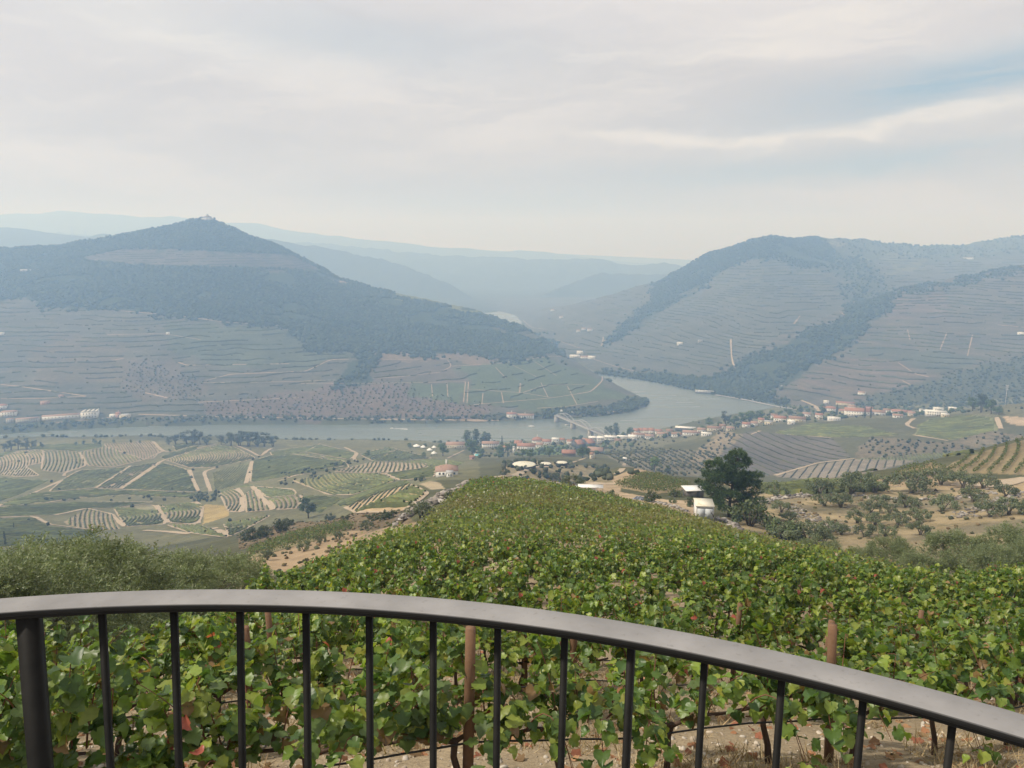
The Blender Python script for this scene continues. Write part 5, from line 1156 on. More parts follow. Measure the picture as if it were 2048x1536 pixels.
def leaf_colors(n, rg, low=None, dry=1.0):
    c = VC[rg.integers(0, len(VC), n)] * rg.uniform(.75, 1.25, (n, 1))
    q = rg.random(n)
    if low is not None: q = q - 0.055 * low * dry
    c[q < .06] = np.array((.26, .26, .05)) * rg.uniform(.7, 1.2, ((q < .06).sum(), 1))
    c[q < .03] = np.array((.24, .15, .07)) * rg.uniform(.6, 1.2, ((q < .03).sum(), 1))
    rd = rg.random(n) < .006; c[rd] = np.array((.44, .12, .085)) * rg.uniform(.7, 1.1, (rd.sum(), 1))
    return c
def make_vine(seed, dens=1.0, size=.125, thin=1.0):
    rg = np.random.default_rng(seed); wood = MB(); cane = MB()
    x0 = rg.normal(0, .04)
    wood.tube([(0, 0, -.12), (.02, rg.normal(0, .02), .2), (x0, rg.normal(0, .02), .42), (x0 + .01, 0, .60)], [.036, .027, .024, .026], 7)
    for s_ in (-1, 1):
        wood.tube([(x0, 0, .57), (x0 + s_ * .18, rg.normal(0, .02), .66), (x0 + s_ * .48, rg.normal(0, .03), .66)], [.022, .017, .011], 6)
    P, N, S_, B = [], [], [], []
    for k in range(int(13 * thin)):
        bx = x0 + rg.uniform(-.5, .5); lean = rg.normal(0, .17); topz = rg.uniform(1.05, 1.72); dx = rg.normal(0, .22)
        t = np.linspace(0, 1, 9)
        pts = np.c_[bx + dx * t ** 1.3, rg.normal(0, .02) + lean * t ** 1.4, .64 + (topz - .64) * (t - .22 * t ** 3 * rg.uniform(0, 1.2))]
        if rg.random() < .35:      # a cane that has fallen over and hangs out of the row
            pts = np.c_[bx + dx * t, np.sign(lean) * (.1 + .55 * t), .66 + .42 * np.sin(t * 3.1) * rg.uniform(.6, 1.2) - .45 * t ** 2 * rg.random()]
        cane.tube(pts, np.linspace(.0065, .0028, 9), 4, cap=False)
        nl = int(rg.integers(19, 29) * dens)
        q = rg.uniform(.05, 1.0, nl)
        c = np.stack([np.interp(q, t, pts[:, j]) for j in range(3)], 1)
        out = unit(np.c_[rg.normal(0, 1, nl), rg.normal(0, 1, nl) + np.sign(lean) * .6, rg.uniform(-.3, .7, nl)])
        P.append(c + out * rg.uniform(.04, .13, (nl, 1))); B.append(out)
        N.append(out * rg.uniform(.2, 1.1, (nl, 1)) + np.array([0, 0, .75]) + rg.normal(0, .38, (nl, 3)))
        S_.append(size * rg.uniform(.6, 1.25, nl))
    P, N, S_, B = np.concatenate(P), np.concatenate(N), np.concatenate(S_), np.concatenate(B)
    rot = frames(N, B - np.array([0, 0, .45]), rg)
    which = rg.integers(0, 4, len(P)); Vs, Fs, Cs, n = [], [], [], 0
    col = leaf_colors(len(P), rg, np.clip((1.0 - P[:, 2]) * 3, 0, 2))
    for w in range(4):
        m = which == w
        V, F = scatter(*LEAVES[w], P[m], rot[m], S_[m][:, None]); Vs.append(V); Fs.append(F + n); n += len(V)
        cc = np.repeat(col[m], len(LEAVES[w][0]), 0) * np.tile(np.r_[np.ones(len(outl)), [1.18]], m.sum())[:, None]; Cs.append(cc)
    return (wood.mesh('trunk', vine_wood, True), cane.mesh('canes', cane_m), make_mesh('foliage', np.concatenate(Vs), np.concatenate(Fs), vine_leaf, np.concatenate(Cs)))
VN = [make_vine(200 + k, 1.35, .098, [1.25, 1.0, .65, 1.2, .8, 1.1][k]) for k in range(6)]
VM = [make_vine(300 + k, .95, .122, [.95, 1.05, 0.6, .85][k]) for k in range(4)]
TILT = .30; RD = unit(np.array([1.0, TILT])); ROWSP = 2.4
def row_y(k, X): return 5.65 + TILT * X + ROWSP * k + .25 * np.sin(X * .21 + k)
rgv = np.random.default_rng(77)
far_P = []
near = []
for k in range(0, 62):
    xs = np.arange(-60, 75, .96) + rgv.uniform(-.08, .08, int(math.ceil(135 / .96))) + (k % 3) * .3
    ys = row_y(k, xs); ok = in_field(xs, ys) & (ys > 3.6)
    a = xs / np.maximum(ys, .1); ok &= (np.abs(a) < 1.05) & (rgv.random(len(xs)) > .07)
    for x, y in zip(xs[ok], ys[ok]):
        z = float(ground(x, y)); u, v = pix(x, y, z + .9); ub, vb = pix(x, y, z + 1.6)
        inside = -70 < u < 2120 and vb < 1600
        near.append((y, k, x, z, inside, float(u)))
cand = sorted([n for n in near if n[4]])[:292]
lim = cand[-1][0]
print('VINES individual', len(cand), 'to', lim, 'of', len(near))
byrow = {}
for y, k, x, z, ins, u in cand: byrow.setdefault(k, []).append((x, y, z))
cnt = 0
for k in sorted(byrow):
    for j, (x, y, z) in enumerate(sorted(byrow[k])):
        sparse = k < 3 and x > 1.2 and rgv.random() < .6
        parts = VN[2 + 2 * (cnt % 2)] if sparse else VN[(cnt * 5 + k) % 6] if y < 15 else VM[(cnt * 3 + k) % 4]
        cnt += 1
        where = 'nearest vine row below the railing' if k == 0 else f'{ordinal(k)} vine row counted from the railing'
        t = thing('grapevine', f'leafy grapevine, {ordinal(j)} from the left in the {where}', 'grapevine', (x, y, z), math.atan(TILT) + rgv.normal(0, .08) + (PI if rgv.random() < .5 else 0), 'grapevines in the rows below the terrace', (1.05 * rgv.uniform(.9, 1.1), rgv.uniform(.9, 1.15), rgv.uniform(.78, 1.10)))
        for nm_, me_ in zip(('trunk', 'canes', 'foliage'), parts): link(nm_, me_, t)
ids = set((k, x) for y, k, x, z, i_, u_ in cand)
rest = np.array([(x, y, z) for y, k, x, z, i_, u_ in near if (k, x) not in ids])
# the vineyard farther down: one mass of leaf clumps, coarser with distance
rg = np.random.default_rng(5); Vs, Fs, Cs, n = [], [], [], 0
t4 = np.array([(-0.5, -.15, 0), (0, -.45, .14), (.5, .1, 0), (.05, .55, .10)])
for lo, hi, nl, ls in [(0, 36, 90, .15), (36, 48, 80, .17), (48, 66, 64, .20), (66, 90, 52, .235), (90, 130, 40, .27)]:
    m = (rest[:, 1] >= lo) & (rest[:, 1] < hi); p = rest[m]
    if not len(p): continue
    N = len(p) * nl; q = np.repeat(p, nl, 0)
    al = rg.uniform(-.62, .62, N); ac = rg.normal(0, .26, N); vt = np.repeat(rg.uniform(.88, 1.14, len(p)), nl)
    zz_ = (.35 + 1.3 * rg.random(N) ** .7) * vt
    X = q[:, 0] + RD[0] * al - RD[1] * ac; Y = q[:, 1] + RD[1] * al + RD[0] * ac
    nr = np.c_[rg.normal(0, .6, N), rg.normal(0, .6, N) - .25, rg.uniform(.1, 1, N)]
    V, F = scatter(t4, np.array([(0, 1, 2, 3)]), np.c_[X, Y, q[:, 2] + zz_], frames(nr, rg=rg), (ls * rg.uniform(.6, 1.35, N))[:, None])
    c = leaf_colors(N, rg, np.full(N, .25), 1.0) * np.repeat(rg.uniform(.8, 1.2, len(p)), nl)[:, None]
    tan_ = np.clip((np.repeat(p[:, 1], nl) - 28) / 55, 0, 1)[:, None] * np.clip(.5 + 1.2 * fbm(X, Y, 16, 3)[:, None], 0, .8)
    c = c * (1 - tan_) + np.array((.235, .20, .085)) * tan_
    Vs.append(V); Fs.append(F + n); Cs.append(np.repeat(c, 4, 0)); n += len(V)
o = link('vineyard_rows', make_mesh('vineyard_rows', np.concatenate(Vs), np.concatenate(Fs), vine_leaf, np.concatenate(Cs)))
o['kind'] = 'stuff'; o['label'] = 'dense green vineyard covering the ridge in front of the terrace'
# posts and drip hoses
post_m = mat_basic('weathered_post', (0.17, 0.10, 0.06), 0.9, 0.35, 6.0, 0.15, bump=0.004, bscale=40)
pm = MB(); pm.tube([(0, 0, -.3), (0, 0, .5), (.004, 0, 1.0), (.002, 0, 1.42)], [.046, .045, .043, .041], 12); post_me = pm.mesh('post', post_m, False)
hose_m, nt, bs = new_mat('black_hose'); bs.inputs['Base Color'].default_value = (.014, .014, .015, 1)
nt.link(nt.remap(nt.noise(30, obj_out(nt), 3), .3, .7, .35, .6), bs.inputs['Roughness'])
np_ = 0
for k in range(0, 3):
    x0 = -.36 + [0, 1.1, .55, 2.0, .3, 1.7, .9, 2.6, .2][k]; px_ = [x0 + 3.45 * j for j in range(-5, 9)]
    px_ = [x for x in px_ if in_field(np.array([x]), np.array([row_y(k, x)]))[0]]
    vis = []
    for x in px_:
        y = float(row_y(k, x)); z = float(ground(x, y)); u, v = pix(x, y, z + 1.2)
        if -30 < u < 2080 and v < 1560: vis.append((x, y, z))
    for j, (x, y, z) in enumerate(vis):
        o = link('vineyard_post', post_me, None, (x, y, z), np_ * 1.3); np_ += 1
        o.rotation_euler = (rgv.normal(0, .03), rgv.normal(.02, .03), np_ * 1.3); o.scale = (1, 1, rgv.uniform(.95, 1.1) * (1.0 if k == 0 else .93))
        tag(o, f'brown wooden post, {ordinal(j)} from the left in the {"nearest vine row" if k == 0 else ordinal(k) + " vine row from the railing"}', 'post', 'wooden posts in the vine rows')
    if len(px_) > 1:
        xs = np.arange(px_[0], px_[-1], .23); ys = row_y(k, xs) - .05
        sag = .07 * np.abs(np.sin((xs - x0) / 3.45 * PI)) + .03 * fbm(xs, xs * 0, 1.3, 2)
        mb = MB(); mb.tube(np.c_[xs, ys, ground(xs, ys) + .50 - sag], .0085, 6)
        tag(mb.obj('drip_hose', hose_m), f'thin black drip hose slung along the {"nearest vine row" if k == 0 else ordinal(k) + " vine row from the railing"}', 'hose', 'drip hoses along the vine rows')
# dry grass, pale stones and fallen leaves between the nearest rows
straw = mat_leaf('dry_grass', 0.15, 0.8, 0.15, 4.0, 0.3); chip = mat_basic('pale_schist', (0.47, 0.40, 0.31), 0.9, 0.25, 5.0, 0.15, tint=True)
def spots(n, y0, y1, rg, pw=1.0):
    Y = y0 + (y1 - y0) * rg.random(n) ** pw; X = Y * rg.uniform(-.85, .85, n); m = in_field(X, Y); X, Y = X[m], Y[m]
    return np.c_[X, Y, ground(X, Y)]
P = spots(46000, 3.8, 15, rg, 1.2); keep = fbm(P[:, 0], P[:, 1], .9, 3) > -.10; P = P[keep]; N = len(P)
blade = np.array([(-.03, 0, 0), (.03, 0, 0), (.0, .35, .75)])
nr = frames(np.c_[rg.normal(0, .7, N), rg.normal(0, .7, N), np.ones(N)], rg=rg)
V, F = scatter(blade, np.array([(0, 1, 2)]), P, nr, rg.uniform(.07, .28, N)[:, None])
c = np.array([(.40, .30, .17), (.46, .37, .23), (.30, .21, .12)])[rg.integers(0, 3, N)] * rg.uniform(.7, 1.2, (N, 1))
o = link('dry_grass', make_mesh('dry_grass', V, F, straw, np.repeat(c, 3, 0))); o['kind'] = 'stuff'; o['label'] = 'dry straw coloured grass between the vines'
P = spots(9000, 3.8, 26, rg, 1.3); N = len(P)
V, F = scatter(ICO * np.array([1, .8, .45]), ICOF, P + np.array([0, 0, .004]), frames(np.c_[rg.normal(0, .3, N), rg.normal(0, .3, N), np.ones(N)], rg=rg), (.008 + .036 * rg.random(N) ** 3.5)[:, None] * rg.uniform(.6, 1.5, (N, 3)))
V += rg.normal(0, .0045, V.shape)
c = np.array([(.50, .43, .34), (.36, .30, .23), (.46, .41, .34)])[rg.integers(0, 3, N)]
o = link('gravel', make_mesh('gravel', V, F, chip, np.repeat(c, 12, 0))); o['kind'] = 'stuff'; o['label'] = 'pale stone chips on the vineyard soil'
P = spots(1900, 3.8, 20, rg, 1.2); N = len(P)
V, F = scatter(*LEAVES[1], P + np.array([0, 0, .02]), frames(np.c_[rg.normal(0, .35, N), rg.normal(0, .35, N), np.ones(N)], rg=rg), (.10 * rg.uniform(.6, 1.2, N))[:, None])
c = np.array([(.30, .15, .08), (.38, .22, .12), (.34, .14, .085), (.26, .17, .09)])[rg.integers(0, 4, N)] * rg.uniform(.7, 1.2, (N, 1))
o = link('fallen_leaves', make_mesh('fallen_leaves', V, F, straw, np.repeat(c, len(LEAVES[1][0]), 0))); o['kind'] = 'stuff'; o['label'] = 'fallen brown vine leaves on the ground'

# ---------------------------------------------------------------- big olive trees close to the terrace
def near_olive(seed, nt_):
    rg = np.random.default_rng(seed); tr = MB(); tips = []
    tr.tube([(0, 0, -.4), (.05, 0, .3), (.0, .05, .8), (.05, .02, 1.15)], [.24, .19, .16, .17], 10)
    for k in range(5):
        th = k * 1.26 + rg.uniform(-.3, .3); c, s = math.cos(th), math.sin(th); r1 = rg.uniform(.6, .9)
        pts = [(.03, .02, 1.0), (c * r1 * .5, s * r1 * .5, 1.5), (c * r1, s * r1, 2.1), (c * 1.3, s * 1.3, 2.8)]
        tr.tube(pts, [.11, .08, .05, .02], 7)
        for j in range(4):
            t2 = th + rg.uniform(-1, 1); tr.tube([pts[2], (c * r1 + .6 * math.cos(t2), s * r1 + .6 * math.sin(t2), 2.5 + rg.uniform(-.4, .5))], [.035, .01], 5)
    ncl = 62
    th = rg.uniform(0, 2 * PI, ncl); rr = 2.25 * np.sqrt(rg.random(ncl)); zc = 1.5 + (2.6 * np.sqrt(np.clip(1 - (rr / 2.5) ** 2, 0, 1))) * rg.uniform(.25, 1, ncl)
    cc = np.c_[rr * np.cos(th), rr * np.sin(th), zc]
    ci = rg.integers(0, ncl, nt_); d = unit(rg.normal(size=(nt_, 3))); P0 = cc[ci] + d * (.08 + .34 * rg.random((nt_, 1)) ** .7)
    ax = unit(d + unit(np.c_[P0[:, :2], P0[:, 2:] - 2.0]) * .9 + np.array([0, 0, .3]) + rg.normal(0, .45, d.shape))
    nl = 16; L = rg.uniform(.16, .34, nt_)
    t = np.tile(np.linspace(.05, 1, nl), (nt_, 1)); P = (P0[:, None] + ax[:, None] * (t * L[:, None])[..., None]).reshape(-1, 3)
    axr = np.repeat(ax, nl, 0); out = unit(rg.normal(size=P.shape)); ld = unit(axr * .8 + out)
    nn = unit(np.cross(ld, unit(rg.normal(size=P.shape))))
    tpl = np.array([(0, 0, 0), (.12, .45, .02), (0, 1, -.03), (-.12, .45, .02)])
    V, F = scatter(tpl, np.array([(0, 1, 2, 3)]), P, frames(nn, ld, rg), (.10 * rg.uniform(.7, 1.25, len(P)))[:, None])
    col = np.array([(.20, .235, .11), (.165, .205, .095), (.25, .275, .16), (.14, .175, .08)])
    C = np.repeat(col[rg.integers(0, 4, len(P))] * np.repeat(rg.uniform(.75, 1.2, nt_), nl)[:, None], 4, 0)
    return tr.mesh('trunk', bark_pale, True), make_mesh('crown', V, F, olive_leaf, C)
NO = [near_olive(s, 3300) for s in (401, 402, 403)]
def big_olive(k, u, Y, vtop, label, wide=1.0):
    a, _ = at(u, vtop); X = float(a) * Y; g = float(ground(X, Y)); top = CAMZ + float(at(u, vtop)[1]) * Y
    h = max(2.2, top - g); sc = h / 4.7
    t = thing('olive_tree', label, 'tree', (X, Y, g), k * 1.7, 'large olive trees close to the terrace', (sc * wide * 1.12, sc * wide * 1.12, sc))
    for nm_, me_ in zip(('trunk', 'crown'), NO[k % 3]): link(nm_, me_, t)
LO = [(-140, 15.5, 1095), (15, 17.5, 1078), (120, 20.5, 1060), (262, 25.0, 1098), (375, 28.0, 1088), (438, 34.0, 1102), (-60, 24.0, 1078), (90, 30.0, 1072)]
for k, (u, Y, vt) in enumerate(LO):
    big_olive(k, u, Y, vt, ['large olive tree cut by the left picture edge above the railing', 'large olive tree at the far left above the thick railing post', 'second large olive tree from the left above the railing', 'third large olive tree from the left above the railing', 'dark olive tree left of the narrow vine terrace', 'small rightmost olive tree of the near left clump', 'olive tree behind the far left one', 'olive tree behind the second of the near left clump'][k], 1.05)
RO_ = [(1735, 66, 1086), (1790, 60, 1068), (1850, 56, 1098), (1925, 58, 1052), (1990, 52, 1080), (2045, 57, 1042), (2110, 52, 1060), (1690, 72, 1095), (1640, 80, 1070)]
for k, (u, Y, vt) in enumerate(RO_):
    big_olive(k + 1, u, Y, vt, f'leafy olive tree, {ordinal(sorted(RO_).index((u, Y, vt)))} from the left behind the right edge of the vineyard', 1.0)

# ---------------------------------------------------------------- the pine
pine_leaf = mat_leaf('pine_needles', 0.12, 0.6, 0.3, 1.2, 0.25)
def pine():
    a0_, _ = at(1457, 1040); P0 = np.array([float(a0_) * 152, 152, float(ground(float(a0_) * 152, 152))]); topz = CAMZ + float(at(1478, 899)[1]) * P0[1]; h = topz - P0[2]
    t = thing('pine_tree', 'tall dark green pine standing alone beside the white shed', 'tree', tuple(P0))
    rg = np.random.default_rng(9); tr = MB()
    tr.tube([(0, 0, -.05 * h), (.005 * h, 0, .2 * h), (.03 * h, 0, .5 * h), (.06 * h, 0, .75 * h), (.10 * h, 0, .95 * h)], [.026 * h, .021 * h, .016 * h, .009 * h, .002 * h], 9)
    CL = [(.11,.95,.10),(0.02,.92,.08),(.19,.90,.08),(-.03,.86,.09),(.25,.83,.08),(-.26,.82,.08),(-.17,.81,.08),(-.31,.75,.09),(-.12,.76,.11),(.1,.77,.13),(.29,.77,.07),(-.36,.66,.08),(-.2,.65,.12),(0,.64,.13),(.19,.65,.12),(.35,.65,.09),(-.31,.58,.1),(.42,.66,.06),(-.12,.54,.13),(.1,.54,.13),(.33,.54,.11),(-.44,.47,.07),(-.35,.45,.1),(-.2,.43,.12),(.0,.42,.10),(.17,.45,.13),(.35,.45,.12),(.46,.49,.07),(-.38,.39,.06),(-.12,.34,.1),(.21,.31,.13),(.38,.34,.11),(-.2,.25,.1),(.19,.19,.11),(.35,.22,.1),(-.12,.17,.08),(-.24,.31,.1),(.08,.25,.1)]
    P, N = [], []
    for dx, z, r in CL:
        for rep in range(2):
            lim = .36 * (1.05 - z) + .05
            y = rg.uniform(-lim, lim); x_ = dx * rg.uniform(.85, 1) if rep else dx
            x_ *= .92; c = np.array((x_ * h, y * h, z * h))
            tr.tube([(z * .1 * h, 0, (z - .10) * h), (c[0] * .6, c[1] * .6, (z - .05) * h), tuple(c)], [.008 * h, .005 * h, .002 * h], 5)
            n = int(70 * (r / .1) ** 2)
            d = unit(rg.normal(size=(n, 3))); q = c + d * (r * .84 * h * rg.uniform(.45, 1, (n, 1))) * np.array([1, 1, .62])
            P.append(q); N.append(unit(d + np.array([0, 0, .7])))
    P, N = np.concatenate(P), np.concatenate(N)
    k = 9; ax = unit(np.repeat(N, k, 0) + rg.normal(0, .65, (len(N) * k, 3)))
    nn = unit(np.cross(ax, unit(rg.normal(size=ax.shape))))
    tpl = np.array([(-.10, 0, 0), (.10, 0, 0), (.02, 1, 0)])
    V, F = scatter(tpl, np.array([(0, 1, 2)]), np.repeat(P, k, 0), frames(nn, ax, rg), (.034 * h * rg.uniform(.7, 1.3, len(ax)))[:, None])
    col = np.array([(.062, .105, .038), (.085, .13, .046), (.046, .08, .034)])
    C = np.repeat(np.repeat(col[rg.integers(0, 3, len(N))] * rg.uniform(.8, 1.25, (len(N), 1)), k, 0), 3, 0)
    tr.obj('trunk', bark, t, True); link('crown', make_mesh('crown', V, F, pine_leaf, C), t)
pine()

# ---------------------------------------------------------------- heaps of field stones
rock_m = mat_basic('schist_rock', (0.3, 0.27, 0.23), 0.9, 0.3, 1.5, 0.2, tint=True, bump=0.02)
def stone_heap(pts, wpx, n, size, label, seed, y0, y1, pile=.9, name='stone_heap'):
    rg = np.random.default_rng(seed); p = np.array(pts, float); L = np.r_[0, np.cumsum(np.hypot(*np.diff(p, axis=0).T))]
    s = rg.uniform(0, L[-1], n); off = rg.normal(0, .45, n)
    u = np.interp(s, L, p[:, 0]); v = np.interp(s, L, p[:, 1]); P = place(u, v, ymin=y0, ymax=y1)
    P[:, 0] += off * wpx[0]; P[:, 1] += rg.normal(0, .45, n) * wpx[1]; P[:, 2] = ground(P[:, 0], P[:, 1]) + pile * np.clip(1 - np.abs(off), 0, 1) * rg.random(n)
    sz = size * .8 * (.35 + rg.random(n) ** 2.2 * 1.3)
    V, F = scatter(ICO, ICOF, P, frames(np.c_[rg.normal(0, .4, n), rg.normal(0, .4, n), np.ones(n)], rg=rg), np.c_[sz, sz * rg.uniform(.5, .9, n), sz * rg.uniform(.25, .5, n)])
    V += rg.normal(size=V.shape) * np.repeat(sz, 12)[:, None] * .12
    c = np.array([(.30, .27, .235), (.22, .195, .17), (.38, .35, .31), (.15, .135, .12)])[rg.integers(0, 4, n)] * rg.uniform(.75, 1.2, (n, 1))
    o = link(name, make_mesh(name, V, F, rock_m, np.repeat(c, 12, 0))); tag(o, label, 'stone heap') if name != 'rubble' else tag(o, label, None, None, 'stuff')
stone_heap([(975,962),(945,966),(930,975),(922,985)], (2.2, 4), 420, .95, 'pale heap of field stones at the far left corner of the vineyard', 1, 95, 200)
stone_heap([(905,995),(880,1000),(858,1008),(835,1015)], (2.6, 5), 420, .8, 'long pale heap of field stones behind the olive tree left of the vineyard', 2, 95, 200, 1.5)
stone_heap([(822,1034),(812,1040),(802,1046)], (1.2, 2), 90, .8, 'stacked flat stones at the lower end of the stone heap', 3, 85, 200, 1.6)
stone_heap([(1100,968),(1150,976),(1190,984)], (1.5, 3), 130, .45, 'low line of stones along the far edge of the vineyard track', 4, 100, 240, .3, 'rubble')
stone_heap([(1290,1000),(1340,1012),(1375,1025)], (1.2, 2), 170, .5, 'grey rubble line beside the sandy track left of the shed', 5, 90, 220, .5, 'rubble')
stone_heap([(1440,1042),(1455,1046),(1470,1056)], (1.0, 2), 70, .8, 'broken stones at the foot of the pine', 6, 80, 180, .8, 'rubble')
stone_heap([(1520,1004),(1560,997),(1620,990)], (1.5, 4), 200, .6, 'dark terrace wall of stones on the left of the olive bank', 7, 110, 260, .7, 'terrace_wall')
stone_heap([(1585,1010),(1600,1025),(1640,1045),(1690,1062)], (4, 5), 260, .5, 'scattered rubble between the olives on the left of the brown bank', 8, 100, 240, .3, 'rubble')
stone_heap([(1925,1035),(1960,1020),(2010,1000),(2060,985)], (3, 5), 260, .6, 'tumbled stones on the right side of the brown bank', 9, 100, 240, .5, 'rubble')
stone_heap([(1700,990),(1790,1000),(1900,1000),(1990,985)], (2, 3), 240, .6, 'stone terrace edge under the upper row of olive trees', 10, 120, 260, .7, 'terrace_wall')
# ================================================================ buildings
def wall_mat(n, c, v=0.12): return mat_basic(n, c, 0.85, v, 0.35, 0.2, dark=tuple(x * 0.72 for x in c))
WM = {'white': wall_mat('white_render', (.74, .73, .69)), 'cream': wall_mat('cream_render', (.62, .56, .43)), 'grey': wall_mat('grey_white_render', (.58, .58, .55)), 'pink': wall_mat('pink_render', (.50, .33, .28)),
      'stone': wall_mat('dark_stone', (.16, .145, .125), .35), 'dark': wall_mat('dark_hall_wall', (.09, .095, .10)), 'pale': wall_mat('pale_concrete', (.45, .44, .41))}
def roof_mat(n, c):
    m = mat_basic(n, c, 0.9, 0.28, 0.5, 0.15, dark=tuple(x * .6 for x in c)); return m
RMAT = {'red': roof_mat('terracotta_tiles', (.31, .165, .12)), 'pinkred': roof_mat('faded_red_tiles', (.32, .215, .17)), 'brown': roof_mat('brown_tiles', (.25, .16, .115)), 'white': roof_mat('white_sheet_roof', (.72, .71, .67)), 'grey': roof_mat('grey_sheet_roof', (.38, .38, .37))}
glass_m, nt, bs = new_mat('dark_window'); nt.link(nt.mix(nt.remap(nt.noise(.6, obj_out(nt), 2), .3, .7), (.03, .035, .042), (.07, .078, .085)), bs.inputs['Base Color']); bs.inputs['Roughness'].default_value = .2
door_m = mat_basic('brown_door', (.12, .07, .045), .7, .2, 3.0)
_bc = [0]
def depth_of(P): return P[1] * CP - (P[2] - CAMZ) * SP
def gable_roof(mb, w, d, h, rise, over=.35, th=.18, hip=0.0, x0=0.0, y0=0.0):
    W, D = w / 2 + over, d / 2 + over; e = h - over * rise / (d / 2) * .8; r = h + rise; hx = W - hip * D
    V = np.array([(-W, -D, e), (W, -D, e), (W, D, e), (-W, D, e), (-hx, 0, r), (hx, 0, r)]) + np.array([x0, y0, 0])
    V2 = V - np.array([0, 0, th])
    F4 = np.array([(0, 1, 5, 4), (2, 3, 4, 5), (7, 6, 10, 11), (9, 8, 11, 10), (0, 6, 7, 1), (2, 8, 9, 3)])
    F3 = np.array([(1, 2, 5), (3, 0, 4)]); F3b = np.array([(8, 7, 11), (6, 9, 10)])
    side = np.array([(1, 7, 8, 2), (3, 9, 6, 0)])
    if hip == 0: mb.add(np.concatenate([V, V2]), [np.concatenate([F4, np.array([(1, 7, 11, 5), (5, 11, 8, 2), (3, 9, 10, 4), (4, 10, 6, 0)])])])
    else: mb.add(np.concatenate([V, V2]), [np.concatenate([F4, side]), np.concatenate([F3, F3b])])
def house(u, v, wpx, d, h, rz, roof, wall, rmat, win, label, cat='house', rise=None, chim=0, door=True, name=None, y0=600, y1=4000, winh=1.4, parapet=False):
    P = place1(u, v, ymin=y0, ymax=y1); w = wpx / FPX * depth_of(P)
    _bc[0] += 1; rg = np.random.default_rng(_bc[0])
    t = thing(name or 'village_house', label, cat, (P[0], P[1] + d * .5, P[2] - .1), R(rz) + math.atan2(-P[0], P[1]) * 0.6, None)
    rise = rise if rise is not None else d * .2
    mb = MB()
    mb.box((0, 0, h / 2 - 1.0), (w, d, h + 2.0))
    if roof == 'gable':
        for s in (-1, 1):
            x = s * (w / 2 - .12)
            V = [(x + s * .12, -d / 2, h), (x + s * .12, d / 2, h), (x + s * .12, 0, h + rise - .1), (x - s * .12, -d / 2, h), (x - s * .12, d / 2, h), (x - s * .12, 0, h + rise - .1)]
            mb.add(V, [np.array([(0, 1, 2), (5, 4, 3)]), np.array([(0, 3, 4, 1), (1, 4, 5, 2), (2, 5, 3, 0)])])
    mb.obj('wall', WM[wall], t)
    rm = MB(); rf = None
    if roof == 'gable': gable_roof(rm, w, d, h + .12, rise)
    elif roof == 'hip': gable_roof(rm, w, d, h + .12, rise, hip=min(.9, w / d * .8))
    elif roof == 'flat': rm.box((0, 0, h + .12), (w + .5, d + .5, .2)); rm.box((0, d * .2, h + .5), (w * .3, d * .3, .55))
    elif roof == 'mono':
        rm.add([(-w/2-.3, -d/2-.3, h+.1), (w/2+.3, -d/2-.3, h+.1), (w/2+.3, d/2+.3, h+rise), (-w/2-.3, d/2+.3, h+rise), (-w/2-.3, -d/2-.3, h-.1), (w/2+.3, -d/2-.3, h-.1), (w/2+.3, d/2+.3, h+rise-.2), (-w/2-.3, d/2+.3, h+rise-.2)], np.array([(0,1,2,3),(7,6,5,4),(0,4,5,1),(1,5,6,2),(2,6,7,3),(3,7,4,0)]))
    elif roof == 'saw':
        n = 4; ww = w / n
        for k in range(n):
            x0 = -w / 2 + k * ww
            V = [(x0, -d/2-.2, h), (x0 + ww, -d/2-.2, h), (x0 + ww, -d/2-.2, h + rise), (x0, d/2+.2, h), (x0 + ww, d/2+.2, h), (x0 + ww, d/2+.2, h + rise)]
            rm.add(V, [np.array([(0, 1, 2), (5, 4, 3)]), np.array([(0, 2, 5, 3), (1, 4, 5, 2), (0, 3, 4, 1)])])
    rf = rm.obj('roof', RMAT[rmat], t)
    for k in range(chim):
        cm = MB(); x = (k - (chim - 1) / 2) * w / max(chim, 1) + rg.uniform(-.5, .5); cm.box((x, d * .12, h + rise + .3), (.9, .9, rise * .8 + 2.2)); cm.box((x, d * .12, h + rise + .3 + rise * .4 + 1.2), (1.15, 1.15, .22)); cm.obj('chimney', WM[wall], rf)
    cols, rws = win; pitch = w / (cols + 1) if cols else 0
    for r in range(rws):
        for c in range(cols):
            x = -w / 2 + pitch * (c + 1) + (0 if cols > 1 else w * .18); zc = (r + .52) * h / rws
            isdoor = door and r == 0 and c == cols // 2 and cols > 1
            wm_ = MB()
            if isdoor: wm_.box((x, -d / 2 - .03, 1.1), (1.3, .14, 2.2)); wm_.obj('door', door_m, t)
            else: wm_.box((x, -d / 2 - .03, zc), (min(1.25, pitch * .5), .14, min(winh, h / rws * .55))); wm_.obj('window', glass_m, t)
    if cols:
        for s in (-1, 1):
            wm_ = MB(); wm_.box((s * (w / 2 + .03), -d * .1, h * .55), (.14, 1.1, min(1.4, h * .4))); wm_.obj('window', glass_m, t)
    return t
H = house
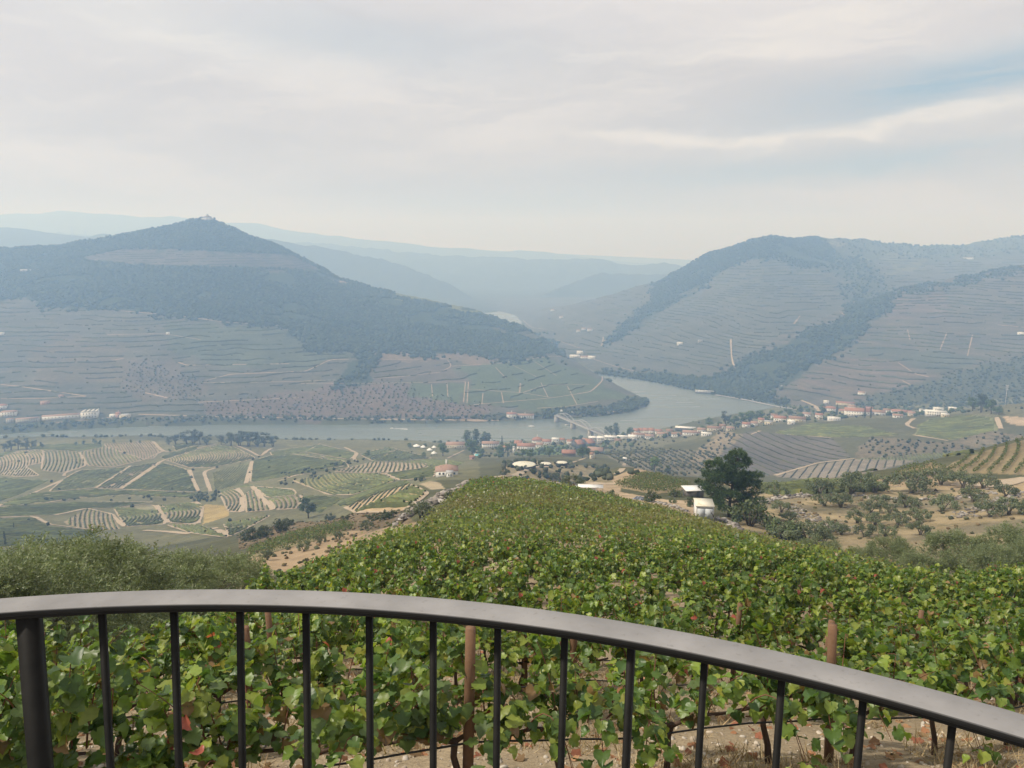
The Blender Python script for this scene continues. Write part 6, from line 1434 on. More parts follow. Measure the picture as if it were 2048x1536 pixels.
# left bank estate
H(123,838,72,11,6.4,2,'gable','white','pinkred',(11,1),'long low white winery with a row of small windows on the left river bank','building',1.8,0,True,'winery_building',1200,2000,1.8)
H(176,837,31,16,11.5,2,'saw','white','white',(5,2),'tall white winery block with four sawtooth gables','building',3.0,0,False,'winery_building',1200,2000,2.8)
H(225,835,14,8,5.0,0,'flat','white','white',(2,1),'small flat white house left of the red gabled villa','house',1,0,False,None,1200,2000,1.8)
H(234,836,8,11,7.5,0,'gable','pink','red',(1,1),'narrow red gabled house with chimney between two pale wings','house',2.5,1,False,None,1200,2000,1.8)
H(248,837,20,10,6.0,0,'hip','cream','grey',(3,1),'cream wing at the right end of the villa','house',2,0,True,None,1200,2000,1.8)
H(14,833,28,12,8.0,3,'hip','white','pinkred',(5,2),'white villa with tall windows at the left edge of the far bank','house',2.2,0,True,None,1200,2000,2.2)
H(0,818,18,12,6.0,3,'hip','white','red',(3,1),'red roofed house above the white villa at the left edge','house',2.4,0,True,None,1200,2000,1.8)
H(18,846,13,8,7,2,'flat','pale','pinkred',(3,2),'small two storey terrace house left of the longer one','house',.8,0,False,None,1200,2000,1.8)
H(53,845,40,8,7,2,'gable','pale','pinkred',(9,2),'long two storey terrace of pale verandas below the white villa','house',1.4,0,False,None,1200,2000,1.8)
H(88,809,16,8,5,2,'gable','pink','pinkred',(3,1),'pink ruined farmhouse in the trees above the winery','house',1.5,0,False,None,1200,2000,1.5)
H(121,795,9,6,4,2,'gable','pink','pinkred',(2,1),'small pink hut below the zigzag track','house',1.2,0,False,None,1200,2000,1.4)
H(335,669,6,6,4.5,0,'flat','white','white',(1,1),'tiny white hut alone on the terraced hill','hut',1,0,False,'field_hut',1500,2600,1.4)
H(62,542,40,9,4.0,0,'gable','pale','grey',(8,1),'long pale farm building high on the forested hill','building',1.5,0,False,'farm_building',1800,2750,1.4)
H(2,670,8,7,5,0,'flat','white','white',(2,1),'white hut at the left picture edge on the terraced hill','hut',1,0,False,'field_hut',1500,2600,1.4)
# riverside building on the promontory
H(1023,836,19,12,7.5,-4,'gable','white','red',(2,1),'taller left end of the white riverside station on the promontory','building',2.4,1,False,'station_building',1250,1800,2.0)
H(1050,836,37,11,5.6,-4,'gable','white','pinkred',(7,1),'long white riverside station with red roof on the promontory','building',2.2,1,True,'station_building',1250,1800,2.0)
H(1123,826,4,5,5,0,'flat','white','white',(1,1),'little white kiosk at the far end of the bridge','hut',1,0,False,'kiosk',1250,1900,1.2)
# central village
H(1053,900,36,13,5.5,-8,'gable','white','red',(7,1),'long red roofed wine lodge in front of the village','building',3.0,0,True,'wine_lodge',900,1350)
H(1037,894,15,17,5.5,-8,'gable','white','red',(2,1),'red roofed wing at the left end of the wine lodge','building',2.8,0,False,'wine_lodge',900,1350)
H(1075,889,20,13,7,-6,'hip','white','red',(4,2),'tall house with steep red hip roof behind the wine lodge','house',4.0,1,True,None,900,1350)
H(1094,890,18,12,5.5,-6,'gable','white','red',(4,1),'red roofed house right of the steep hip roof','house',2.6,0,True,None,900,1350)
H(1111,888,14,10,8,-5,'flat','white','white',(4,2),'white flat roofed house among the red roofs','house',.8,0,True,None,900,1350)
H(1125,887,10,9,6,-5,'gable','cream','red',(2,1),'small red gabled house right of the white flat roofed one','house',2.2,0,True,None,900,1350)
H(1028,906,5,4,8,0,'hip','white','grey',(1,1),'small white chapel tower beside the round green trees','tower',1.2,0,False,'chapel_tower',850,1350,1.8)
H(1138,914,27,11,3.6,-3,'gable','stone','red',(0,0),'low open shed with bright red roof on the village lawn','building',2.6,0,False,'farm_shed',800,1350)
H(1157,896,15,24,6,22,'gable','dark','red',(0,0),'dark warehouse with steep red roof left of its twin','building',4.0,0,False,'warehouse',850,1350)
H(1178,894,16,26,6,22,'gable','dark','red',(0,0),'dark warehouse with red roof standing right of its twin','building',3.6,0,False,'warehouse',850,1350)
H(1192,907,31,15,3.5,-10,'gable','stone','pinkred',(0,0),'wide low hall with faded red roof in front of the warehouses','building',3.2,0,False,'warehouse',800,1350)
H(1186,886,16,12,8.5,-3,'hip','grey','white',(4,2),'left grey white block of the long manor by the bridge','house',1.5,2,True,'manor_house',900,1400)
H(1202,888,15,13,9.5,-3,'hip','grey','white',(4,3),'middle and tallest block of the long manor by the bridge','house',1.8,2,True,'manor_house',900,1400)
H(1222,883,25,11,7,-3,'gable','grey','white',(7,2),'right long wing of the manor by the bridge','house',1.6,3,False,'manor_house',900,1400)
H(1246,878,22,9,4,-3,'gable','white','white',(0,0),'low white shed between the manor and the white gabled house','building',1.2,0,False,'shed',900,1450)
H(1266,881,17,10,6,-6,'gable','white','white',(4,1),'white gabled house right of the manor','house',2.2,1,True,None,900,1450)
H(1280,875,34,10,4.5,-4,'gable','white','brown',(7,1),'long house with brown roof behind the white gabled house','house',2.2,2,True,None,900,1500)
for k, (u, v) in enumerate([(1273,869),(1283,868),(1293,868),(1304,868)]):
    H(u,v,10.5,13,6,-4,'gable','white','red',(2,1),f'narrow red gabled riverside house, {ordinal(k)} from the left in its row of four','house',3.2,0,True,None,900,1500)
H(1326,874,22,10,5,-4,'gable','cream','pinkred',(4,1),'cream house with faded roof right of the four red gables','house',2,0,True,None,900,1500)
H(1355,874,22,10,4.5,-4,'hip','white','brown',(4,1),'white bungalow with brown hip roof near the quay','house',2,0,True,None,900,1500)
H(1384,871,34,11,4.5,-4,'gable','white','pinkred',(6,1),'long white house with pinkish roof near the quay','house',2.2,0,True,None,900,1500)
H(1372,860,40,9,3.2,-8,'mono','dark','white',(0,0),'long white roofed quay shed beside the river','building',1,0,False,'quay_shed',900,1600)
H(1430,862,28,10,4.5,-5,'gable','cream','brown',(5,1),'cream house with brown roof under the round quay tree','house',2,0,True,None,900,1600)
H(1462,861,16,8,3.6,-5,'gable','cream','pinkred',(3,1),'low cream cottage right of the tall quay tree','house',1.6,0,True,None,900,1600)
H(1494,855,15,10,5,-5,'gable','white','red',(3,1),'white cottage with red roof behind the promenade trees','house',2.2,0,True,None,900,1600)
H(911,897,38,13,5.5,-2,'gable','cream','pinkred',(7,1),'long house with faded pink roof behind the white tents','house',3,0,True,None,850,1350)
H(981,896,34,11,6.5,-3,'gable','white','pinkred',(7,2),'white two storey house with red roof right of the poplars','house',2.4,1,True,None,850,1350)
H(944,919,10,6,2.8,0,'gable','pink','red',(1,1),'tiny red roofed hut by the turquoise pool','hut',1.2,0,False,'pool_hut',700,1300)
H(892,952,44,11,3.2,4,'hip','white','pinkred',(5,1),'white bungalow with terracotta roof below the vineyard ridge','house',2.6,1,True,'bungalow',300,640,1.3)
H(899,954,13,4,2.6,4,'mono','white','grey',(2,1),'small glazed annex in front of the terracotta bungalow','annex',.4,0,False,'annex',300,640,1.2)
H(1185,918,7,6,4.5,-20,'gable','cream','brown',(1,1),'ruined cream hut at the end of the garden path','hut',1.5,0,False,'field_hut',500,1200)
H(1250,922,7,4,2.4,0,'mono','white','white',(0,0),'small white lean to on the scrubby slope right of the tanks','hut',.4,0,False,'field_hut',350,1100)
# right hand village
H(1562,843,24,11,5,-8,'gable','white','red',(5,1),'white house with bright red roof beside the railway curve','house',2.8,0,True,None,950,1700)
H(1539,850,16,9,5,-8,'flat','cream','grey',(3,1),'cream flat roofed house left of the bright red roof','house',1,0,True,None,950,1700)
H(1584,849,14,8,4.5,-8,'gable','white','white',(2,1),'small white house below the bright red roof','house',1.6,0,True,None,950,1700)
H(1597,844,32,12,5,-8,'gable','cream','brown',(5,1),'long brown roofed house at the railway curve','house',2.6,0,True,None,950,1700)
H(1660,824,27,12,7,-6,'hip','white','red',(5,2),'white house with arched front and red roof in the right hand village','house',3,0,True,None,1150,1800)
H(1692,811,34,10,5,-6,'gable','cream','red',(5,1),'long red roof above the arched white house','house',2.2,0,True,None,1150,1800)
H(1654,807,10,8,5,-6,'flat','white','white',(2,1),'small white house at the top left of the right hand village','house',1,0,True,None,1150,1800)
H(1718,838,48,15,8,-6,'gable','white','red',(9,2),'large white warehouse with long red roof behind two cypresses','building',4,0,True,'warehouse',1150,1800)
H(1757,833,30,12,5.5,-6,'gable','white','pinkred',(6,1),'white house with pinkish roof right of the large warehouse','house',2.6,0,True,None,1150,1800)
H(1670,842,24,9,4.5,-6,'flat','white','white',(5,1),'flat white building at the lower left of the large warehouse','building',1,0,False,'shed',1000,1800)
H(1806,830,36,12,5,-5,'gable','white','red',(7,1),'long red roofed house left of the slim white tower','house',2.6,0,True,None,1100,1800)
H(1798,836,18,9,3.6,-5,'gable','white','pinkred',(3,1),'low house in front of the long red roof','house',1.6,0,True,None,1000,1800)
H(1843,828,6,5,9,0,'hip','white','grey',(1,2),'slim white tower in the right hand village','tower',1,0,False,'chapel_tower',1100,1800,1.4)
H(1876,832,38,12,6,-4,'flat','white','white',(8,2),'wide white modern villa on the right','house',1,0,True,'villa',1000,1800)
H(1879,822,18,9,5,-4,'flat','white','white',(4,1),'white villa behind the wide modern one','house',1,0,True,'villa',1100,1900)
H(1909,822,16,9,4.5,-4,'flat','cream','white',(3,1),'cream flat roofed house right of the modern villas','house',1,0,True,None,1050,1900)
H(1725,790,13,8,5,-25,'gable','white','pinkred',(2,1),'white cottage alone on the slope above the right hand village','house',2,0,True,None,1400,2300)
H(2044,670,12,9,6,-10,'flat','white','white',(2,1),'white farmhouse at the right edge of the terraced hill','house',1,0,True,'farmhouse',1500,3000)
H(1360,690,11,10,6,0,'gable','white','white',(2,1),'white farmhouse alone low on the right hand hill','house',2,0,True,'farmhouse',1900,3400)
H(1401,684,9,8,4.5,0,'gable','pale','grey',(2,1),'grey hut right of the lone white farmhouse','hut',1.4,0,False,'field_hut',1900,3400)
H(1938,519,18,14,6,0,'gable','white','white',(4,1),'white roofed farm high on the right hand ridge','building',2,0,False,'farm_building',2400,4700)
for k, (u, v, w, h, rf, lb) in enumerate([(1150,715,20,5,'white','left white building of the riverside estate upstream'),(1160,709,12,8,'white','tall white house at the top of the riverside estate upstream'),(1172,717,20,5,'pinkred','long pinkish roofed lodge of the riverside estate upstream'),(1184,718,14,6,'white','right white building of the riverside estate upstream')]):
    H(u,v,w,12,h,-10,'gable','white',rf,(4,1),lb,'building',2,0,True,'estate_building',1700,3200)
for k, (u, v, w, lb) in enumerate([(1157,664,8,'leftmost white house of the upper hamlet on the right bank'),(1168,660,9,'middle white house of the upper hamlet on the right bank'),(1180,662,10,'rightmost white house of the upper hamlet on the right bank'),(1123,636,8,'small white house below the ridge line upstream'),(1106,622,9,'white house on the ridge line upstream'),(1103,690,11,'pinkish house at the point of the promontory')]):
    H(u,v,w,10,6,-5,'gable','pink' if k == 5 else 'white','pinkred',(2,1),lb,'house',2,0,True,None,1700,4000)

for u, v, w, d_, h, rz, rf, wl, rm_, wn, lb in [
 (1012,903,16,10,5,-5,'gable','cream','red',(3,1),'cream house with red roof left of the chapel tower'),(1080,896,14,9,5,-8,'gable','white','pinkred',(3,1),'white cottage with faded roof right of the wine lodge'),
 (1140,889,12,9,5,6,'gable','white','red',(3,1),'white cottage with red roof left of the dark warehouses'),(1170,886,10,9,5,0,'gable','cream','pinkred',(2,1),'cream cottage behind the dark warehouses'),
 (1236,886,12,8,4,-4,'gable','cream','brown',(2,1),'small cream cottage in front of the manor wing'),(1300,878,18,9,4.5,-4,'gable','white','pinkred',(4,1),'low white house in front of the four red gables'),
 (1318,868,14,9,5,-4,'gable','white','red',(3,1),'red roofed house right of the four red gables'),(1340,868,13,9,5,-4,'gable','cream','brown',(3,1),'brown roofed house behind the cream one near the quay'),
 (1404,866,16,9,5,-5,'gable','white','pinkred',(4,1),'white house with pale red roof left of the round quay tree'),(1414,872,20,8,3.5,-5,'flat','white','white',(4,1),'flat white building below the round quay tree'),
 (1446,857,12,8,4,-5,'gable','white','brown',(2,1),'small white cottage left of the tall quay tree'),(1510,853,13,9,5,-6,'gable','white','pinkred',(3,1),'white cottage right of the promenade clump'),
 (1524,846,12,9,5,-6,'gable','cream','red',(3,1),'cream cottage with red roof behind the promenade clump'),(1550,837,13,9,5,-8,'gable','white','brown',(3,1),'brown roofed white house above the bright red roof'),
 (1615,834,15,9,5,-8,'gable','white','pinkred',(3,1),'white house inside the railway curve'),(1640,836,14,9,5,-6,'gable','white','red',(3,1),'red roofed house left of the flat white building'),
 (1688,828,16,10,6,-6,'gable','cream','red',(3,2),'cream two storey house between the arched house and the warehouse'),(1705,818,14,9,5,-6,'gable','white','pinkred',(3,1),'white house under the long upper red roof'),
 (1740,822,14,9,5,-6,'gable','white','red',(3,1),'red roofed house behind the two cypresses'),(1776,826,14,9,5,-6,'gable','white','brown',(3,1),'brown roofed house right of the pinkish one'),
 (1826,832,13,9,4,-5,'gable','cream','pinkred',(3,1),'cream cottage left of the slim white tower'),(1856,826,12,8,4,-4,'flat','white','white',(2,1),'small flat white annex beside the slim tower'),(1893,834,14,8,3.5,-4,'flat','cream','white',(3,1),'low cream pavilion below the villas')]:
    H(u, v, w, d_, h, rz, rf, wl, rm_, wn, lb, 'house', 2.2, 0, True, None, 850, 1800)
# round white tower on the river slope
P = place1(1563, 778, ymin=1400, ymax=2200); t = thing('round_tower', 'small round white tower on the slope above the quay', 'tower', tuple(P))
mb = MB(); mb.tube([(0, 0, -1), (0, 0, 7)], 2.6, 16); mb.obj('wall', WM['white'], t); mb = MB(); mb.tube([(0, 0, 7), (0, 0, 7.3), (0, 0, 8.6)], [2.9, 2.9, .1], 16); mb.obj('roof', RMAT['grey'], t)
# chapel on the summit
P = place1(416, 440, ymin=2000, ymax=2750); t = thing('hilltop_chapel', 'stepped chapel on the summit of the forested hill', 'chapel', (P[0], P[1], P[2] - 1))
mb = MB(); mb.box((0, 0, 3), (38, 18, 8)); mb.obj('base', WM['pale'], t); mb = MB(); mb.box((-1, 0, 9.5), (22, 14, 5.2)); mb.obj('wall', WM['pale'], t)
mb = MB(); gable_roof(mb, 23, 15, 12.2, 2.5, hip=.9); mb.obj('roof', RMAT['brown'], t); mb = MB(); mb.box((0, -2, 15), (7, 6, 6)); mb.tube([(0, -2, 18), (0, -2, 22)], [4.2, .2], 4); mb.obj('bell_tower', WM['pale'], t)

# ---------------------------------------------------------------- the bridge
steel = mat_basic('pale_grey_bridge_paint', (.36, .37, .38), .6, .1, .2, .3); pier_m = wall_mat('bridge_stone', (.36, .34, .31))
bp = on_water([(1114, 843.5), (1148, 859.6), (1181, 872.5)])
step = (bp[2] - bp[0]) / 2; bp = np.array([bp[0], bp[0] + step, bp[0] + 2 * step, bp[0] + 3 * step]); L = np.hypot(*step)
ang = math.atan2(step[1], step[0]); t = thing('arch_bridge', 'pale grey bowstring bridge of three arches over the river', 'bridge', (bp[0, 0], bp[0, 1], 0), ang)
DZ = 12.5
mb = MB(); mb.box((1.5 * L, 0, DZ - .7), (3 * L + 6, 8.4, 1.2)); mb.obj('deck', steel, t)
mb = MB(); mb.box((1.5 * L, 0, DZ - .096), (3 * L + 6, 6.2, .02)); mb.obj('roadway', road_m, t)
for k in range(4):
    mb = MB(); mb.box((k * L, 0, (DZ - 1.3 - 6) / 2), (4.6 if k in (1, 2) else 6, 9.6, DZ - 1.3 + 6), taper=.86); mb.box((k * L, 0, DZ - 1.6), (5, 10, .5)); mb.obj('pier', pier_m, t)
for k in range(3):
    for s in (-1, 1):
        xs = np.linspace(.02, .98, 25); z = DZ + 8.6 * 4 * xs * (1 - xs)
        mb = MB(); mb.tube(np.c_[(k + xs) * L, np.full(25, s * 3.9), z - .4], .5, 4); a_ = mb.obj('arch', steel, t)
        mb = MB()
        for x in np.linspace(.08, .92, 13): mb.tube([((k + x) * L, s * 3.9, DZ - .2), ((k + x) * L, s * 3.9, DZ + 8.6 * 4 * x * (1 - x) - .6)], .16, 4)
        mb.obj('hangers', steel, a_)
    mb = MB()
    for x in (.25, .42, .58, .75): mb.tube([((k + x) * L, -3.9, DZ + 34.4 * x * (1 - x) - .3), ((k + x) * L, 3.9, DZ + 34.4 * x * (1 - x) - .3)], .25, 4)
    mb.obj('cross_braces', steel, t)
for s in (-1, 1):
    mb = MB(); mb.box((1.5 * L, s * 4.1, DZ + .75), (3 * L + 4, .1, .12)); mb.box((1.5 * L, s * 4.1, DZ + .35), (3 * L + 4, .08, .08)); mb.obj('parapet', steel, t)
# a bus on the bank road
P = place1(1142, 827, ymin=1300, ymax=1800); t = thing('white_bus', 'white coach parked on the road at the far end of the bridge', 'bus', tuple(P), R(6))
bus_m = mat_basic('white_coach_paint', (.75, .75, .74), .4, .05, .5, .5); tyre_m = mat_basic('tyre_rubber', (.02, .02, .02), .9)
mb = MB(); mb.box((0, 0, 1.75), (9.5, 2.5, 2.6), taper=.97); mb.obj('body', bus_m, t); mb = MB(); mb.box((0, -1.25, 2.1), (8.6, .06, .9)); mb.box((0, 1.25, 2.1), (8.6, .06, .9)); mb.obj('windows', glass_m, t)
for x in (-3, 3):
    for y in (-1.1, 1.1): mb = MB(); mb.tube([(x, y - .13, .48), (x, y + .13, .48)], .48, 14); mb.obj('wheel', tyre_m, t)

# ---------------------------------------------------------------- boats
hull_m = mat_basic('boat_hull_white', (.70, .70, .68), .4, .08, .5, .5); hull_d = mat_basic('boat_hull_dark', (.05, .055, .07), .5, .1, .5, .4)
def boat(u, v, wpx, rz, label, dark=False, decks=1):
    p = on_water([(u, v)])[0]; L_ = wpx / FPX * (p[1] * CP + CAMZ * SP); t = thing('river_boat', label, 'boat', (p[0], p[1], 0), R(rz)); B = max(.2 * L_, 2.0) if decks < 2 else .16 * L_
    s = np.linspace(0, 1, 13); wd = B / 2 * np.clip(1 - np.clip((s - .62) / .38, 0, 1) ** 2, .02, 1); hz_ = .09 * L_ * (1 + .5 * np.clip((s - .6) / .4, 0, 1) ** 2) if decks < 2 else np.full(13, 1.9)
    V = np.concatenate([np.c_[(s - .5) * L_, -wd, hz_], np.c_[(s - .5) * L_, wd, hz_], np.c_[(s - .5) * L_ * .93, -wd * .6, s * 0 - .5], np.c_[(s - .5) * L_ * .93, wd * .6, s * 0 - .5]])
    i = np.arange(12); F = np.concatenate([np.stack([i, i + 1, i + 14, i + 13], 1), np.stack([i + 26, i + 27, i + 1, i], 1), np.stack([i + 13, i + 14, i + 40, i + 39], 1), np.array([(0, 13, 39, 26), (12, 38, 51, 25)])])
    mb = MB(); mb.add(V, F); mb.obj('hull', hull_d if dark else hull_m, t)
    h0 = float(hz_[0]); cl = .55 * L_ if decks < 2 else .84 * L_
    mb = MB(); ch = .10 * L_ if decks < 2 else 2.4
    mb.box((-.08 * L_, 0, h0 + ch / 2), (cl, B * .72, ch)); mb.obj('cabin', hull_m, t)
    mb = MB(); mb.box((-.08 * L_, -B * .36 - .03, h0 + ch * .55), (cl * .92, .06, ch * .4)); mb.obj('windows', glass_m, t)
    mb = MB(); mb.box((-.08 * L_, 0, h0 + ch + (.08 if decks < 2 else 1.9)), (cl * 1.06, B * .84, .14))
    if decks > 1:
        for x in np.linspace(-.45, .3, 8): mb.tube([(x * L_, -B * .38, h0 + ch), (x * L_, -B * .38, h0 + ch + 1.9)], .06, 4); mb.tube([(x * L_, B * .38, h0 + ch), (x * L_, B * .38, h0 + ch + 1.9)], .06, 4)
    mb.obj('canopy', hull_m, t)
boat(1063, 853, 12, 175, 'white tour boat with a flat canopy left of the bridge')
boat(1134, 850, 9, 178, 'small pale boat passing under the bridge', False)
boat(784, 857, 6, 175, 'little white speedboat in midstream with a foam trail')
boat(1412, 787, 42, -21, 'long moored river cruiser with white roof at the right bank', True, 2)
boat(1508, 800, 12, -24, 'small white boat moored at the quay road')
foam = mat_basic('foam', (.62, .64, .64), .8, .3, .6)
p0, p1 = on_water([(788, 857), (815, 858.3)]); d = unit(p1 - p0); n = np.array([-d[1], d[0]])
o = link('wake_foam', make_mesh('wake_foam', [(*(p0 - n * .5), .03), (*(p0 + n * .5), .03), (*(p1 + n * 2.2), .03), (*(p1 - n * 2.2), .03)], np.array([[0, 1, 2, 3]]), foam)); o['kind'] = 'stuff'; o['label'] = 'thin white wake behind the speedboat'

# ---------------------------------------------------------------- water tanks, tents, pool
tank_w = mat_basic('dark_tank_wall', (.045, .045, .048), .7, .2, .4); tank_c = mat_basic('cream_tank_cover', (.60, .58, .48), .85, .2, .15, .15, dark=(.50, .46, .33))
for u, v, wpx, h, lb in [(1048, 938, 48, 2.4, 'largest round water tank with a cream cover and dark wall'), (1091, 934, 24.5, 1.7, 'middle small round water tank with a pale cover'), (1123, 933, 24.5, 2.2, 'right hand round water tank with a pale cover')]:
    P = place1(u, v - 3, ymin=300, ymax=700); r = wpx / 2 / FPX * depth_of(P); t = thing('water_tank', lb, 'water tank', tuple(P))
    mb = MB(); mb.tube([(0, 0, -3), (0, 0, h)], r, 48, cap=False); mb.obj('wall', tank_w, t)
    mb = MB(); mb.tube([(0, 0, h - .35), (0, 0, h - .1)], [r - .1, r - .35], 48); mb.obj('cover', tank_c, t)
    th_ = np.linspace(0, 2 * PI, 49); mb = MB(); mb.tube(np.c_[r * np.cos(th_), r * np.sin(th_), np.full(49, h)], .13, 6, cap=False); mb.obj('rim', tank_w, t)
    mb = MB(); mb.box((0.05 * r, -r * .86, h), (.9, .7, .45)); mb.obj('hatch', tank_w, t)
tent_m = mat_basic('white_tent_cloth', (.76, .76, .73), .8, .06, .5)
for u, v, w, lb in [(833, 895, 15, 'leftmost white party tent beside the village trees'), (847, 897, 13, 'second white party tent from the left'), (859, 903, 12, 'third white party tent from the left'), (868, 910, 12, 'lowest white party tent next to the rounded green tree'), (868, 898, 10, 'white party tent behind the lowest one')]:
    P = place1(u, v, ymin=800, ymax=1350); w = w / FPX * depth_of(P); t = thing('party_tent', lb, 'tent', tuple(P), R(8))
    mb = MB(); mb.tube([(0, 0, 2.3), (0, 0, 2.9), (0, 0, 5.2)], [w * .52, w * .42, .1], 8); mb.obj('canopy', tent_m, t)
    for k in range(4): mb = MB(); mb.tube([(w * .36 * math.cos(PI / 4 + k * PI / 2), w * .36 * math.sin(PI / 4 + k * PI / 2), -.5), (w * .36 * math.cos(PI / 4 + k * PI / 2), w * .36 * math.sin(PI / 4 + k * PI / 2), 2.5)], .08, 5); mb.obj('pole', tent_m, t)
pool_m, nt, bs = new_mat('turquoise_pool'); nt.link(nt.mix(nt.noise(.6, obj_out(nt), 2), (.10, .45, .50), (.16, .55, .58)), bs.inputs['Base Color']); bs.inputs['Roughness'].default_value = .15
P = place1(955, 911, ymin=800, ymax=1300); t = thing('swimming_pool', 'small turquoise swimming pool beside the green trees', 'pool', tuple(P), R(-6))
mb = MB(); mb.box((0, 0, .3), (8.4, 10.4, 1.2)); mb.obj('surround', WM['white'], t); mb = MB(); mb.box((0, 0, .92), (6.6, 8.6, .06)); mb.obj('water', pool_m, t)

# ---------------------------------------------------------------- sheds beside the vineyard
shed_w = mat_basic('white_shed_sheet', (.66, .66, .63), .6, .12, .9, .3, dark=(.55, .54, .50)); shed_r = mat_basic('stained_shed_roof', (.66, .62, .50), .7, .2, .7, .3, dark=(.52, .44, .30)); shed_d = mat_basic('grey_shed_door', (.50, .53, .54), .55, .08, 1.2, .3); seam = mat_basic('dark_seam', (.10, .10, .10), .8)
P = place1(1411, 1036, ymin=95, ymax=170); t = thing('white_shed', 'white metal shed with grey double doors beside the pine', 'shed', (P[0], P[1] + 1.6, P[2] - .1), R(-8))
W, D, Hh = 3.3, 4.4, 2.55
mb = MB(); mb.box((0, 0, Hh / 2 - .4), (W, D, Hh + .8)); mb.obj('wall', shed_w, t)
mb = MB(); mb.box((0, 0, Hh + .06), (W + .24, D + .24, .1)); mb.obj('roof', shed_r, t)
for s in (-1, 1):
    mb = MB(); mb.box((s * .74, -D / 2 - .03, 1.08), (1.42, .05, 2.1)); d_ = mb.obj('door', shed_d, t); mb = MB(); mb.box((s * .12, -D / 2 - .075, 1.1), (.05, .04, .25)); mb.obj('handle', seam, d_)
mb = MB(); mb.box((0, -D / 2 - .02, 1.1), (.05, .06, 2.2)); mb.box((-1.5, -D / 2 - .02, 1.1), (.06, .06, 2.2)); mb.box((1.5, -D / 2 - .02, 1.1), (.06, .06, 2.2)); mb.box((0, -D / 2 - .02, 2.24), (3.06, .06, .07)); mb.obj('door_frame', seam, t)
P = place1(1389, 994, ymin=130, ymax=300); t = thing('stone_shed', 'low dark stone shed with a flat white roof behind the pine', 'shed', (P[0], P[1] + 1.5, P[2] - .2), R(4))
k_ = depth_of(P) / FPX
mb = MB(); mb.box((0, 0, .9), (34 * k_, 3.6, 2.2)); mb.obj('wall', WM['stone'], t); mb = MB(); mb.box((0, 0, 2.1), (41 * k_, 4.6, .14)); mb.obj('roof', RMAT['white'], t); mb = MB(); mb.box((6 * k_, -1.83, .9), (.9, .06, 1.7)); mb.obj('door', seam, t)
P = place1(1182, 985, ymin=110, ymax=240); t = thing('white_shelter', 'low white box shelter with an open framed right end', 'shelter', (P[0], P[1] + 1.2, P[2] - .1), R(-7)); k_ = depth_of(P) / FPX
mb = MB(); mb.box((-7 * k_, 0, .55), (36 * k_, 2.2, 1.3)); mb.obj('wall', shed_w, t); mb = MB(); mb.box((0, 0, 1.27), (51 * k_, 2.5, .1)); mb.obj('roof', RMAT['white'], t)
for x in (13, 24.5):
    for y in (-1.1, 1.1): mb = MB(); mb.tube([(x * k_, y, -.3), (x * k_, y, 1.25)], .04, 6); mb.obj('post', seam, t)
mb = MB(); mb.tube([(13 * k_, -1.1, .5), (24.5 * k_, -1.1, .5)], .03, 6); mb.obj('rail', seam, t)
P = place1(1155, 981, ymin=110, ymax=240); t = thing('water_container', 'small pale grey tank box left of the white shelter', 'tank', tuple(P))
mb = MB(); mb.box((0, 0, .55), (.95, .95, 1.0), .2); mb.obj('tank', mat_basic('milky_plastic', (.55, .58, .60), .5, .08, 2.0), t); mb = MB()
for z in (.1, .4, .7, 1.0): mb.box((0, 0, z), (1.05, 1.05, .05), .2)
mb.obj('cage', seam, t)
# tarpaulin heap
rg = np.random.default_rng(4); P = place1(1283, 1000, ymin=95, ymax=220)
n = 22; gx, gy = np.meshgrid(np.linspace(-1, 1, n), np.linspace(-1, 1, n)); r2 = gx ** 2 + gy ** 2
hz2 = np.clip(1 - r2, 0, 1) ** .5 * .9 * (.75 + .9 * fbm(gx * 3, gy * 3, 1.2, 3)) + .02
i = (np.arange(n - 1)[:, None] * n + np.arange(n - 1)[None]).ravel(); tp = np.stack([i, i + 1, i + n + 1, i + n], 1)
o = link('tarpaulin_heap', make_mesh('tarpaulin_heap', np.stack([P[0] + gx * 1.9, P[1] + gy * 1.4, P[2] + hz2], -1).reshape(-1, 3), tp, mat_basic('blue_black_plastic', (.07, .08, .10), .35, .5, 1.6, .5, coords='pos', dark=(.40, .43, .46))))
tag(o, 'heap under crumpled blue black plastic sheeting by the sandy track', 'heap')
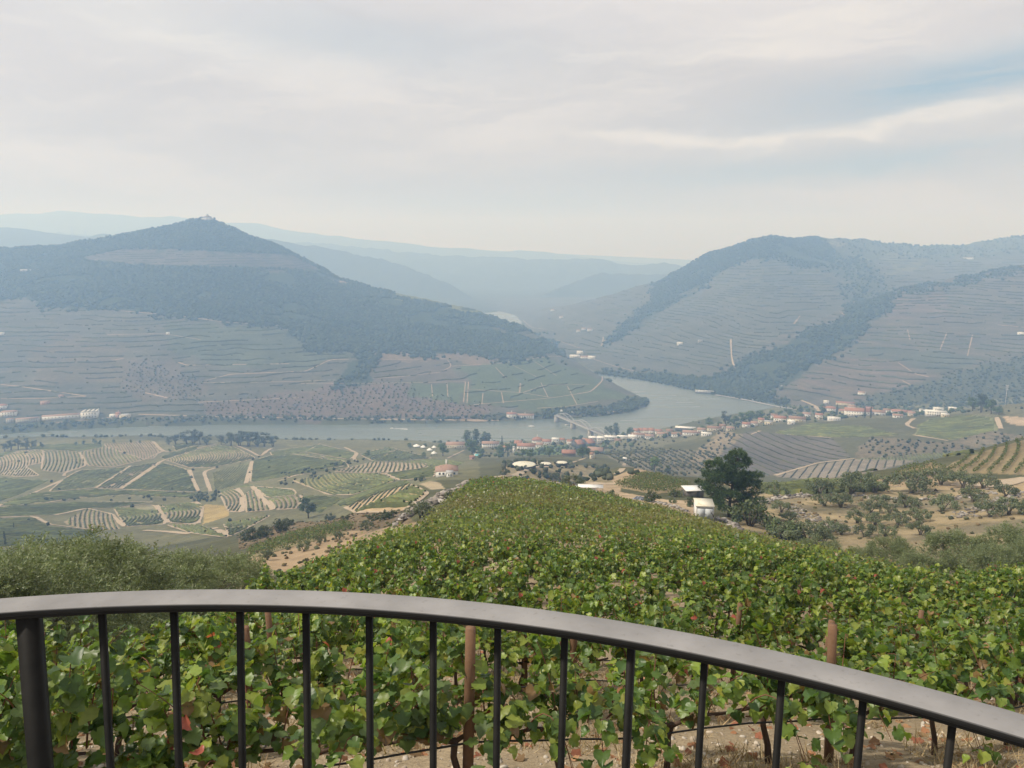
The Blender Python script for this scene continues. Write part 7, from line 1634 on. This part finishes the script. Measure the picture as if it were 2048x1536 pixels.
# bare snag and leaning stakes beside the shed
P = place1(1428, 1047, ymin=90, ymax=170); t = thing('dead_tree', 'bare dark snag in front of the white shed doors', 'tree', tuple(P)); mb = MB()
mb.tube([(0, 0, -.2), (.05, 0, .6), (-.15, 0, 1.2)], [.12, .10, .07], 7); mb.obj('trunk', bark, t); mb = MB()
for q in [[(-.15, 0, 1.2), (-.5, 0, 1.9), (-.75, .1, 2.4)], [(-.1, 0, 1.1), (-.25, -.1, 1.8), (-.3, 0, 2.3)], [(.03, 0, .7), (.35, .1, 1.3), (.5, .1, 1.9)], [(-.4, 0, 1.75), (-.8, 0, 2.0)]]: mb.tube(q, np.linspace(.06, .02, len(q)), 6)
mb.obj('branches', bark, t)
# mast and pylons
P = place1(2010, 812, ymin=700, ymax=1200); hm_ = 42 / FPX * depth_of(P); t = thing('antenna_mast', 'tall thin grey mast with cross arms beside the sandy yard', 'mast', tuple(P)); mast_m = mat_basic('galvanised_steel', (.50, .50, .50), .5, .1, .3, .4)
mb = MB(); mb.tube([(0, 0, -1), (0, 0, hm_)], [.42, .24], 8); mb.obj('pole', mast_m, t)
for z in (.80, .9, .985): mb = MB(); mb.box((0, 0, hm_ * z), (3.4, .25, .25)); mb.box((-1.5, 0, hm_ * z), (.4, .3, 1.6)); mb.box((1.5, 0, hm_ * z), (.4, .3, 1.6)); mb.obj('antenna', mast_m, t)
for u, v, lb in [(145, 470, 'left one of two faint pylons on the distant ridge'), (172, 474, 'right one of two faint pylons on the distant ridge')]:
    P = place1(u, v + 3, ymin=3500, ymax=6000); t = thing('power_pylon', lb, 'pylon', tuple(P)); hp_ = 62; mb = MB()
    for sx_ in (-1, 1):
        for sy_ in (-1, 1): mb.tube([(sx_ * 5, sy_ * 5, -4), (sx_ * 1.2, sy_ * 1.2, hp_ * .6), (sx_ * .6, sy_ * .6, hp_)], [.5, .4, .3], 4)
    for z in np.linspace(.05, .95, 9): q = 5 - 4.2 * z; mb.tube([(-q, -q, z * hp_), (q, q, z * hp_ + 5)], .25, 4); mb.tube([(q, -q, z * hp_), (-q, q, z * hp_ + 5)], .25, 4)
    mb.obj('tower', mast_m, t)
    for z in (.68, .82, .95): mb = MB(); mb.box((0, 0, hp_ * z), (17, .8, .8)); mb.obj('arm', mast_m, t)
